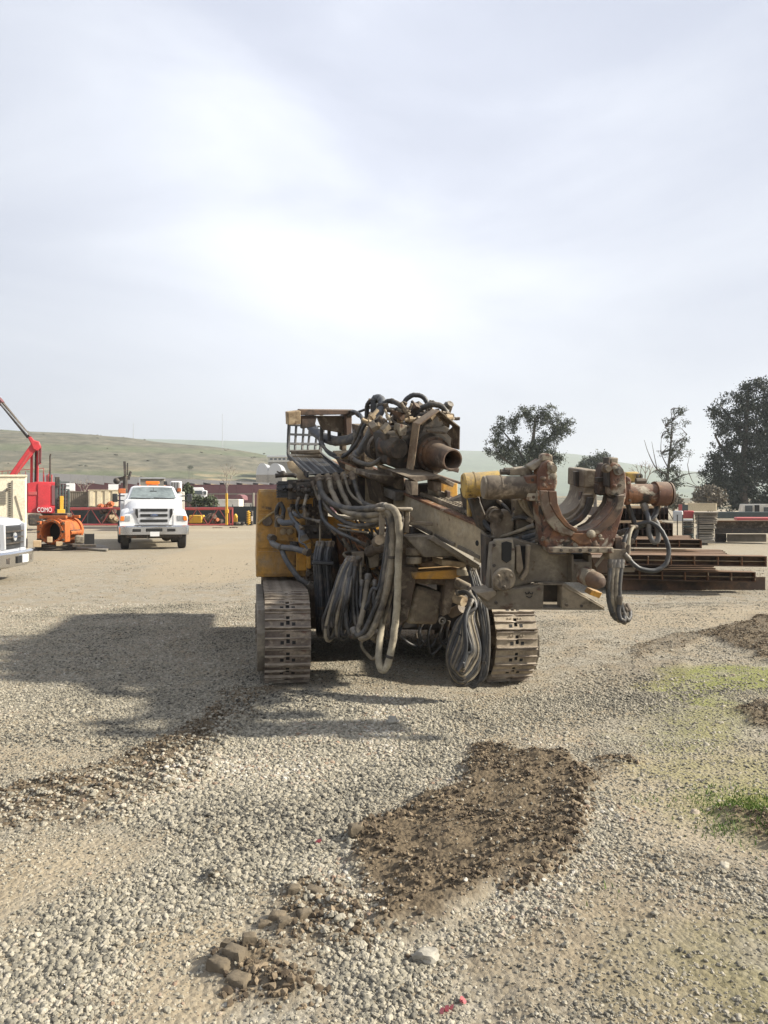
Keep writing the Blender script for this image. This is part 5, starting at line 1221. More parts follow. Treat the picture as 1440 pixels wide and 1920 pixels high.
# clamp cylinders
def ccyl(a, b, t1, t2, r0, r1, mt, nm, cap=True):
    p0, p1 = MT(*a, t1), MT(*b, t2); L = (p1 - p0).length; mb = MB()
    mb.lathe(p0, p1 - p0, [(0, 0), (0, r0 * .9), (.012, r0), (L * .30, r0), (L * .30, r0 * 1.03), (L * .33, r0 * 1.03), (L * .33, r1), (L, r1), (L, 0)], 28, False)
    return mb.build(nm, m_[mt], CL)
c1 = ccyl((909, 914), (1000, 914), TF - .12, TF - .12, .083, .078, 'brownsteel', 'clamp_cylinder')
c1b = MT(909, 914, TF - .12)
mb = MB(); mb.lathe(c1b, -MR_, [(0, .08), (.012, .076), (.016, 0)], 28, False); mb.build('cylinder_end', m_['mud'], c1)
c2 = ccyl((868, 911), (935, 905), 1.32, 1.32, .092, .088, 'yellow_bright', 'clamp_cylinder')
c3 = ccyl((1253, 926), (1172, 926), TF - .12, TF - .12, .085, .07, 'rustcake', 'clamp_cylinder')
mb = MB(); q = MT(1253, 926, TF - .12); mb.lathe(q, MR_, [(0, .085), (.015, .08), (.022, .05), (.024, 0)], 28, False); mb.build('cylinder_end', m_['rust'], c3)
mpl(((1176, 892), (1184, 898), (1186, 945), (1172, 948), (1172, 900)), TF - .06, .14, 'rustcake', 'cylinder_mount', CL, .01)
mpl(((985, 893), (1010, 890), (1012, 940), (990, 940)), TF - .05, .14, 'rustcake', 'cylinder_mount', CL, .01)
mpl(((955, 880), (990, 876), (1000, 884), (1000, 892), (956, 892)), TF - .12, .14, 'mud', 'top_plate', CL, .006)
for x, y in ((938, 885), (945, 882), (952, 886), (1192, 902)):
    mb = MB(); q = MT(x, y, TF - .14); mb.cyl(q, q + MR_ * .07, .02, n=10); mb.build('fitting', m_['dark'], CL)
lug = mpl(((1174, 886), (1196, 885), (1204, 889), (1207, 903), (1176, 907)), 1.30, .06, 'yellow_bright', 'yellow_lug', CL, .012)
mb = MB(); q = MT(1198, 893, 1.31); mb.ring(q, MD, .02, .022, .01, 16); mb.build('lug_bolt', m_['steel'], lug)
# ledge and body below
mpl(((1028, 1026), (1150, 1026), (1151, 1037), (1030, 1037)), TF + .03, .25, 'cement', 'clamp_ledge', CL, .006)
body = mpl(((965, 1010), (1028, 1026), (1030, 1040), (1072, 1040), (1072, 1092), (1000, 1092), (915, 1112), (923, 1020)), TF - .12, .10, 'mudflat', 'clamp_body', CL, .008)
mpl(((1072, 1040), (1076, 1040), (1076, 1054), (1104, 1054), (1104, 1040), (1110, 1040), (1110, 1092), (1072, 1092)), TF - .03, .12, 'mudflat', 'body_web', body, .005)
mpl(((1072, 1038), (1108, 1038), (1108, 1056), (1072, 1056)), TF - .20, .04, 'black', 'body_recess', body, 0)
# bottom shoe
shoe = mpl(((892, 1111), (1000, 1100), (1020, 1094), (1019, 1141), (915, 1140)), TF - .06, .10, 'mudflat', 'bottom_shoe', CL, .008)
mpl(((1054, 1096), (1060, 1094), (1135, 1138), (1133, 1142), (1053, 1141)), TF - .06, .10, 'mud', 'shoe_gusset', shoe, .006)
mpl(((1018, 1094), (1056, 1094), (1056, 1097), (1018, 1097)), TF - .062, .3, 'mudflat', 'shoe_lintel', shoe, 0)
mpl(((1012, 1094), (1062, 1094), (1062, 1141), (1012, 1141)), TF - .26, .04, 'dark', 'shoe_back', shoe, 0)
mpl(((892, 1112), (930, 1107), (930, 1116), (915, 1128)), TF - .03, .20, 'mud', 'shoe_lip', shoe, .006)
mpl(((915, 1139), (1134, 1141), (1134, 1144), (915, 1143)), TF - .06, .32, 'mudflat', 'shoe_floor', shoe, .003)
mk = MB(); mk.tube([MT(x, y, TF - .055) for x, y in ((985, 1110), (987, 1114), (991, 1113), (992, 1109), (994, 1113), (998, 1114), (999, 1110))], .003, 6); mk.tube([MT(x, y, TF - .055) for x, y in ((987, 1118), (993, 1121), (998, 1117))], .003, 6); mk.build('chalk_mark', m_['black'], shoe)
# link plate with disc
lk = MB(); lk.prism(MTl(TF - .02, ((922, 1030), (928, 1012), (962, 1010), (966, 1040), (964, 1100), (950, 1108), (925, 1106))), MD * -.05); lko = lk.build('link_plate', m_['mudflat'], CL, bevel=.008)
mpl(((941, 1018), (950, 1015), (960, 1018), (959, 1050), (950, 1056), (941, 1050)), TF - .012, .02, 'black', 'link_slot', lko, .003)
mb = MB(); q = MT(944, 1085, TF - .02); mb.lathe(q, MD, [(0, .078), (.015, .08), (.03, .07), (.03, .02), (.022, 0)], 28, False); dk = mb.build('pivot_disc', m_['mud'], lko)
for k in range(3):
    a = k * 2.1 + .5; qq = q + MD * .03 + (MR_ * math.cos(a) + MU * math.sin(a)) * .05; mb = MB(); mb.ball(qq, .012); mb.build('rivet', m_['mud'], dk)
mpl(((910, 1004), (922, 1010), (922, 1110), (910, 1100)), TF - .25, .12, 'dark', 'dark_gap_plate', CL, .006)  # dark plate standing in for the shaded gap beside the link
for q in (((968, 1024), (976, 1022), (982, 1066), (974, 1078), (968, 1070)), ((988, 1022), (996, 1022), (992, 1074), (980, 1090), (974, 1086), (986, 1066))):
    mpl(q, TF - .03, .04, 'mud', 'hose_guide', CL, .008)
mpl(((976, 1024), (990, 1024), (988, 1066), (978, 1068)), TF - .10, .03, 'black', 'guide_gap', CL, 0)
# ram with rusty round end
p0, p1 = MT(1085, 1074, TF - .10), MT(1124, 1091, TF + .10)
mb = MB(); L = (p1 - p0).length; mb.lathe(p0, p1 - p0, [(-.05, 0), (-.05, .062), (L * .62, .062), (L * .62, .058), (L * .64, .057)], 24, False); rm = mb.build('ram_sleeve', m_['cement'], CL)
mb = MB(); mb.lathe(p0, p1 - p0, [(L * .6, .056), (L * .9, .056), (L, .05), (L + .025, .035), (L + .035, .012), (L + .036, 0)], 24, False); mb.build('ram_end', m_['rust'], rm)
mb = MB(); mb.bar(MT(1116, 1062, TF - .06), MT(1134, 1040, TF - .06), .02, .02); mb.build('stay', m_['cement'], CL)
mpl(((1108, 1045), (1150, 1045), (1150, 1075), (1120, 1075)), TF - .22, .1, 'rust', 'back_plate', CL, .004)
mpl(((1110, 1106), (1130, 1112), (1124, 1122), (1105, 1115)), TF - .2, .1, 'yellow', 'stud', CL, .004)
# hose block on the right of the clamp
hb = mpl(((1142, 1030), (1176, 1030), (1178, 1050), (1150, 1054), (1142, 1048)), TF + .02, .12, 'mud', 'hose_block', CL, .006)
mpl(((1154, 1008), (1166, 1006), (1168, 1030), (1154, 1030)), TF, .06, 'rust', 'hose_block_top', CL, .006)
for x0, mt, e in ((1146, 'hose', 0), (1152, 'hosemud', 3), (1160, 'hosemud', 6), (1166, 'hose', 2)):
    hose([(x0, 1052, 5.05), (x0 - 4, 1085, 5.03), (x0 - 5, 1115, 5.02), (x0 - 1, 1140, 5.02), (x0 + 6, 1156 + e, 5.02), (x0 + 12, 1160 + e, 5.03), (x0 + 15, 1150, 5.06), (x0 + 8, 1135, 5.08)], .018, mt, par=CL)
hose([(1163, 1120, 5.0), (1160, 1145, 5.0), (1163, 1160, 5.0), (1170, 1164, 5.0), (1168, 1150, 5.02), (1160, 1142, 5.04)], .016, 'hoseblack', par=CL)
hose([(1158, 1128, 5.06), (1168, 1140, 5.06), (1177, 1148, 5.06)], .010, 'dark', par=CL)
hose([(1172, 1040, 5.05), (1182, 1052, 5.05), (1200, 1066, 5.05), (1226, 1070, 5.05), (1246, 1060, 5.06), (1254, 1038, 5.07), (1250, 1015, 5.08), (1238, 992, 5.1), (1220, 980, 5.12), (1200, 982, 5.14), (1182, 992, 5.15), (1172, 1010, 5.1), (1166, 1030, 5.08)], .016, 'hoseblack', par=CL)
hose([(1206, 942, 5.15), (1210, 955, 5.14), (1216, 975, 5.13), (1217, 1000, 5.13), (1226, 1016, 5.13), (1234, 1010, 5.13), (1233, 985, 5.14), (1226, 975, 5.15)], .018, 'hosegrey', par=CL)
hose([(1232, 946, 5.2), (1230, 962, 5.18), (1218, 978, 5.16), (1190, 990, 5.16), (1162, 1000, 5.2)], .018, 'hoseblack', par=CL)
hose([(1172, 930, 5.22), (1180, 955, 5.2), (1188, 975, 5.18), (1192, 995, 5.16), (1186, 1012, 5.14), (1178, 1018, 5.12)], .018, 'hose', par=CL)
hose([(1178, 1035, 5.05), (1180, 1005, 5.06), (1186, 990, 5.1), (1192, 988, 5.12)], .012, 'hosepale', par=CL)
mb = MB(); mb.cyl(P(1205, 944, 5.14), P(1211, 957, 5.13), .022, n=10); mb.build('hose_fitting', m_['steel'], CL)
# hoses and mess between mast end and clamp
rng = random.Random(44)
hose([(893, 930, 5.5), (898, 960, 5.45), (912, 985, 5.4), (930, 998, 5.35), (965, 1012, 5.3)], .02, 'hoseblack', par=CL)
hose([(888, 935, 5.55), (900, 975, 5.5), (908, 1002, 5.4), (930, 1008, 5.3), (960, 1000, 5.25), (1000, 985, 5.15)], .014, 'hosemud', par=CL)
hose([(930, 968, 5.4), (955, 972, 5.3), (980, 970, 5.25), (1000, 978, 5.2)], .016, 'hoseblack', par=CL)
hose([(935, 940, 5.5), (952, 955, 5.4), (962, 975, 5.35), (950, 985, 5.35), (935, 975, 5.4)], .014, 'hose', par=CL)
hose([(962, 935, 5.35), (966, 955, 5.3), (960, 975, 5.28)], .012, 'hosemud', par=CL)
for k in range(6):
    y = 992 + k * 5
    hose([(925 + 6 * k, y + 6, 5.35), (960, y + 8, 5.28), (990, y + 2, 5.2), (1016, y - 6, 5.12)], .014, ('hoseblack', 'hose', 'hosegrey')[k % 3], par=CL)
mpl(((930, 965), (952, 955), (966, 975), (962, 1012), (930, 1015), (925, 990)), TF - .30, .12, 'mud', 'link_head', CL, .02)
mpl(((966, 938), (984, 936), (998, 970), (1010, 1000), (985, 1010), (968, 990)), TF - .30, .12, 'mudflat', 'clamp_strut', CL, .01)
mpl(((880, 935), (898, 932), (915, 975), (912, 1000), (898, 990)), TF - .45, .1, 'dark', 'clamp_strut', CL, .01)
mb = MB(); q = MT(925, 965, TF - .4); mb.lathe(q, MD, [(0, 0), (0, .06), (.05, .06), (.05, .05), (.1, .05), (.1, 0)], 20, False); mb.build('roller', m_['brownsteel'], CL)
mb = MB(); mb.cyl(MT(880, 930, 1.0), MT(880, 968, 1.0), .02, n=10); mb.build('guide_rod', m_['yellow_bright'], CL)
mpl(((900, 930), (1000, 930), (1015, 1000), (960, 1030), (915, 1020)), TF - .55, .75, 'dark', 'clamp_shadow_backing', CL, .01)  # depth stretched back so its cast shadow closes a lit strip on the ground
mpl(((912, 1002), (960, 1005), (1000, 1100), (922, 1110), (914, 1090)), TF - .42, .2, 'dark', 'clamp_carriage', CL, .01)

# bolts, grease nipples and weld beads on the clamp
rng = random.Random(91)
for x, y, t in [(1034 + k * 18, 1031.5, TF + .03) for k in range(7)] + [(926, 1022, TF - .02), (926, 1060, TF - .02), (962, 1030, TF - .02), (1080, 1060, TF - .03), (1106, 1086, TF - .03), (1062, 1134, TF - .06), (1090, 1136, TF - .06), (1010, 1104, TF - .06), (930, 1130, TF - .06), (1016, 1012, TF), (1150, 1012, TF), (1020, 900, TF - .01), (1162, 910, TF - .01), (1178, 905, TF - .06), (1180, 938, TF - .06), (998, 900, TF - .05), (1000, 932, TF - .05)]:
    mb = MB(); q = MT(x, y, t); mb.cyl(q - MD * .004, q + MD * rng.uniform(.006, .014), rng.uniform(.008, .013), n=6); mb.build('bolt', m_[rng.choice(['cement', 'brownsteel', 'rust', 'dark'])], CL)
for pts, t in ((((1030, 1040), (1072, 1040)), TF - .118), (((1000, 1094), (1018, 1094)), TF - .058), (((1056, 1098), (1130, 1140)), TF - .056), (((924, 1106), (964, 1100)), TF - .10)):
    p0, p1 = MT(*pts[0], t), MT(*pts[1], t); mb = MB(); n = 14; mb.tube([p0.lerp(p1, i / n) + MU * rng.gauss(0, .0015) for i in range(n + 1)], [rng.uniform(.004, .008) for i in range(n + 1)], 6); mb.build('weld_bead', m_['mud'], CL)
for k in range(26):   # cement splashes
    x = rng.uniform(1012, 1160); y = rng.uniform(998, 1026) if k < 16 else rng.uniform(870, 915); x = x if k < 16 else rng.choice([rng.uniform(1012, 1040), rng.uniform(1150, 1172)])
    mb = MB(); q = MT(x, y, TF + .002); r = rng.uniform(.006, .02); mb.ball(q, r, 8, 6, (rng.uniform(.8, 1.6), .3, rng.uniform(.7, 1.3))); mb.build('cement_splash', m_['cement'], CL)
# ------------------------------------------------------------------ background things
def bx(mb, px0, py0, px1, py1, d, th):
    """box whose front face spans the photo rectangle at distance d, th metres deep"""
    return mb.prism([PL(px0, py1, d), PL(px1, py1, d), PL(px1, py0, d), PL(px0, py0, d)], FN * th)
FN = V((0, 1, 0))
def face(px=None):
    """turn the things that follow square to the line of sight through a photo column (None: square to the y axis)"""
    global FN
    FN = V((0, 1, 0)) if px is None else V(((px - CX) / FPX, 1, 0)).normalized()
def PL(px, py, d): return hit(px, py, EYE + FN * (d / FN.y), FN)
def pbox(nm, px0, py0, px1, py1, d, th, mt, par, bev=0.01):
    return bx(MB(), px0, py0, px1, py1, d, th).build(nm, m_[mt], par, bevel=bev)
def pprism(nm, pts, d, th, mt, par, bev=0.01):
    mb = MB(); mb.prism([PL(x, y, d) for x, y in pts], FN * th); return mb.build(nm, m_[mt], par, bevel=bev)
def foot(px, d): q = P(px, CY, d); q.z = 0; return q

# --- generic wheel: axis vector a, centre c
def wheel(par, c, a, r, w, rimr=0.55, dark=False):
    a = V(a).normalized(); mb = MB()
    mb.lathe(c - a * w / 2, a, [(0.0, r * rimr), (0.0, r * .9), (w * .12, r), (w * .88, r), (w, r * .9), (w, r * rimr)], 28, False, True)
    tm = mb
    mb = MB(); mb.lathe(c - a * w * .45, a, [(0, 0), (0, r * rimr), (w * .9, r * rimr), (w * .9, r * rimr * .85), (w * .7, r * .2), (w * .75, 0)], 20, False)
    wo = mb.build('wheel', m_['dark' if dark else 'galv'], par); tm.build('tyre', m_['rubber'], wo)

# --- white work truck facing the camera (local frame: x right in photo, y back, origin on the ground below the bumper)
TX = thing('work_truck', 'white heavy work truck with amber roof beacon facing the camera', 'truck', V((-8.08, 26.0, 0)))
O = V((-8.08, 26.0, 0))
def T(x, y, z): return O + V((x, y, z))
def sec(y, hw, z0, z1, r=0.12, top=None):
    """rounded cross-section; top = half-width at the top"""
    top = hw if top is None else top
    return [T(-hw, y, z0), T(-hw, y, z0 + (z1 - z0) * .6), T(-top - (hw - top) * .3, y, z1 - r), T(-top + r * .5, y, z1 - r * .2), T(-top * .5, y, z1), T(top * .5, y, z1), T(top - r * .5, y, z1 - r * .2), T(top + (hw - top) * .3, y, z1 - r), T(hw, y, z0 + (z1 - z0) * .6), T(hw, y, z0)]
mb = MB(); mb.loft([sec(0.10, .98, .86, 1.40, .12, .62), sec(0.25, 1.03, .84, 1.50, .14, .66), sec(0.8, 1.06, .82, 1.62, .16, .72), sec(1.45, 1.04, .82, 1.74, .14, .80), sec(1.62, 1.0, .82, 1.78, .1, .86)])
hood = mb.build('hood', m_['white'], TX, 50)
for s in (-1, 1):   # front wings
    mb = MB(); mb.loft([[T(s * x, y, z) for x, z in ((.66, .84), (1.14, .84), (1.16, 1.1), (1.10, zt), (.9, zt + .07), (.66, zt + .05))] for y, zt in ((.08, 1.16), (.3, 1.26), (.7, 1.36), (1.2, 1.40), (1.6, 1.38))])
    mb.build('fender', m_['white'], TX, 50)
mb = MB(); mb.loft([[T(x, y, z) for x, z in ((-hw, .6), (-hw, zt - .04), (-hw + .05, zt), (hw - .05, zt), (hw, zt - .04), (hw, .6))] for y, hw, zt in ((1.55, 1.0, 1.76), (1.6, 1.03, 1.78), (4.0, 1.03, 1.8))]); cab = mb.build('cab', m_['white'], TX)
mb = MB(); mb.loft([[T(-bw, y0, 1.76), T(-tw, y1, 2.24), T(-tw + .12, y1 + .05, 2.29), T(tw - .12, y1 + .05, 2.29), T(tw, y1, 2.24), T(bw, y0, 1.76)] for y0, y1, bw, tw in ((1.62, 2.25, .92, .74), (1.7, 2.32, .97, .78), (3.9, 3.8, 1.0, .80))]); mb.build('roof', m_['white'], TX)
mb = MB(); ws = [T(-.83, 1.625, 1.80), T(.83, 1.625, 1.80), T(.70, 2.20, 2.215), T(.35, 2.21, 2.235), T(-.35, 2.21, 2.235), T(-.70, 2.20, 2.215)]; mb.prism([p + V((0, -.02, .012)) for p in ws], V((0, .02, 0))); mb.build('windscreen', m_['glasslight'], TX)
for x in (-.42, .42):
    mb = MB(); mb.box(T(x, 2.02, 1.92), (.34, .10, .18)); pass
for x0, x1 in ((-.78, -.1), (.02, .72)):
    mb = MB(); mb.tube([T(x1, 1.60, 1.80), T(x0, 1.63, 1.835)], .012, 6); mb.build('wiper', m_['blackplastic'], TX)
mb = MB(); mb.prism([T(-.72, .06, 1.46), T(.72, .06, 1.46), T(.66, .06, 1.30), T(.52, .06, .88), T(-.52, .06, .88), T(-.66, .06, 1.30)], V((0, .12, 0))); gr = mb.build('grille_surround', m_['silver'], TX, bevel=.02)
for z in (1.385, 1.20, 1.01):
    mb = MB(); mb.box(T(0, .05, z), (.92 if z > 1.05 else .92, .03, .095)); mb.build('grille_slot', m_['black'], gr, bevel=.015)
for s in (-1, 1):
    mb = MB(); mb.prism([T(s * x, .045, z) for x, z in ((.54, 1.42), (.62, 1.43), (.63, 1.25), (.56, 1.10), (.53, 1.12))], V((0, .03, 0))); mb.build('grille_slot', m_['black'], gr)
    mb = MB(); mb.prism([T(s * x, .06, z) for x, z in ((.78, 1.185), (1.09, 1.185), (1.12, 1.0), (.80, 1.0))], V((0, .06, 0))); mb.build('headlight', m_['lens'], TX, bevel=.015)
    mb = MB(); mb.prism([T(s * x, .045, z) for x, z in ((.99, 1.175), (1.11, 1.175), (1.13, 1.01), (1.0, 1.01))], V((0, .06, 0))); mb.build('turn_signal', m_['amber'], TX, bevel=.015)
    mb = MB(); mb.box(T(s * 1.33, 1.75, 1.83), (.19, .10, .31)); mir = mb.build('mirror', m_['blackplastic'], TX, bevel=.03)
    for z in (1.9, 1.72):
        mb = MB(); mb.tube([T(s * 1.0, 1.72, z), T(s * 1.28, 1.75, z + .01)], .022); mb.build('mirror_arm', m_['blackplastic'], mir)
    mb = MB(); mb.box(T(s * .58, -.10, .68), (.28, .05, .10)); mb.build('bumper_slot', m_['black'], TX, bevel=.015)
    wheel(TX, T(s * .98, .75, .48), (1, 0, 0), .48, .28)
    wheel(TX, T(s * 1.04, 4.9, .48), (1, 0, 0), .48, .52)
mb = MB(); mb.loft([[T(x, y, z) for z, y in ((.50, yo + .06), (.53, yo), (.80, yo), (.84, yo + .05), (.82, yo + .22), (.52, yo + .22))] for x, yo in ((-1.19, .12), (-1.12, -.02), (-.8, -.08), (0, -.10), (.8, -.08), (1.12, -.02), (1.19, .12))]); mb.build('bumper', m_['chrome'], TX)
mb = MB(); mb.box(T(0, -.115, .69), (.56, .05, .11)); mb.build('bumper_slot', m_['black'], TX, bevel=.015)
mb = MB(); mb.box(T(.02, -.14, .55), (.31, .02, .16)); mb.build('licence_plate', m_['white'], TX)
mb = MB(); mb.lathe(T(0, .03, 1.20), V((0, -1, 0)), [(0, .075), (.02, .075), (.022, 0)], 24, False)
for i, v in enumerate(mb.v): mb.v[i] = (O.x + (v[0] - O.x) * 1.75, v[1], 1.2 + (v[2] - 1.2) * .62)
mb.build('badge', m_['navy'], TX)
text_mesh('badge_script', 'Ford', .09, m_['chrome'], T(0, .003, 1.20), Matrix.Rotation(rad(90), 3, 'X'), TX, .003, 1.25)
mb = MB(); mb.box(T(0, .3, .5), (1.9, .5, .18)); mb.build('underbody', m_['dark'], TX, bevel=.03)
mb = MB(); mb.tube([T(-1.0, .8, .45), T(1.0, .8, .45)], .09); mb.ball(T(.45, .8, .45), .2); mb.build('axle', m_['dark'], TX)
mb = MB(); mb.tube([T(-.23, -.02, .50), T(-.23, .0, .40), T(-.17, .0, .38)], .02); mb.build('tow_hook', m_['steel'], TX)
mb = MB(); mb.bb(T(-1.2, 4.2, .75), T(1.2, 8.0, 2.02)); sb = mb.build('service_body', m_['white'], TX, bevel=.03)
mb = MB(); mb.box(T(0, 2.6, 2.35), (.42, .22, .03)); mb.box(T(0, 2.6, 2.42), (.50, .26, .11)); mb.build('beacon', m_['amber'], TX, bevel=.02)
for x in (-.45, -.18, .18, .45):
    mb = MB(); mb.box(T(x, 2.35, 2.295), (.06, .08, .025)); mb.build('marker_lamp', m_['amber'], TX)
mb = MB(); mb.tube([T(.02, 2.0, 2.2), T(.02, 1.98, 2.1)], .01); mb.box(T(.02, 1.97, 2.06), (.25, .03, .07)); mb.build('rear_mirror', m_['blackplastic'], TX)
# service crane on the truck bed (folded)
mb = MB(); mb.cyl(T(-1.02, 5.2, 2.0), T(-1.02, 5.2, 2.75), .10, n=10); mb.bar(T(-1.02, 5.1, 2.75), T(-1.05, 5.2, 3.35), .10, .12, (0, 1, 0)); mb.bar(T(-1.35, 5.2, 2.6), T(-.85, 5.2, 2.7), .12, .16); mb.ball(T(-1.35, 5.2, 2.55), .14); mb.cyl(T(-.9, 5.2, 2.6), T(-.8, 5.2, 2.95), .05, n=8); mb.tube([T(-.93, 5.2, 3.3), T(-.93, 5.2, 2.8)], .03)
mb.build('service_crane', m_['dark'], TX)
mb = MB(); mb.box(T(-1.15, 5.0, 2.13), (.28, .3, .2)); mb.build('tool_box', m_['orange'], TX, bevel=.02)

TX.rotation_euler = (0, 0, rad(18.6))
# --- pale pickup at the left edge, seen from its front right corner
ph = rad(96)
PO = P(30, CY, 15.2); PO.z = 0
pf = V((math.sin(ph), -math.cos(ph), 0)); ps = V((math.cos(ph), math.sin(ph), 0))      # forward, and towards the far side
PK = thing('pickup_truck', 'pale silver pickup truck with dark grille cut off by the left edge', 'pickup', PO)
def Q(x, y, z): return PO + ps * x - pf * y + V((0, 0, z))      # x across (far +), y back from the nose
def qsec(y, hw, z0, z1, r): return [Q(x, y, z) for x, z in ((-hw, z0), (-hw, z1 - r), (-hw + r * .4, z1 - r * .3), (-hw + r, z1), (hw - r, z1), (hw - r * .4, z1 - r * .3), (hw, z1 - r), (hw, z0))]
mb = MB(); mb.loft([qsec(.12, .86, .62, 1.20, .16), qsec(.22, .93, .6, 1.28, .18), qsec(.6, .97, .6, 1.33, .14), qsec(1.5, 1.0, .6, 1.38, .12)]); mb.build('hood', m_['silver'], PK, 50)
mb = MB(); mb.loft([qsec(1.45, 1.0, .5, 1.38, .1), qsec(5.6, 1.0, .5, 1.4, .1)]); mb.build('body', m_['silver'], PK)
mb = MB(); mb.loft([[Q(x, y, z) for x, z in ((-.95, 1.38), (-tw, zt), (tw, zt), (.95, 1.38))] for y, tw, zt in ((1.5, .9, 1.42), (2.2, .76, 1.95), (3.8, .76, 1.97), (4.3, .85, 1.5))]); mb.build('cabin_glass', m_['glass'], PK)
mb = MB(); mb.prism([Q(x, .05 + .18 * abs(x) ** 3, z) for x, z in ((-.50, 1.16), (.50, 1.16), (.46, .68), (-.46, .68))], pf * -.12); g = mb.build('grille', m_['blackplastic'], PK, bevel=.03)
mb = MB()
for z in (.80, .92, 1.04): mb.box(Q(0, .03, z), (.92, .02, .03), ps, pf)
mb.build('grille_bar', m_['dark'], g)
for s in (-1, 1):
    mb = MB(); mb.bar(Q(s * .52, .05, .68), Q(s * .55, .05, 1.2), .07, .1, pf); mb.build('grille_frame', m_['silver'], PK, bevel=.02)
    mb = MB(); mb.prism([Q(s * x, y, z) for x, y, z in ((.62, .10, 1.15), (.92, .24, 1.14), (.93, .24, .72), (.62, .10, .70))], pf * -.12); mb.build('headlight', m_['lens'], PK, bevel=.03)
    wheel(PK, Q(s * .86, 1.0, .40), ps, .40, .27, .6); wheel(PK, Q(s * .86, 4.6, .40), ps, .40, .27, .6)
    mb = MB(); mb.prism([Q(s * x, y, z) for x, y, z in ((.55, -.10, .54), (.85, -.02, .54), (.85, -.02, .40), (.55, -.10, .40))], pf * -.06); mb.build('fog_lamp', m_['dark'], PK, bevel=.02)
mb = MB(); mb.loft([[Q(x, y, z) for z, y in ((.32, yo + .08), (.36, yo), (.60, yo), (.64, yo + .05), (.62, yo + .25), (.34, yo + .25))] for x, yo in ((-1.0, .14), (-.92, -.02), (-.5, -.10), (.5, -.10), (.92, -.02), (1.0, .14))]); mb.build('bumper', m_['chrome'], PK)
mb = MB(); mb.box(Q(.0, -.11, .47), (.5, .03, .14), ps, pf); mb.build('bumper_slot', m_['black'], PK)
mb = MB(); mb.box(Q(.14, -.13, .48), (.31, .02, .16), ps, pf); mb.build('licence_plate', m_['white'], PK)
mb = MB(); mb.lathe(Q(0, .03, .93), pf, [(0, .085), (.02, .085), (.022, 0)], 24, False); mb.build('badge', m_['galv'], PK)
text_mesh('badge_script', 'Ford', .07, m_['navy'], Q(0, .004, .93), Matrix((ps, V((0, 0, 1)), pf)).transposed(), PK, .002, 1.1)

# --- beige generator at the left edge
face(48)
GN = thing('generator', 'beige louvred generator housing at the left edge behind the pickup', 'generator', foot(10, 20.5))
d = 20.0
g0 = pbox('housing', -80, 893, 50, 1010, d, 2.2, 'beige', GN, .03)
pbox('base_skid', -80, 1010, 52, 1030, d, 2.2, 'dark', GN)
pbox('roof_edge', -82, 890, 51, 894, d - .03, 2.26, 'beige', GN)
for k in range(8): pbox('louvre', -20, 921 + k * 3.2, 12, 922.6 + k * 3.2, d - .03, .05, 'concrete', GN, 0)
for k in range(17): pbox('louvre', 16, 905 + k * 4, 20.5, 907.2 + k * 4, d - .02, .04, 'dark', GN, 0)
pbox('door_panel', 23.5, 900, 48, 1000, d - .025, .05, 'beige', GN, .01)
pprism('streak', ((28, 930), (30, 929), (43, 975), (41, 976)), d - .04, .03, 'timbergrey', GN, 0)
pbox('door_handle', 12, 915, 15, 921, d - .05, .06, 'dark', GN)

# --- red crawler crane with raised boom
face(104)
d = 45.0
CR = thing('crawler_crane', 'red crawler crane with white lettering and raised telescopic boom at the left', 'crane', foot(80, d))
pprism('cabin_body', ((51, 906), (70, 903), (108, 904), (108, 963), (70, 962), (51, 962)), d, 3.0, 'red', CR, .04)
pbox('side_panel', 71, 907, 94, 950, d - .05, .06, 'red', CR); pbox('side_panel', 53, 922, 69, 928, d - .05, .06, 'redpale', CR); pbox('panel_recess', 97, 910, 106, 947, d - .04, .05, 'maroon', CR)
pprism('counterweight', ((70, 949), (107, 949), (107, 962), (68, 962)), d - .15, .6, 'red', CR, .04)
text_mesh('lettering', 'COMO  A', .40, m_['white'], PL(89, 956.2, d - .19), Matrix((V((FN.y, -FN.x, 0)), V((0, 0, 1)), -FN)).transposed(), CR, .01, .66)
pprism('crawler', ((52, 964), (75, 962), (82, 968), (80, 982), (74, 986), (53, 986)), d - .4, 1.0, 'dark', CR, .1)
pbox('undercarriage', 75, 963, 100, 975, d + .5, 2.0, 'dark', CR)
pprism('boom_leg', ((14, 894), (26, 896), (72, 838), (66, 826), (58, 832)), d, .5, 'red', CR, .04)
pprism('boom_slot', ((28, 889), (31, 889), (58, 849), (56, 847)), d - .03, .03, 'redpale', CR, 0)
pprism('boom_head', ((52, 820), (58, 818), (64, 825), (74, 828), (77, 838), (70, 846), (62, 842), (57, 830)), d - .1, .8, 'red', CR, .05)
mb = MB(); mb.bar(P(55, 820, d + .2), P(-30, 715, d + .2), .22, .26, (0, 1, 0)); mb.build('boom', m_['dark'], CR)
mb = MB(); mb.bar(P(52, 815, d), P(-30, 720, d), .06, .06, (0, 1, 0)); mb.build('boom_rail', m_['galv'], CR)
mb = MB(); mb.bar(P(2, 757, d + .1), P(-5, 748, d + .1), .35, .35, (0, 1, 0)); mb.build('boom_collar', m_['maroon'], CR)
for x0, x1, mt in ((60, 59, 'red'), (68, 67, 'dark'), (70, 69.5, 'red'), (75.5, 75, 'red')):
    mb = MB(); mb.bar(P(x0, 838, d + .1), P(x1, 905 if x0 < 75 else 870, d + .1), .12 if x0 < 75 else .07, .12, (0, 1, 0)); mb.build('hoist_post', m_[mt], CR)
mb = MB(); mb.tube([P(x, y, d) for x, y in ((74, 832), (77, 838), (76, 868), (72, 870))], .04, 6); mb.build('hose', m_['maroon'], CR)
mb = MB()
for x in range(4, 96, 11): mb.tube([P(x, 884, d + 1), P(x, 905, d + 1)], .02, 5)
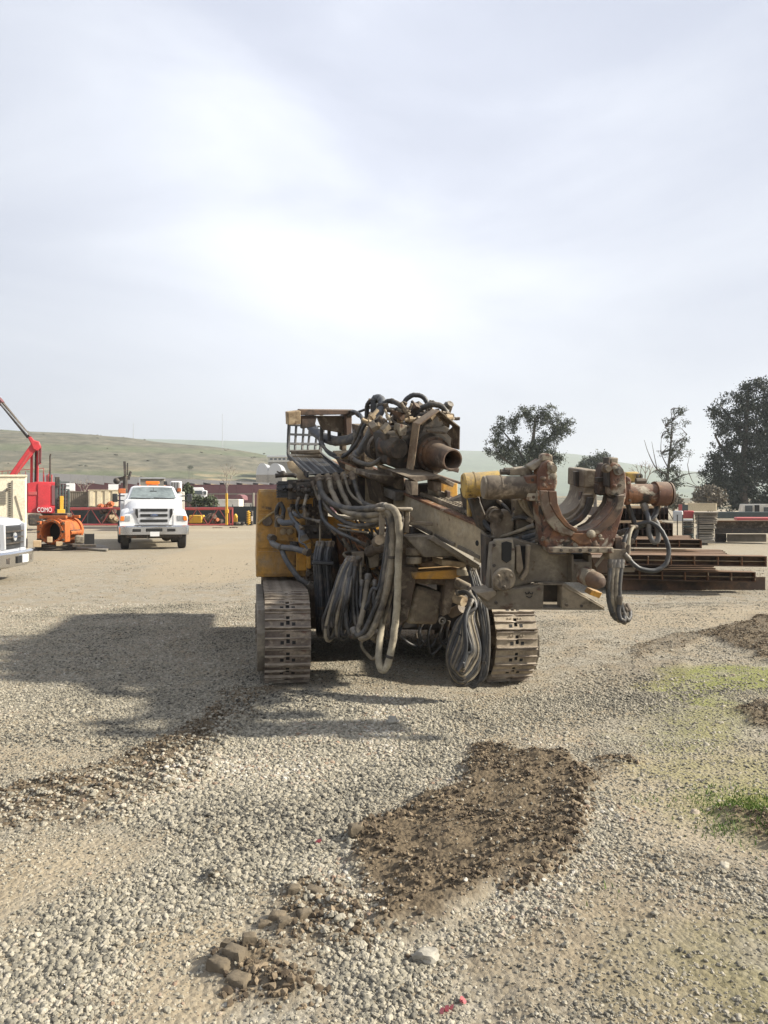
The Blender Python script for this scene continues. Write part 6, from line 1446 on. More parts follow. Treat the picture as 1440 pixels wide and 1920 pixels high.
mb.tube([P(0, 884, d + 1), P(82, 878, d + 1)], .02, 5); mb.tube([P(82, 878, d + 1), P(82, 905, d + 1)], .02, 5); mb.build('handrail', m_['redpale'], CR)
for x in (82, 88, 91, 97): 
    mb = MB(); mb.tube([P(x, 888 + (x % 5), d + .3), P(x, 905, d + .3)], .04, 6); mb.build('exhaust_pipe', m_['redpale'], CR)
mb = MB(); mb.cyl(P(94, 905, d), P(94, 855, d), .06, .05, 8); mb.tube([P(94, 855, d), P(95, 851, d)], .04, 6); mb.build('lamp_mast', m_['dark'], CR)

# --- dark green mast section standing beside the crane
face(125)
d = 42.0
FM = thing('mast_section', 'dark upright drill mast section with steps beside the red crane', 'mast', foot(117, d))
for x0, x1, y0 in ((103, 108, 894), (110, 114, 900), (116, 119, 908), (121, 124, 914), (126, 131, 918)):
    pbox('post', x0, y0, x1, 968, d, .4, 'darkgreen', FM, .02)
for k in range(9): pbox('rung', 104, 903 + k * 7, 130, 905 + k * 7, d + .1, .1, 'darkgreen', FM, 0)
pbox('mast_foot', 107, 955, 122, 970, d - .6, .5, 'gold', FM, .02); pbox('yellow_column', 112, 930, 119, 958, d - .3, .3, 'gold', FM, .02)
pbox('mast_plate', 104, 894, 112, 912, d - .1, .3, 'dark', FM, .02)

# --- orange casing oscillator on timbers
d = 25.4
OC = thing('casing_rotator', 'orange steel casing rotator with round dark bore resting on timbers', 'machine', foot(110, d))
c = P(95, 997, d); A = V((.06, 1.0, 0)).normalized()
mb = MB(); mb.lathe(c, A, [(0, .34), (0, .42), (.10, .42), (.10, .46), (.35, .46), (.35, .40), (1.3, .42), (1.3, .48), (1.45, .48), (1.45, .34), (0, .34)], 32, False, True); oc = mb.build('rotator_barrel', m_['orange'], OC)
mb = MB(); mb.cyl(c + A * .02, c + A * 1.4, .335, n=28); 
mb = MB(); mb.lathe(c, A, [(.6, 0), (.6, .345)], 28, False); mb.build('bore_back', m_['black'], OC)
X = V((A.y, -A.x, 0))
for q, z0, z1, w in ((.18, -.42, .44, .95), (.75, -.40, .38, .2), (1.2, -.40, .40, .9)):
    mb = MB(); mb.box(c + A * q + V((0, 0, .5)), (w, .12, .10), X, A); mb.build('top_beam', m_['orange'], OC, bevel=.01)
for s in (-1, 1):
    mb = MB(); mb.box(c + A * .2 + X * s * .44, (.14, .35, .72), X, A); mb.build('side_block', m_['orange'], OC, bevel=.02)
    for z in (-.28, 0, .28):
        mb = MB(); q = c + A * .02 + X * s * .44 + V((0, 0, z)); mb.cyl(q, q - A * .05, .045, n=8); mb.build('bolt', m_['rust'], OC)
    mb = MB(); mb.cyl(c + A * .4 + X * s * .46 + V((0, 0, -.05)), c + A * 1.2 + X * s * .46 + V((0, 0, -.05)), .09, n=14); mb.build('side_ram', m_['orange'], OC)
    mb = MB(); mb.box(c + A * .75 + X * s * .5 + V((0, 0, .0)), (.05, .7, .10), X, A); mb.build('side_rail', m_['rust'], OC, bevel=.005)
mb = MB(); mb.box(c + A * .8 + V((0, 0, .56)), (.55, .35, .14), X, A); mb.build('top_plate', m_['rust'], OC, bevel=.02)
for k in range(16):
    a = k * math.pi / 8; q = c - A * .002 + (X * math.cos(a) + V((0, 0, 1)) * math.sin(a)) * .385; mb = MB(); mb.cyl(q, q - A * .03, .022, n=6); mb.build('bolt', m_['rust'], OC)
def onebox(nm, px0, py0, px1, py1, d, th, mt, label, cat, group=None, bev=.01):
    return tag(bx(MB(), px0, py0, px1, py1, d, th).build(nm, m_[mt], None, bevel=bev), label, cat, group)
onebox('timber_block', 88, 1007, 98, 1017, d - .15, .3, 'timber', 'small pale timber block stuck inside the bore of the orange rotator', 'timber block', 'timber blocks under the orange rotator')
onebox('timber_block', 62, 1014, 77, 1026, d - .2, .5, 'timber', 'timber block left of the orange rotator', 'timber block', 'timber blocks under the orange rotator')
onebox('timber_block', 105, 1016, 117, 1024, d - .2, .5, 'timber', 'timber block under the right front of the orange rotator', 'timber block', 'timber blocks under the orange rotator')
RP = thing('steel_ring_stack', 'dark steel rings stacked flat under the orange rotator', 'steel rings', foot(92, d))
for k, (r, y) in enumerate(((.62, 1023), (.68, 1027), (.72, 1031))):
    mb = MB(); q = P(93, y, d); mb.ring(q - V((0, 0, .03)) + V((0, .5, 0)), V((0, 0, 1)), .05, r, r - .12, 32); mb.build('ring', m_['dark'], RP)
face(165)
BB = thing('black_box', 'open black steel box standing on a plate beside the orange rotator', 'box', foot(163, 25.5))
pbox('box_side', 158, 1001, 177, 1021, 25.3, .05, 'black', BB); pbox('box_side', 158, 1001, 160, 1021, 25.36, .6, 'dark', BB); pbox('box_side', 175, 1001, 177, 1021, 25.36, .6, 'dark', BB); pbox('box_floor', 158, 1020, 177, 1021.5, 25.36, .6, 'dark', BB)
onebox('drum_section', 140, 1004, 158, 1020, 25.2, .4, 'mudflat', 'short grey steel section between the rotator and the black box', 'steel section', bev=.06)
tag(MB().prism([V((p.x, p.y, .01)) for p in (G(128, 1030), G(200, 1034), G(205, 1030), G(192, 1024), G(150, 1022))], V((0, 0, .05))).build('ground_plate', m_['concrete'], None), 'pale flat plate lying on the ground in front of the black box', 'plate')
onebox('steel_channel', 136, 1021, 180, 1026, 24.7, .2, 'dark', 'dark steel channel lying on the pale ground plate', 'channel')

# --- cream containers
face(200)
def container(nm, px0, py0, px1, py1, d, th, mt, label, nr=10, cat='container'):
    t = thing(nm, label, cat, foot((px0 + px1) / 2, d)); pbox('shell', px0, py0, px1, py1, d, th, mt, t, .03)
    w = (px1 - px0) / nr
    for k in range(nr): pbox('corrugation', px0 + (k + .2) * w, py0 + 1.2, px0 + (k + .75) * w, py1 - 1.2, d - .06, .1, mt, t, 0)
    pbox('top_rail', px0 - .4, py0 - .7, px1 + .4, py0 + .6, d - .09, .2, mt, t, 0)
    return t
container('shipping_container', 130, 922, 164, 950, 62, 2.4, 'timbergrey', 'dull cream container, left one of the pair behind the red lattice', 9)
container('shipping_container', 165, 919, 222, 950, 61, 2.4, 'cream', 'pale yellow container between the dull one and the white truck', 4)
onebox('white_box_body', 203, 908, 222, 920, 80, 3, 'white', 'white box body showing over the pale yellow container', 'box body')
onebox('white_box_body', 124, 906, 139, 920, 82, 3, 'white', 'white box body showing behind the dark mast section', 'box body')

# --- red lattice boom lying on the ground
face()
d = 54.0
LB = thing('lattice_boom', 'long red lattice crane boom section lying on the ground behind the white truck', 'lattice boom', foot(290, d))
for y, dy in ((953, 0), (984, 0), (955, 1.3), (983, 1.3)):
    mb = MB(); mb.tube([P(128, y, d + dy), P(437, y, d + dy)], .055, 8); mb.build('chord', m_['redpale'], LB)
k = 0; x = 130
while x < 434:
    for dy in (0, 1.3):
        mb = MB(); y0, y1 = ((953, 984) if k % 2 == 0 else (984, 953)); mb.tube([P(x, y0, d + dy), P(min(x + 20, 436), y1, d + dy)], .03, 6); mb.build('lacing_bar', m_['redpale'], LB)
    if k % 2 == 0:
        mb = MB(); mb.tube([P(x, 953, d), P(x, 955, d + 1.3)], .03, 6); mb.build('lacing_bar', m_['redpale'], LB)
    x += 20; k += 1
for x in (430, 436):
    mb = MB(); mb.tube([P(x, 953, d), P(x, 984, d)], .05, 6); mb.build('end_frame', m_['redpale'], LB)

# --- fence with dark screen
d = 58.0
FE = thing('screen_fence', 'long fence with dark green wind screen behind the lattice boom', 'fence', foot(300, d))
x = 96
while x < 500:
    pbox('post', x - .7, 946, x + .7, 986, d, .08, 'darkgreen', FE, 0); pbox('screen_panel', x + .7, 950 + random.uniform(-.5, .5), x + 33.3, 985, d + .03, .03, 'screen', FE, 0); x += 34

# --- yard junk between the boom and the fence
onebox('yellow_tank', 354, 966, 378, 981, 53.5 + 1.5, 1.0, 'gold', 'yellow steel tank inside the lattice boom right of the white truck', 'tank', bev=.05)
JK = thing('drill_parts', 'brown heap of drill parts lying right of the yellow tank', 'machine parts', foot(395, 55.6))
for x, y, r in ((386, 974, .25), (394, 970, .3), (400, 976, .22), (408, 978, .2), (392, 980, .2)):
    mb = MB(); q = P(x, y, 55.6); mb.lathe(q, V((.6, -.7, .1)), [(0, 0), (0, r), (.4, r), (.4, r * .6), (.7, r * .6), (.7, 0)], 14, False); mb.build('drill_part', m_[random.choice(['rust', 'brownsteel', 'orange'])], JK)
JL = thing('drill_parts', 'orange and brown machine parts heaped left of the white truck', 'machine parts', foot(200, 55.6))
for x, y, r in ((192, 958, .25), (200, 952, .3), (208, 960, .3), (204, 970, .35), (196, 974, .3), (212, 974, .3), (186, 950, .2), (205, 946, .22)):
    mb = MB(); q = P(x, y, 55.6); mb.lathe(q, V((.6, -.7, .1)), [(0, 0), (0, r), (.4, r), (.4, r * .6), (.7, r * .6), (.7, 0)], 14, False); mb.build('drill_part', m_[random.choice(['rust', 'tan', 'orange', 'orange'])], JL)
PX = thing('yellow_mast', 'slim yellow upright mast standing in the red lattice boom', 'mast', foot(424, 53.4))
pbox('mast_tube', 422.5, 925, 426.5, 984, 53.4, .16, 'gold', PX, .01); pbox('mast_sleeve', 421.8, 955, 427.4, 962, 53.3, .25, 'gold', PX, .01)
EX = thing('yellow_breaker', 'small yellow machine arm on a dark pallet against the fence', 'machine', foot(442, 54.5))
pprism('arm', ((437, 979), (438, 966), (441, 963), (444, 968), (443, 980)), 54.5, .4, 'gold', EX, .04); pbox('base', 434, 979, 455, 985, 54.3, .8, 'dark', EX, .05); pbox('block', 443, 979, 450, 983, 54.1, .4, 'concrete', EX, .03)
SP = thing('auger', 'yellow auger standing upright in a dark rack by the fence', 'auger', foot(467, 53.8))
pbox('rack', 461, 958, 473, 985, 54.2, .5, 'dark', SP, .03)
for k in range(7):
    mb = MB(); q = P(466, 981 - k * 3.3, 53.8); mb.lathe(q, V((.25, 0, 1)), [(0, .05), (.0, .14), (.05, .14), (.07, .05)], 14); mb.build('flight', m_['gold'], SP)
mb = MB(); mb.cyl(P(466, 984, 53.8), P(466, 957, 53.8), .05, n=8); mb.build('shaft', m_['gold'], SP)
onebox('white_plate', 470.5, 968, 473.5, 977, 53.9, .05, 'white', 'white plate leaning on the auger rack', 'plate')
onebox('white_container', 404, 936, 448, 951, 75, 2.5, 'offwhite', 'low off-white container behind the dark fence', 'container', bev=.03)
for x, y, w, lab in ((409, 990, 7, 'left rusty scrap pile on the bare ground right of the truck'), (440, 989, 5, 'right rusty scrap pile on the bare ground near the yellow machine')):
    t = thing('scrap_pile', lab, 'scrap', foot(x, 49.5), 'scrap piles on the bare ground')
    for k in range(5):
        mb = MB(); q = P(x + random.uniform(-w, w), y + 1, 49.5); mb.box(q + V((0, 0, .0)), (.35, .2, .16), V((math.cos(k), math.sin(k), 0)), V((-math.sin(k), math.cos(k), 0))); mb.build('scrap_piece', m_['rust'], t, bevel=.02)

# --- warehouse with grey upper wall and maroon lower wall
d = 135.0
WH = thing('warehouse', 'long low warehouse with grey upper wall and maroon lower band under the hill', 'warehouse', foot(260, d))
def wallx(px): return px
xs = list(range(40, 660, 31))
for a, b in zip(xs[:-1], xs[1:]):
    slope = lambda x: 888 + (x - 100) * .045
    mb = MB(); ya = 886 + max(0, (a - 60)) * .043; yb = 886 + max(0, (b - 60)) * .043
    mb.prism([P(a + .2, ya, d), P(b - .2, yb, d), P(b - .2, 909, d), P(a + .2, 905, d)], V((0, 6, 0))); mb.build('upper_panel', m_['greywall'], WH, 0)
    pbox('lower_panel', a + .15, 908.5 if b > 300 else 904, b - .15, 962, d + .15, 6, 'maroon', WH, 0)
    pbox('sill_strip', a, 925, b, 927.2, d + .0, .2, 'redpale' if 0 else 'concrete', WH, 0) if a > 380 else None
# grey box lorry and rack behind the truck
face(320)
GB = thing('box_lorry', 'grey box lorry parked behind the white truck', 'lorry', foot(288, 48))
pbox('box_body', 262, 896, 309, 960, 48, 5, 'concrete', GB, .05); pbox('box_frame', 261, 895, 310, 897.5, 47.9, .2, 'galv', GB, 0); pbox('box_frame', 261, 896, 263, 960, 47.9, .2, 'galv', GB, 0)
for s in (266, 300): wheel(GB, P(s, 972, 48.5), (1, 0, 0), .5, .3)
CT = thing('cab_truck', 'white cab with dark grille and amber lamp right of the beacon truck', 'truck', foot(328, 44))
pbox('cab', 319, 902, 341, 975, 44, 3, 'white', CT, .08); pbox('radiator', 320.5, 904, 336, 925, 43.9, .15, 'dark', CT, .02)
for k in range(5): pbox('radiator_bar', 322 + k * 3, 904, 323.2 + k * 3, 925, 43.85, .1, 'galv', CT, 0)
pbox('mirror', 307, 902, 314, 909, 43.8, .2, 'blackplastic', CT, .04); pbox('amber_box', 332, 915, 340, 922, 43.7, .3, 'orange', CT, .03); pbox('side_box', 336, 922, 346, 956, 42.5, .8, 'offwhite', CT, .04)
for s in (322, 338): wheel(CT, P(s, 978, 44.5), (1, 0, 0), .5, .3)
RV = thing('camper', 'white box van with dark windscreen parked before the maroon warehouse', 'van', foot(372, 112))
pprism('body', ((350, 918), (360, 918), (362, 914), (381, 914), (383, 919), (389, 920), (388, 935), (350, 935)), 112, 5, 'white', RV, .1)
pbox('windscreen', 365.5, 920, 379, 927, 111.8, .3, 'glass', RV, 0); pbox('side_window', 382, 921, 387, 927, 111.8, .3, 'glass', RV, 0)
for s in (356, 384): wheel(RV, P(s, 942, 113), (0, 0.3, 0), .5, .3) if 0 else wheel(RV, P(s, 940, 111.9), (0, 1, 0), .5, .3)
CA = thing('parked_car', 'dark maroon parked car in front of the warehouse', 'car', foot(448, 110))
mb = MB(); mb.prism([P(x, y, 110) for x, y in ((440, 938), (441, 931), (444, 927.5), (450, 927), (455, 930), (456, 938))], V((0, 4, 0))); mb.build('body', m_['maroon'], CA, bevel=.1)
pprism('windscreen', ((443, 931), (445, 928.3), (450, 928.3), (453, 931)), 109.9, .1, 'glass', CA, 0)
for s in (442, 454): wheel(CA, P(s, 938.5, 110), (0, 1, 0), .33, .2)
onebox('white_utility_box', 461, 943, 473, 951, 70, 1.5, 'offwhite', 'small off-white utility box right of the low container', 'utility box')
tag(MB().cyl(P(475, 952, 72), P(475, 924, 72), .12, n=8).build('bollard_post', m_['concrete'], None), 'pale concrete post at the left edge of the rig housing', 'post')

face()
# --- white domed greenhouses on the hill, water tank and ridge masts
for k, (x0, x1, lab) in enumerate(((480, 503, 'left white domed tunnel shed on the hillside'), (502, 529, 'right white domed tunnel shed on the hillside'))):
    d = 300; a, b = P(x0, 890, d), P(x1, 890, d); r = (b.x - a.x) / 2; c = (a + b) / 2; mb = MB(); h = P(0, 868, d).z - a.z; secs = []
    for y in (0, 4, 9, 14): secs.append([V((c.x + math.cos(t * math.pi / 12) * r, c.y + y, a.z - 6)) if t in (0, 12) and 0 else V((c.x + math.cos(t * math.pi / 12) * r, c.y + y, a.z + math.sin(t * math.pi / 12) * h)) for t in range(13)])
    t = thing('tunnel_shed', lab, 'shed', V((c.x, c.y, a.z)), 'tunnel sheds on the hillside'); mb.loft(secs); mb.build('cover', m_['galv'], t)
    mb = MB(); mb.bb((a.x, d, a.z - 14), (b.x, d + 14, a.z)); mb.build('base', m_['concrete'], t)
WT = thing('hill_building', 'white flat-roofed building on the hillside above the tunnel sheds', 'building', V((P(528, 860, 330).x, 330, P(0, 864, 330).z)))
pbox('wall', 503, 857, 560, 866, 330, 8, 'offwhite', WT, 0); pbox('roof', 500, 854, 562, 857, 329, 10, 'white', WT, 0)
for k in range(6): pbox('window', 506 + k * 8, 859, 511 + k * 8, 862.5, 329.9, .3, 'glass', WT, 0)
pbox('base', 503, 866, 560, 885, 330.5, 6, 'concrete', WT, 0)
for x, y0, y1, lab in ((250, 793, 824, 'thin mast on the hill crest left of centre'), (417, 776, 842, 'tall thin mast on the hill crest right of the white truck')):
    mb = MB(); q0, q1 = P(x, y1 + 12, 480), P(x, y0, 480); mb.cyl(q0, q1, .22, .12, 6); tag(mb.build('radio_mast', m_['galv'], None), lab, 'mast')

# ------------------------------------------------------------------ beams stacked on the right
def ibeam_mesh(nm, dep, flw, ln, tf=.016, tw=.011):
    """web lying flat: flanges stand upright left and right; runs along +y"""
    mb = MB(); mb.bb((-dep / 2, 0, -flw / 2), (-dep / 2 + tf, ln, flw / 2)); mb.bb((dep / 2 - tf, 0, -flw / 2), (dep / 2, ln, flw / 2)); mb.bb((-dep / 2 + tf, .002, -tw / 2), (dep / 2 - tf, ln - .002, tw / 2))
    return mb.mesh(nm, m_['beam'], 30)
ORD = ('first', 'second', 'third', 'fourth', 'fifth', 'sixth', 'seventh', 'eighth', 'ninth', 'tenth', 'eleventh', 'twelfth', 'thirteenth', 'fourteenth')
SKEW = rad(-12)
def long_beam(px_r, ytop, ybot, d_r, ln, yaw, label, stiff, dz=0.0):
    """beam lying across the view, right end at photo column px_r; web recessed between flanges, plate stiffeners on the near side"""
    tr = P(px_r, ytop, d_r); br_ = P(px_r, ybot, d_r); h = tr.z - br_.z
    t = thing('steel_beam', label, 'steel beam', V((tr.x, tr.y, br_.z)), 'I-beams in the stack on the right')
    ax = V((-math.cos(yaw), math.sin(yaw), 0)); bk = V((math.sin(yaw), math.cos(yaw), 0)); o = V((tr.x, tr.y, br_.z)); w = .30
    def bxx(a0, a1, b0, b1, z0, z1, nm, mt):
        mb = MB(); c = o + ax * (a0 + a1) / 2 + bk * (b0 + b1) / 2 + V((0, 0, (z0 + z1) / 2)); mb.box(c, (a1 - a0, b1 - b0, z1 - z0), ax, bk); mb.build(nm, m_[mt], t)
    bxx(0, ln, 0, w, h - .016, h, 'top_flange', 'beam'); bxx(0, ln, 0, w, 0, .016, 'bottom_flange', 'beam'); bxx(0, ln, w / 2 - .006, w / 2 + .006, .016, h - .016, 'web', 'beam')
    if stiff:
        bxx(0.004, ln, .03, w / 2 - .006, h * .46, h * .46 + .008, 'rib', 'tan')
        a = 0.0
        while a < ln: bxx(a, a + .016, .0, w / 2 - .006, .016, h - .016, 'stiffener', 'rustorange'); a += .395
YB = rad(10)
rows = ((1417, 1073, 1092, 13.25, 3.0, 'lowest row'), (1438, 1043, 1063, 12.95, 3.2, 'second row'), (1316, 1012, 1028, 14.1, 2.2, 'third row'))
for px_r, yt, yb, dd, ln, rn in rows:
    for k in range(5):
        back = k * .42; px_k = px_r - (0, 70, 75, 78, 82)[k] * (1 if rn != 'third row' else .25)
        zt = P(0, yt, dd).z; zb = P(0, yb, dd).z; d2 = dd + back; X = (px_k - CX) / FPX * d2
        long_beam(px_k, CY + (CH - zt) / d2 * FPX, CY + (CH - zb) / d2 * FPX, d2, ln - .6 * (k > 0), YB, f'rusty steel beam, {ORD[k]} from the front in the {rn} of the beam stack', k == 0)
cb = MB(); cb.bb((P(1150, 0, 13.9).x, 13.75, 0.0), (P(1435, 0, 13.75).x, 13.78, P(0, 1082, 13.75).z - .0)); cb.bb((P(1150, 0, 13.9).x, 13.78, .18), (P(1434, 0, 13.75).x, 14.0, .20))
tag(cb.build('base_beam', m_['beam'], None), 'rusty cross beam lying on the gravel under the beam stack', 'steel beam')
cb = MB(); cb.bb((P(1150, 0, 18).x, 19.0, 0.0), (P(1400, 0, 19).x, 19.3, .22)); tag(cb.build('base_beam', m_['beam'], None), 'rear cross beam holding up the far end of the beam stack', 'steel beam')
for y0, d_, lab in ((1067.5, 13.6, 'dark spacer timber between the lowest and second beam rows'), (1033, 14.4, 'spacer timber between the second and third beam rows'), (1008.5, 14.9, 'pale spacer timber on top of the third beam row')):
    for_x0, for_x1 = P(1165, y0, d_), P(1190, y0, d_); mb = MB(); mb.bb((for_x0.x, d_, for_x0.z - .05), (for_x1.x, d_ + 1.4, for_x0.z + .04)); tag(mb.build('spacer_timber', m_['timbergrey'], None, bevel=.005), lab, 'timber', 'spacer timbers in the beam stack')
# two bundles of narrow beams on top
me_n = ibeam_mesh('narrow_beam', .085, .27, 8, .009, .007)
for yc, d0, x0, n, rn in ((993.5, 15.6, 1150, 14, 'lower bundle'), (963.5, 15.9, 1150, 13, 'upper bundle')):
    for i in range(n):
        x = x0 + i * 8.4; q = P(x, yc, d0); o = inst('narrow_beam', me_n, None, (q.x, d0 + random.uniform(-.06, .06), q.z), (0, 0, SKEW)); tag(o, f'narrow rusty beam, {ORD[i]} from the left in the {rn} on the beam stack', 'steel beam', 'narrow beams bundled on the stack')
for y0, x1, lab in ((978, 1240, 'pale timber strip between the two bundles of narrow beams'), (950.5, 1238, 'orange-brown timber strip on top of the upper bundle')):
    a = P(1150, y0, 15.8); b = P(x1, y0, 15.8); mb = MB(); mb.bb((a.x, 15.75, a.z - .03), (b.x, 16.2, a.z + .02)); tag(mb.build('timber_strip', m_['timber'], None, bevel=.004), lab, 'timber')

# --- yard things at the far right
face(1290)
BR = thing('steel_rack', 'black steel rack full of parts behind the beam stack', 'rack', foot(1297, 24))
for x in (1270, 1280, 1300, 1310): pbox('post', x - 1, 965, x + 1, 1012, 24 + (.8 if x in (1270, 1300) else 0), .06, 'dark', BR, 0)
rng = random.Random(9)
for k in range(9): pbox('stacked_part', 1281, 974 + k * 4, 1299 + rng.uniform(-1, 2), 976.8 + k * 4, 24.1, .7, rng.choice(['dark', 'dark', 'galv', 'darkgreen']), BR, .01)
onebox('grey_case', 1262, 958, 1280, 978, 27, .8, 'galv', 'grey slatted case left of the red box behind the beam stack', 'case', bev=.03)
onebox('red_box', 1281, 958, 1301, 972, 30, 1.5, 'redpale', 'faded red steel box behind the black rack', 'box', bev=.03)
SL = (('timbergrey', 1302, 960, 1346, 971, 'brown plank pack on top of the stack right of the black rack'), ('timbergrey', 1305, 972, 1344, 983, 'brown plank pack second from the top right of the black rack'), ('concrete', 1308, 984, 1342, 992, 'grey slab pack in the middle of the stack right of the black rack'), ('concrete', 1308, 993, 1340, 1001, 'grey slab pack second from the bottom right of the black rack'), ('concrete', 1306, 1002, 1338, 1016, 'grey slab pack at the bottom of the stack right of the black rack'))
for mt, a, b, c_, e_, lab in SL:
    t = thing('slab_pack', lab, 'slab pack', foot((a + c_) / 2, 29), 'packs stacked right of the black rack'); n = 3 if e_ - b > 8 else 2
    for k in range(n):
        h = (e_ - b) / n; pbox('plank', a + random.uniform(-1.5, 1.5), b + k * h + .3, c_ + random.uniform(-2, 2), b + (k + 1) * h - .5, 29 + random.uniform(-.1, .1), 2.2, mt, t, .015)
YT = container('shipping_container', 1290, 944, 1344, 958, 62, 3, 'cream', 'ribbed cream container in front of the dark trees', 12)
pbox('end_door', 1279, 946, 1290, 960, 62, 3, 'darkgreen', YT, .02)
onebox('pink_box', 1272, 946, 1279, 959, 66, 2, 'redpale', 'faded pink steel box left of the ribbed cream container', 'box')
WTm = thing('office_trailer', 'white site trailer with dark windows and door at the right edge', 'trailer', foot(1420, 66))
pprism('shell', ((1388, 964), (1391, 945), (1490, 945), (1490, 964)), 66, 3, 'offwhite', WTm, .05)
pbox('window', 1397, 948, 1411, 960, 65.9, .15, 'glass', WTm, 0); pbox('door', 1415, 947, 1424, 964, 65.9, .15, 'black', WTm, 0); pbox('window', 1432, 951, 1444, 962, 65.9, .15, 'glass', WTm, 0)
pbox('skirt', 1388, 964, 1490, 970, 66.1, 2.8, 'dark', WTm, 0)
onebox('red_plank_pack', 1382, 971, 1470, 977, 34, 2.5, 'redpale', 'faded red pack lying behind the long brown beam', 'pack', bev=.03)
LBm = thing('box_girder', 'long rusty brown girder on blocks at the right edge', 'girder', foot(1400, 31))
pbox('top_flange', 1340, 976, 1480, 979, 30.9, .6, 'beam', LBm, 0); pbox('web', 1341, 979, 1480, 992, 31.1, .3, 'brownsteel', LBm, 0); pbox('bottom_flange', 1341, 991.5, 1480, 1000, 30.9, .6, 'dark', LBm, 0)
onebox('timber_baulk', 1364, 1002, 1437, 1016, 31.2, .5, 'timbergrey', 'pale timber baulk under the long rusty girder', 'timber baulk', bev=.02)
onebox('support_block', 1341, 1000, 1362, 1016, 31.6, .6, 'dark', 'dark support block under the left end of the rusty girder', 'block', bev=.02)
onebox('dark_container', 1345, 960, 1480, 972, 50, 2, 'darkgreen', 'low dark container between the trailer and the rusty girder', 'container', bev=.03)

face()
# ------------------------------------------------------------------ trees
def tree(name, label, base_px, d, trunk, blobs, nleaf, lsz, mt, bark='bark', group=None, seed=1, dep=1.0, open_=0.0):
    """trunk: list of limbs, each [(px,py,r),...]; blobs: (px,py,radius_px[,weight])"""
    rng = np.random.default_rng(seed); s = d / FPX
    t = thing(name, label, 'tree', foot(base_px, d), group)
    for i, limb in enumerate(trunk):
        r_ = random.Random(seed * 31 + i); off = r_.uniform(-1, 1) * (0 if i == 0 else 1.0)
        pts = [P(x, y, d + off * min(1, k * .6)) for k, (x, y, r) in enumerate(limb)]
        sp = smooth_path(pts, 4); rr = np.interp(np.linspace(0, 1, len(sp)), np.linspace(0, 1, len(limb)), [q[2] for q in limb])
        mb = MB(); mb.tube(sp, [float(v) for v in rr], 7); mb.build('trunk' if i == 0 else 'branch', m_[bark], t)
    w = np.array([b[2] ** 2 * (b[3] if len(b) > 3 else 1) for b in blobs]); w = w / w.sum(); cnt = rng.multinomial(nleaf // 24, w)
    cs = []
    for b, n in zip(blobs, cnt):
        c = P(b[0], b[1], d); r = b[2] * s
        u = rng.normal(size=(n, 3)); u /= np.linalg.norm(u, axis=1)[:, None]; u *= (rng.random((n, 1)) ** 0.45) * r
        u[:, 1] *= dep
        cs.append(np.array(c) + u)
    cs = np.concatenate(cs)
    gap = np.array([mnoise.noise(V((float(p[0]) * .75, float(p[1]) * .75, float(p[2]) * .75))) for p in cs]); cs = cs[gap > -0.36 + 0.30 * open_]; n = len(cs)
    # fine twigs reaching into the crown
    tw = MB(); r_ = random.Random(seed); idx = rng.choice(n, min(n, 90), replace=False)
    ends = [P(*l[k][:2], d) for l in trunk for k in range(1, len(l))]
    for i in idx:
        q = V(cs[i]); e = min(ends, key=lambda w_: (w_ - q).length + (2 if w_.z > q.z else 0)); mid = e.lerp(q, .5) + V((r_.gauss(0, .15), r_.gauss(0, .15), r_.gauss(0.1, .15)))
        tw.tube([e, mid, q], [.045, .03, .012], 4)
    tw.build('twigs', m_[bark], t)
    L = np.repeat(cs, 24, 0) + rng.normal(size=(n * 24, 3)) * lsz * 1.9 * np.repeat(rng.uniform(.6, 1.25, (n, 1)), 24, 0) * np.array([1, 1, .75])
    m = len(L)
    a = rng.normal(size=(m, 3)); a[:, 2] -= .7; a /= np.linalg.norm(a, axis=1)[:, None]
    b = np.cross(a, rng.normal(size=(m, 3))); b /= np.linalg.norm(b, axis=1)[:, None]
    sz = lsz * rng.uniform(.6, 1.3, (m, 1)); wd = sz * .42
    vs = np.stack([L - a * sz, L + b * wd, L + a * sz, L - b * wd], 1).reshape(-1, 3)
    me = bpy.data.meshes.new('crown'); me.vertices.add(len(vs)); me.vertices.foreach_set('co', vs.astype(np.float32).ravel())
    me.loops.add(m * 4); me.loops.foreach_set('vertex_index', np.arange(m * 4, dtype=np.int32)); me.polygons.add(m); me.polygons.foreach_set('loop_start', np.arange(0, m * 4, 4, dtype=np.int32))
    me.update(calc_edges=True); me.materials.append(m_[mt])
    o = bpy.data.objects.new('crown', me); COL.objects.link(o); attach(o, t)
    return t
tree('eucalyptus_tree', 'rounded eucalyptus tree with gaps in its crown above the pipe clamp', 985, 85,
     [[(988, 960, .42), (990, 900, .36), (994, 860, .30), (1000, 820, .2), (1004, 785, .1)], [(990, 880, .22), (978, 855, .17), (960, 830, .12), (940, 805, .07)], [(994, 862, .2), (1012, 840, .15), (1035, 815, .1), (1055, 800, .06)], [(988, 890, .18), (960, 872, .12), (932, 850, .07)], [(992, 880, .15), (1020, 862, .1), (1040, 855, .06)]],
     [(1008, 785, 24), (985, 778, 16), (1030, 775, 17), (1052, 797, 22), (1068, 800, 12), (1040, 815, 20), (1022, 830, 18), (1005, 840, 20), (990, 855, 22), (1012, 862, 18), (1036, 858, 18), (1050, 862, 10), (960, 800, 14), (945, 790, 14), (965, 785, 12), (935, 808, 12), (930, 838, 20), (915, 845, 10), (955, 845, 18), (970, 832, 12), (955, 860, 18), (980, 868, 16), (940, 855, 12)], 27000, .12, 'leaf', seed=3, dep=0.8, open_=0.45)
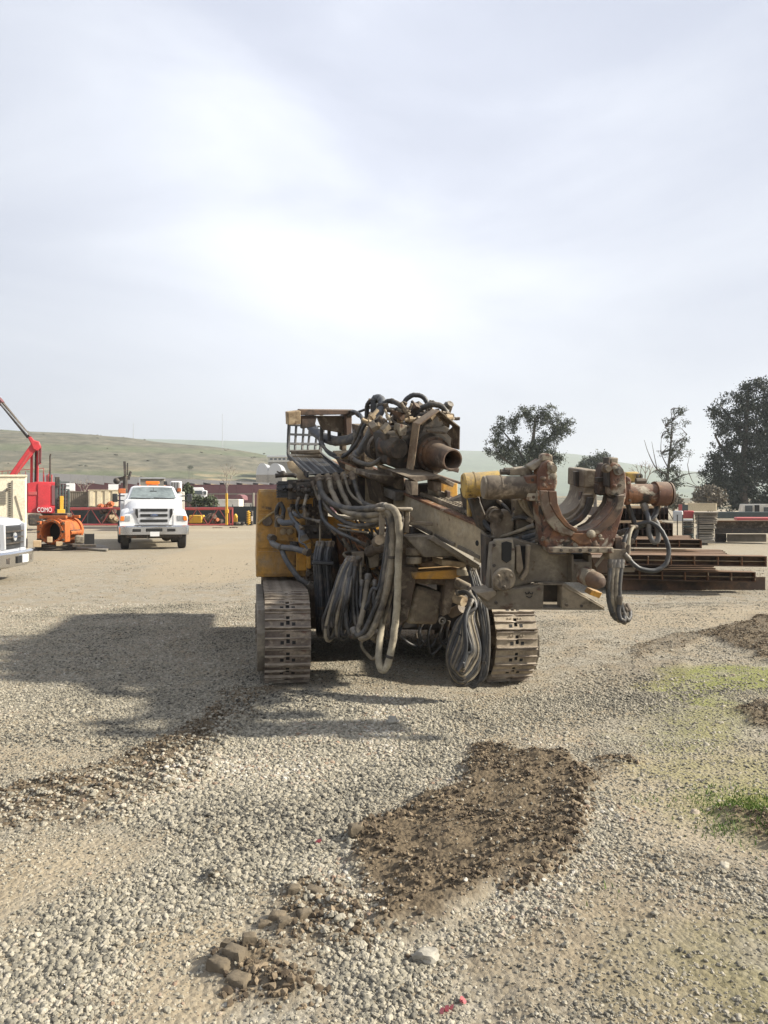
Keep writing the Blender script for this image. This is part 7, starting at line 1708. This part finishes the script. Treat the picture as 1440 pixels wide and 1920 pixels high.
tree('dark_eucalyptus_tree', 'tall dense dark tree at the right edge behind the trailer', 1395, 78,
     [[(1395, 962, .5), (1393, 900, .42), (1396, 840, .32), (1400, 780, .2), (1403, 730, .1)], [(1394, 880, .25), (1360, 850, .17), (1340, 815, .08)], [(1395, 870, .25), (1425, 830, .18), (1445, 790, .1)], [(1397, 820, .2), (1370, 785, .12), (1350, 760, .06)]],
     [(1405, 728, 16), (1425, 722, 14), (1445, 735, 20), (1385, 745, 16), (1345, 770, 17), (1362, 752, 14), (1340, 775, 11), (1375, 770, 18), (1400, 765, 24), (1435, 770, 28), (1465, 780, 30), (1355, 800, 22), (1385, 800, 28), (1420, 810, 34), (1460, 820, 34), (1350, 830, 18), (1375, 838, 26), (1410, 850, 36), (1450, 865, 38), (1340, 865, 18), (1365, 870, 28), (1400, 890, 36), (1440, 905, 40), (1345, 895, 24), (1330, 915, 20), (1360, 915, 28), (1400, 925, 32), (1480, 870, 40), (1480, 920, 34), (1322, 888, 9), (1320, 935, 14), (1345, 938, 18), (1380, 945, 18), (1430, 945, 20)], 60000, .14, 'leafdark', seed=5, dep=0.7, open_=0.15)
tree('sparse_tree', 'thin half-bare tree with twiggy top left of the dark tree', 1250, 74,
     [[(1248, 962, 0.180), (1250, 910, 0.156), (1254, 870, 0.132), (1258, 830, 0.090), (1260, 790, 0.048), (1258, 768, 0.024)], [(1252, 890, 0.084), (1232, 880, 0.060), (1216, 850, 0.036), (1208, 825, 0.018)], [(1232, 880, 0.048), (1226, 850, 0.030), (1222, 828, 0.015)], [(1254, 905, 0.084), (1272, 895, 0.060), (1292, 888, 0.042), (1312, 886, 0.018)], [(1292, 888, 0.036), (1300, 905, 0.024), (1312, 915, 0.012)], [(1256, 850, 0.060), (1270, 830, 0.042), (1288, 815, 0.018)], [(1258, 820, 0.048), (1248, 800, 0.030), (1240, 785, 0.018)], [(1218, 880, 0.030), (1200, 872, 0.015)], [(1254, 880, 0.060), (1240, 850, 0.036), (1240, 820, 0.018)]],
     [(1258, 775, 12), (1275, 778, 14), (1285, 790, 10), (1248, 785, 10, .6), (1262, 800, 14, .7), (1280, 812, 10, .7), (1250, 820, 12, .7), (1288, 830, 14, .8), (1268, 835, 14), (1300, 832, 10, .5), (1250, 850, 16), (1275, 855, 14), (1290, 850, 8), (1258, 880, 16), (1240, 885, 12), (1275, 900, 14), (1250, 910, 18), (1262, 935, 18), (1240, 940, 14), (1240, 830, 8, .6), (1280, 930, 12)], 7500, .10, 'leaf', seed=8, dep=0.8, open_=1.0)
tree('small_tree', 'small dull tree far behind the pipe clamp', 1115, 120, [[(1116, 958, .3), (1116, 900, .25), (1118, 870, .12)], [(1116, 890, .15), (1095, 870, .08)], [(1116, 890, .15), (1138, 868, .08)]],
     [(1100, 868, 14), (1090, 875, 10), (1118, 862, 14), (1135, 860, 12), (1145, 868, 9), (1125, 875, 16), (1105, 885, 14), (1138, 885, 12)], 7000, .16, 'leaf', seed=13)
for i, (x, y0, lab, d, mt) in enumerate(((425, 868, 'bare pale tree in front of the grey warehouse wall', 120, 'barkpale'), (157, 890, 'small bare tree before the warehouse behind the containers', 110, 'barkpale'), (1210, 850, 'bare twiggy tree between the clamp and the sparse tree', 90, 'barkpale'))):
    t = thing('bare_tree', lab, 'tree', foot(x, d)); r_ = random.Random(i + 2); h = 945 - y0
    def br(px, py, ang, ln, r, lev):
        x1, y1 = px + math.sin(ang) * ln, py - math.cos(ang) * ln; mb = MB(); dd = d + r_.uniform(-.6, .6) * lev
        mb.tube([P(px, py, d), P((px + x1) / 2 + r_.uniform(-1, 1), (py + y1) / 2, (d + dd) / 2), P(x1, y1, d)], [r, r * .8, r * .6], 5); mb.build('trunk' if lev == 0 else 'branch', m_[mt], t)
        if lev < 3:
            for k in range(3): br(x1, y1, ang + (k - 1) * r_.uniform(.35, .6), ln * r_.uniform(.5, .75), r * .55, lev + 1)
    br(x, 950, 0, h * .42, .16, 0)
# shrubs and brush
def shrub(nm, lab, px, py, rx, ry, d, n, mt, seed, group=None):
    rng = np.random.default_rng(seed); t = thing(nm, lab, 'shrub', foot(px, d), group); s = d / FPX; c = P(px, py, d)
    mb = MB()
    for k in range(6): mb.tube([V((c.x, c.y, 0)), c + V((rng.normal() * rx * s * .5, rng.normal() * .3, ry * s * .4))], [.05, .02], 5)
    mb.build('stems', m_['bark'], t)
    u = rng.normal(size=(n, 3)); u /= np.linalg.norm(u, axis=1)[:, None]; u *= rng.random((n, 1)) ** .4; L = np.array(c) + u * np.array([rx * s, rx * s, ry * s]) + rng.normal(size=(n, 3)) * .12
    a = rng.normal(size=(n, 3)); a /= np.linalg.norm(a, axis=1)[:, None]; b = np.cross(a, rng.normal(size=(n, 3))); b /= np.linalg.norm(b, axis=1)[:, None]; sz = .13
    vs = np.stack([L - a * sz, L + b * sz * .6, L + a * sz, L - b * sz * .6], 1).reshape(-1, 3)
    mb = MB(); mb.v = [tuple(v) for v in vs]; mb.f = [(4 * i, 4 * i + 1, 4 * i + 2, 4 * i + 3) for i in range(n)]
    o = bpy.data.objects.new('foliage', mb.mesh('foliage', m_[mt], 0, False)); COL.objects.link(o); attach(o, t)
shrub('shrub', 'dark green shrub right behind the white truck mirror', 352, 925, 9, 16, 62, 1400, 'leafshrub', 1, 'shrubs along the fence')
shrub('shrub', 'low green shrub under the white box van', 372, 942, 12, 9, 64, 1400, 'leafshrub', 2, 'shrubs along the fence')
shrub('shrub', 'wide green shrub left of the low white container', 394, 942, 11, 9, 63, 1400, 'leafshrub', 3, 'shrubs along the fence')
shrub('shrub', 'dark lone shrub on the hillside above the warehouse', 357, 876, 6, 4, 300, 500, 'leafshrub', 4)
shrub('brush', 'dry pale brush at the foot of the dark tree', 1330, 930, 30, 20, 72, 2200, 'leafdry', 5, 'brush under the trees')
shrub('brush', 'dry brush under the sparse tree behind the stack', 1262, 940, 18, 14, 76, 1400, 'leafdry', 6, 'brush under the trees')
shrub('brush', 'low green brush left of the ribbed cream container', 1205, 925, 28, 22, 95, 1800, 'leafshrub', 7, 'brush under the trees')

# ------------------------------------------------------------------ haze
hz = MB(); hz.bb((-5600, -5600, -2.5), (5600, 5600, 330))
hzm = bpy.data.materials.new('haze'); hzm.use_nodes = True
hn, hl = hzm.node_tree.nodes, hzm.node_tree.links; hn.clear()
ho = hn.new('ShaderNodeOutputMaterial'); pv = hn.new('ShaderNodeVolumePrincipled')
pv.inputs['Color'].default_value = (0.88, 0.94, 1.0, 1); pv.inputs['Density'].default_value = 0.00042; pv.inputs['Anisotropy'].default_value = 0.2
hl.new(pv.outputs[0], ho.inputs['Volume'])
ho_ = bpy.data.objects.new('haze', hz.mesh('haze', hzm, 0)); COL.objects.link(ho_); tag(ho_, 'pale haze lying over the yard and hills', 'haze', kind='stuff')
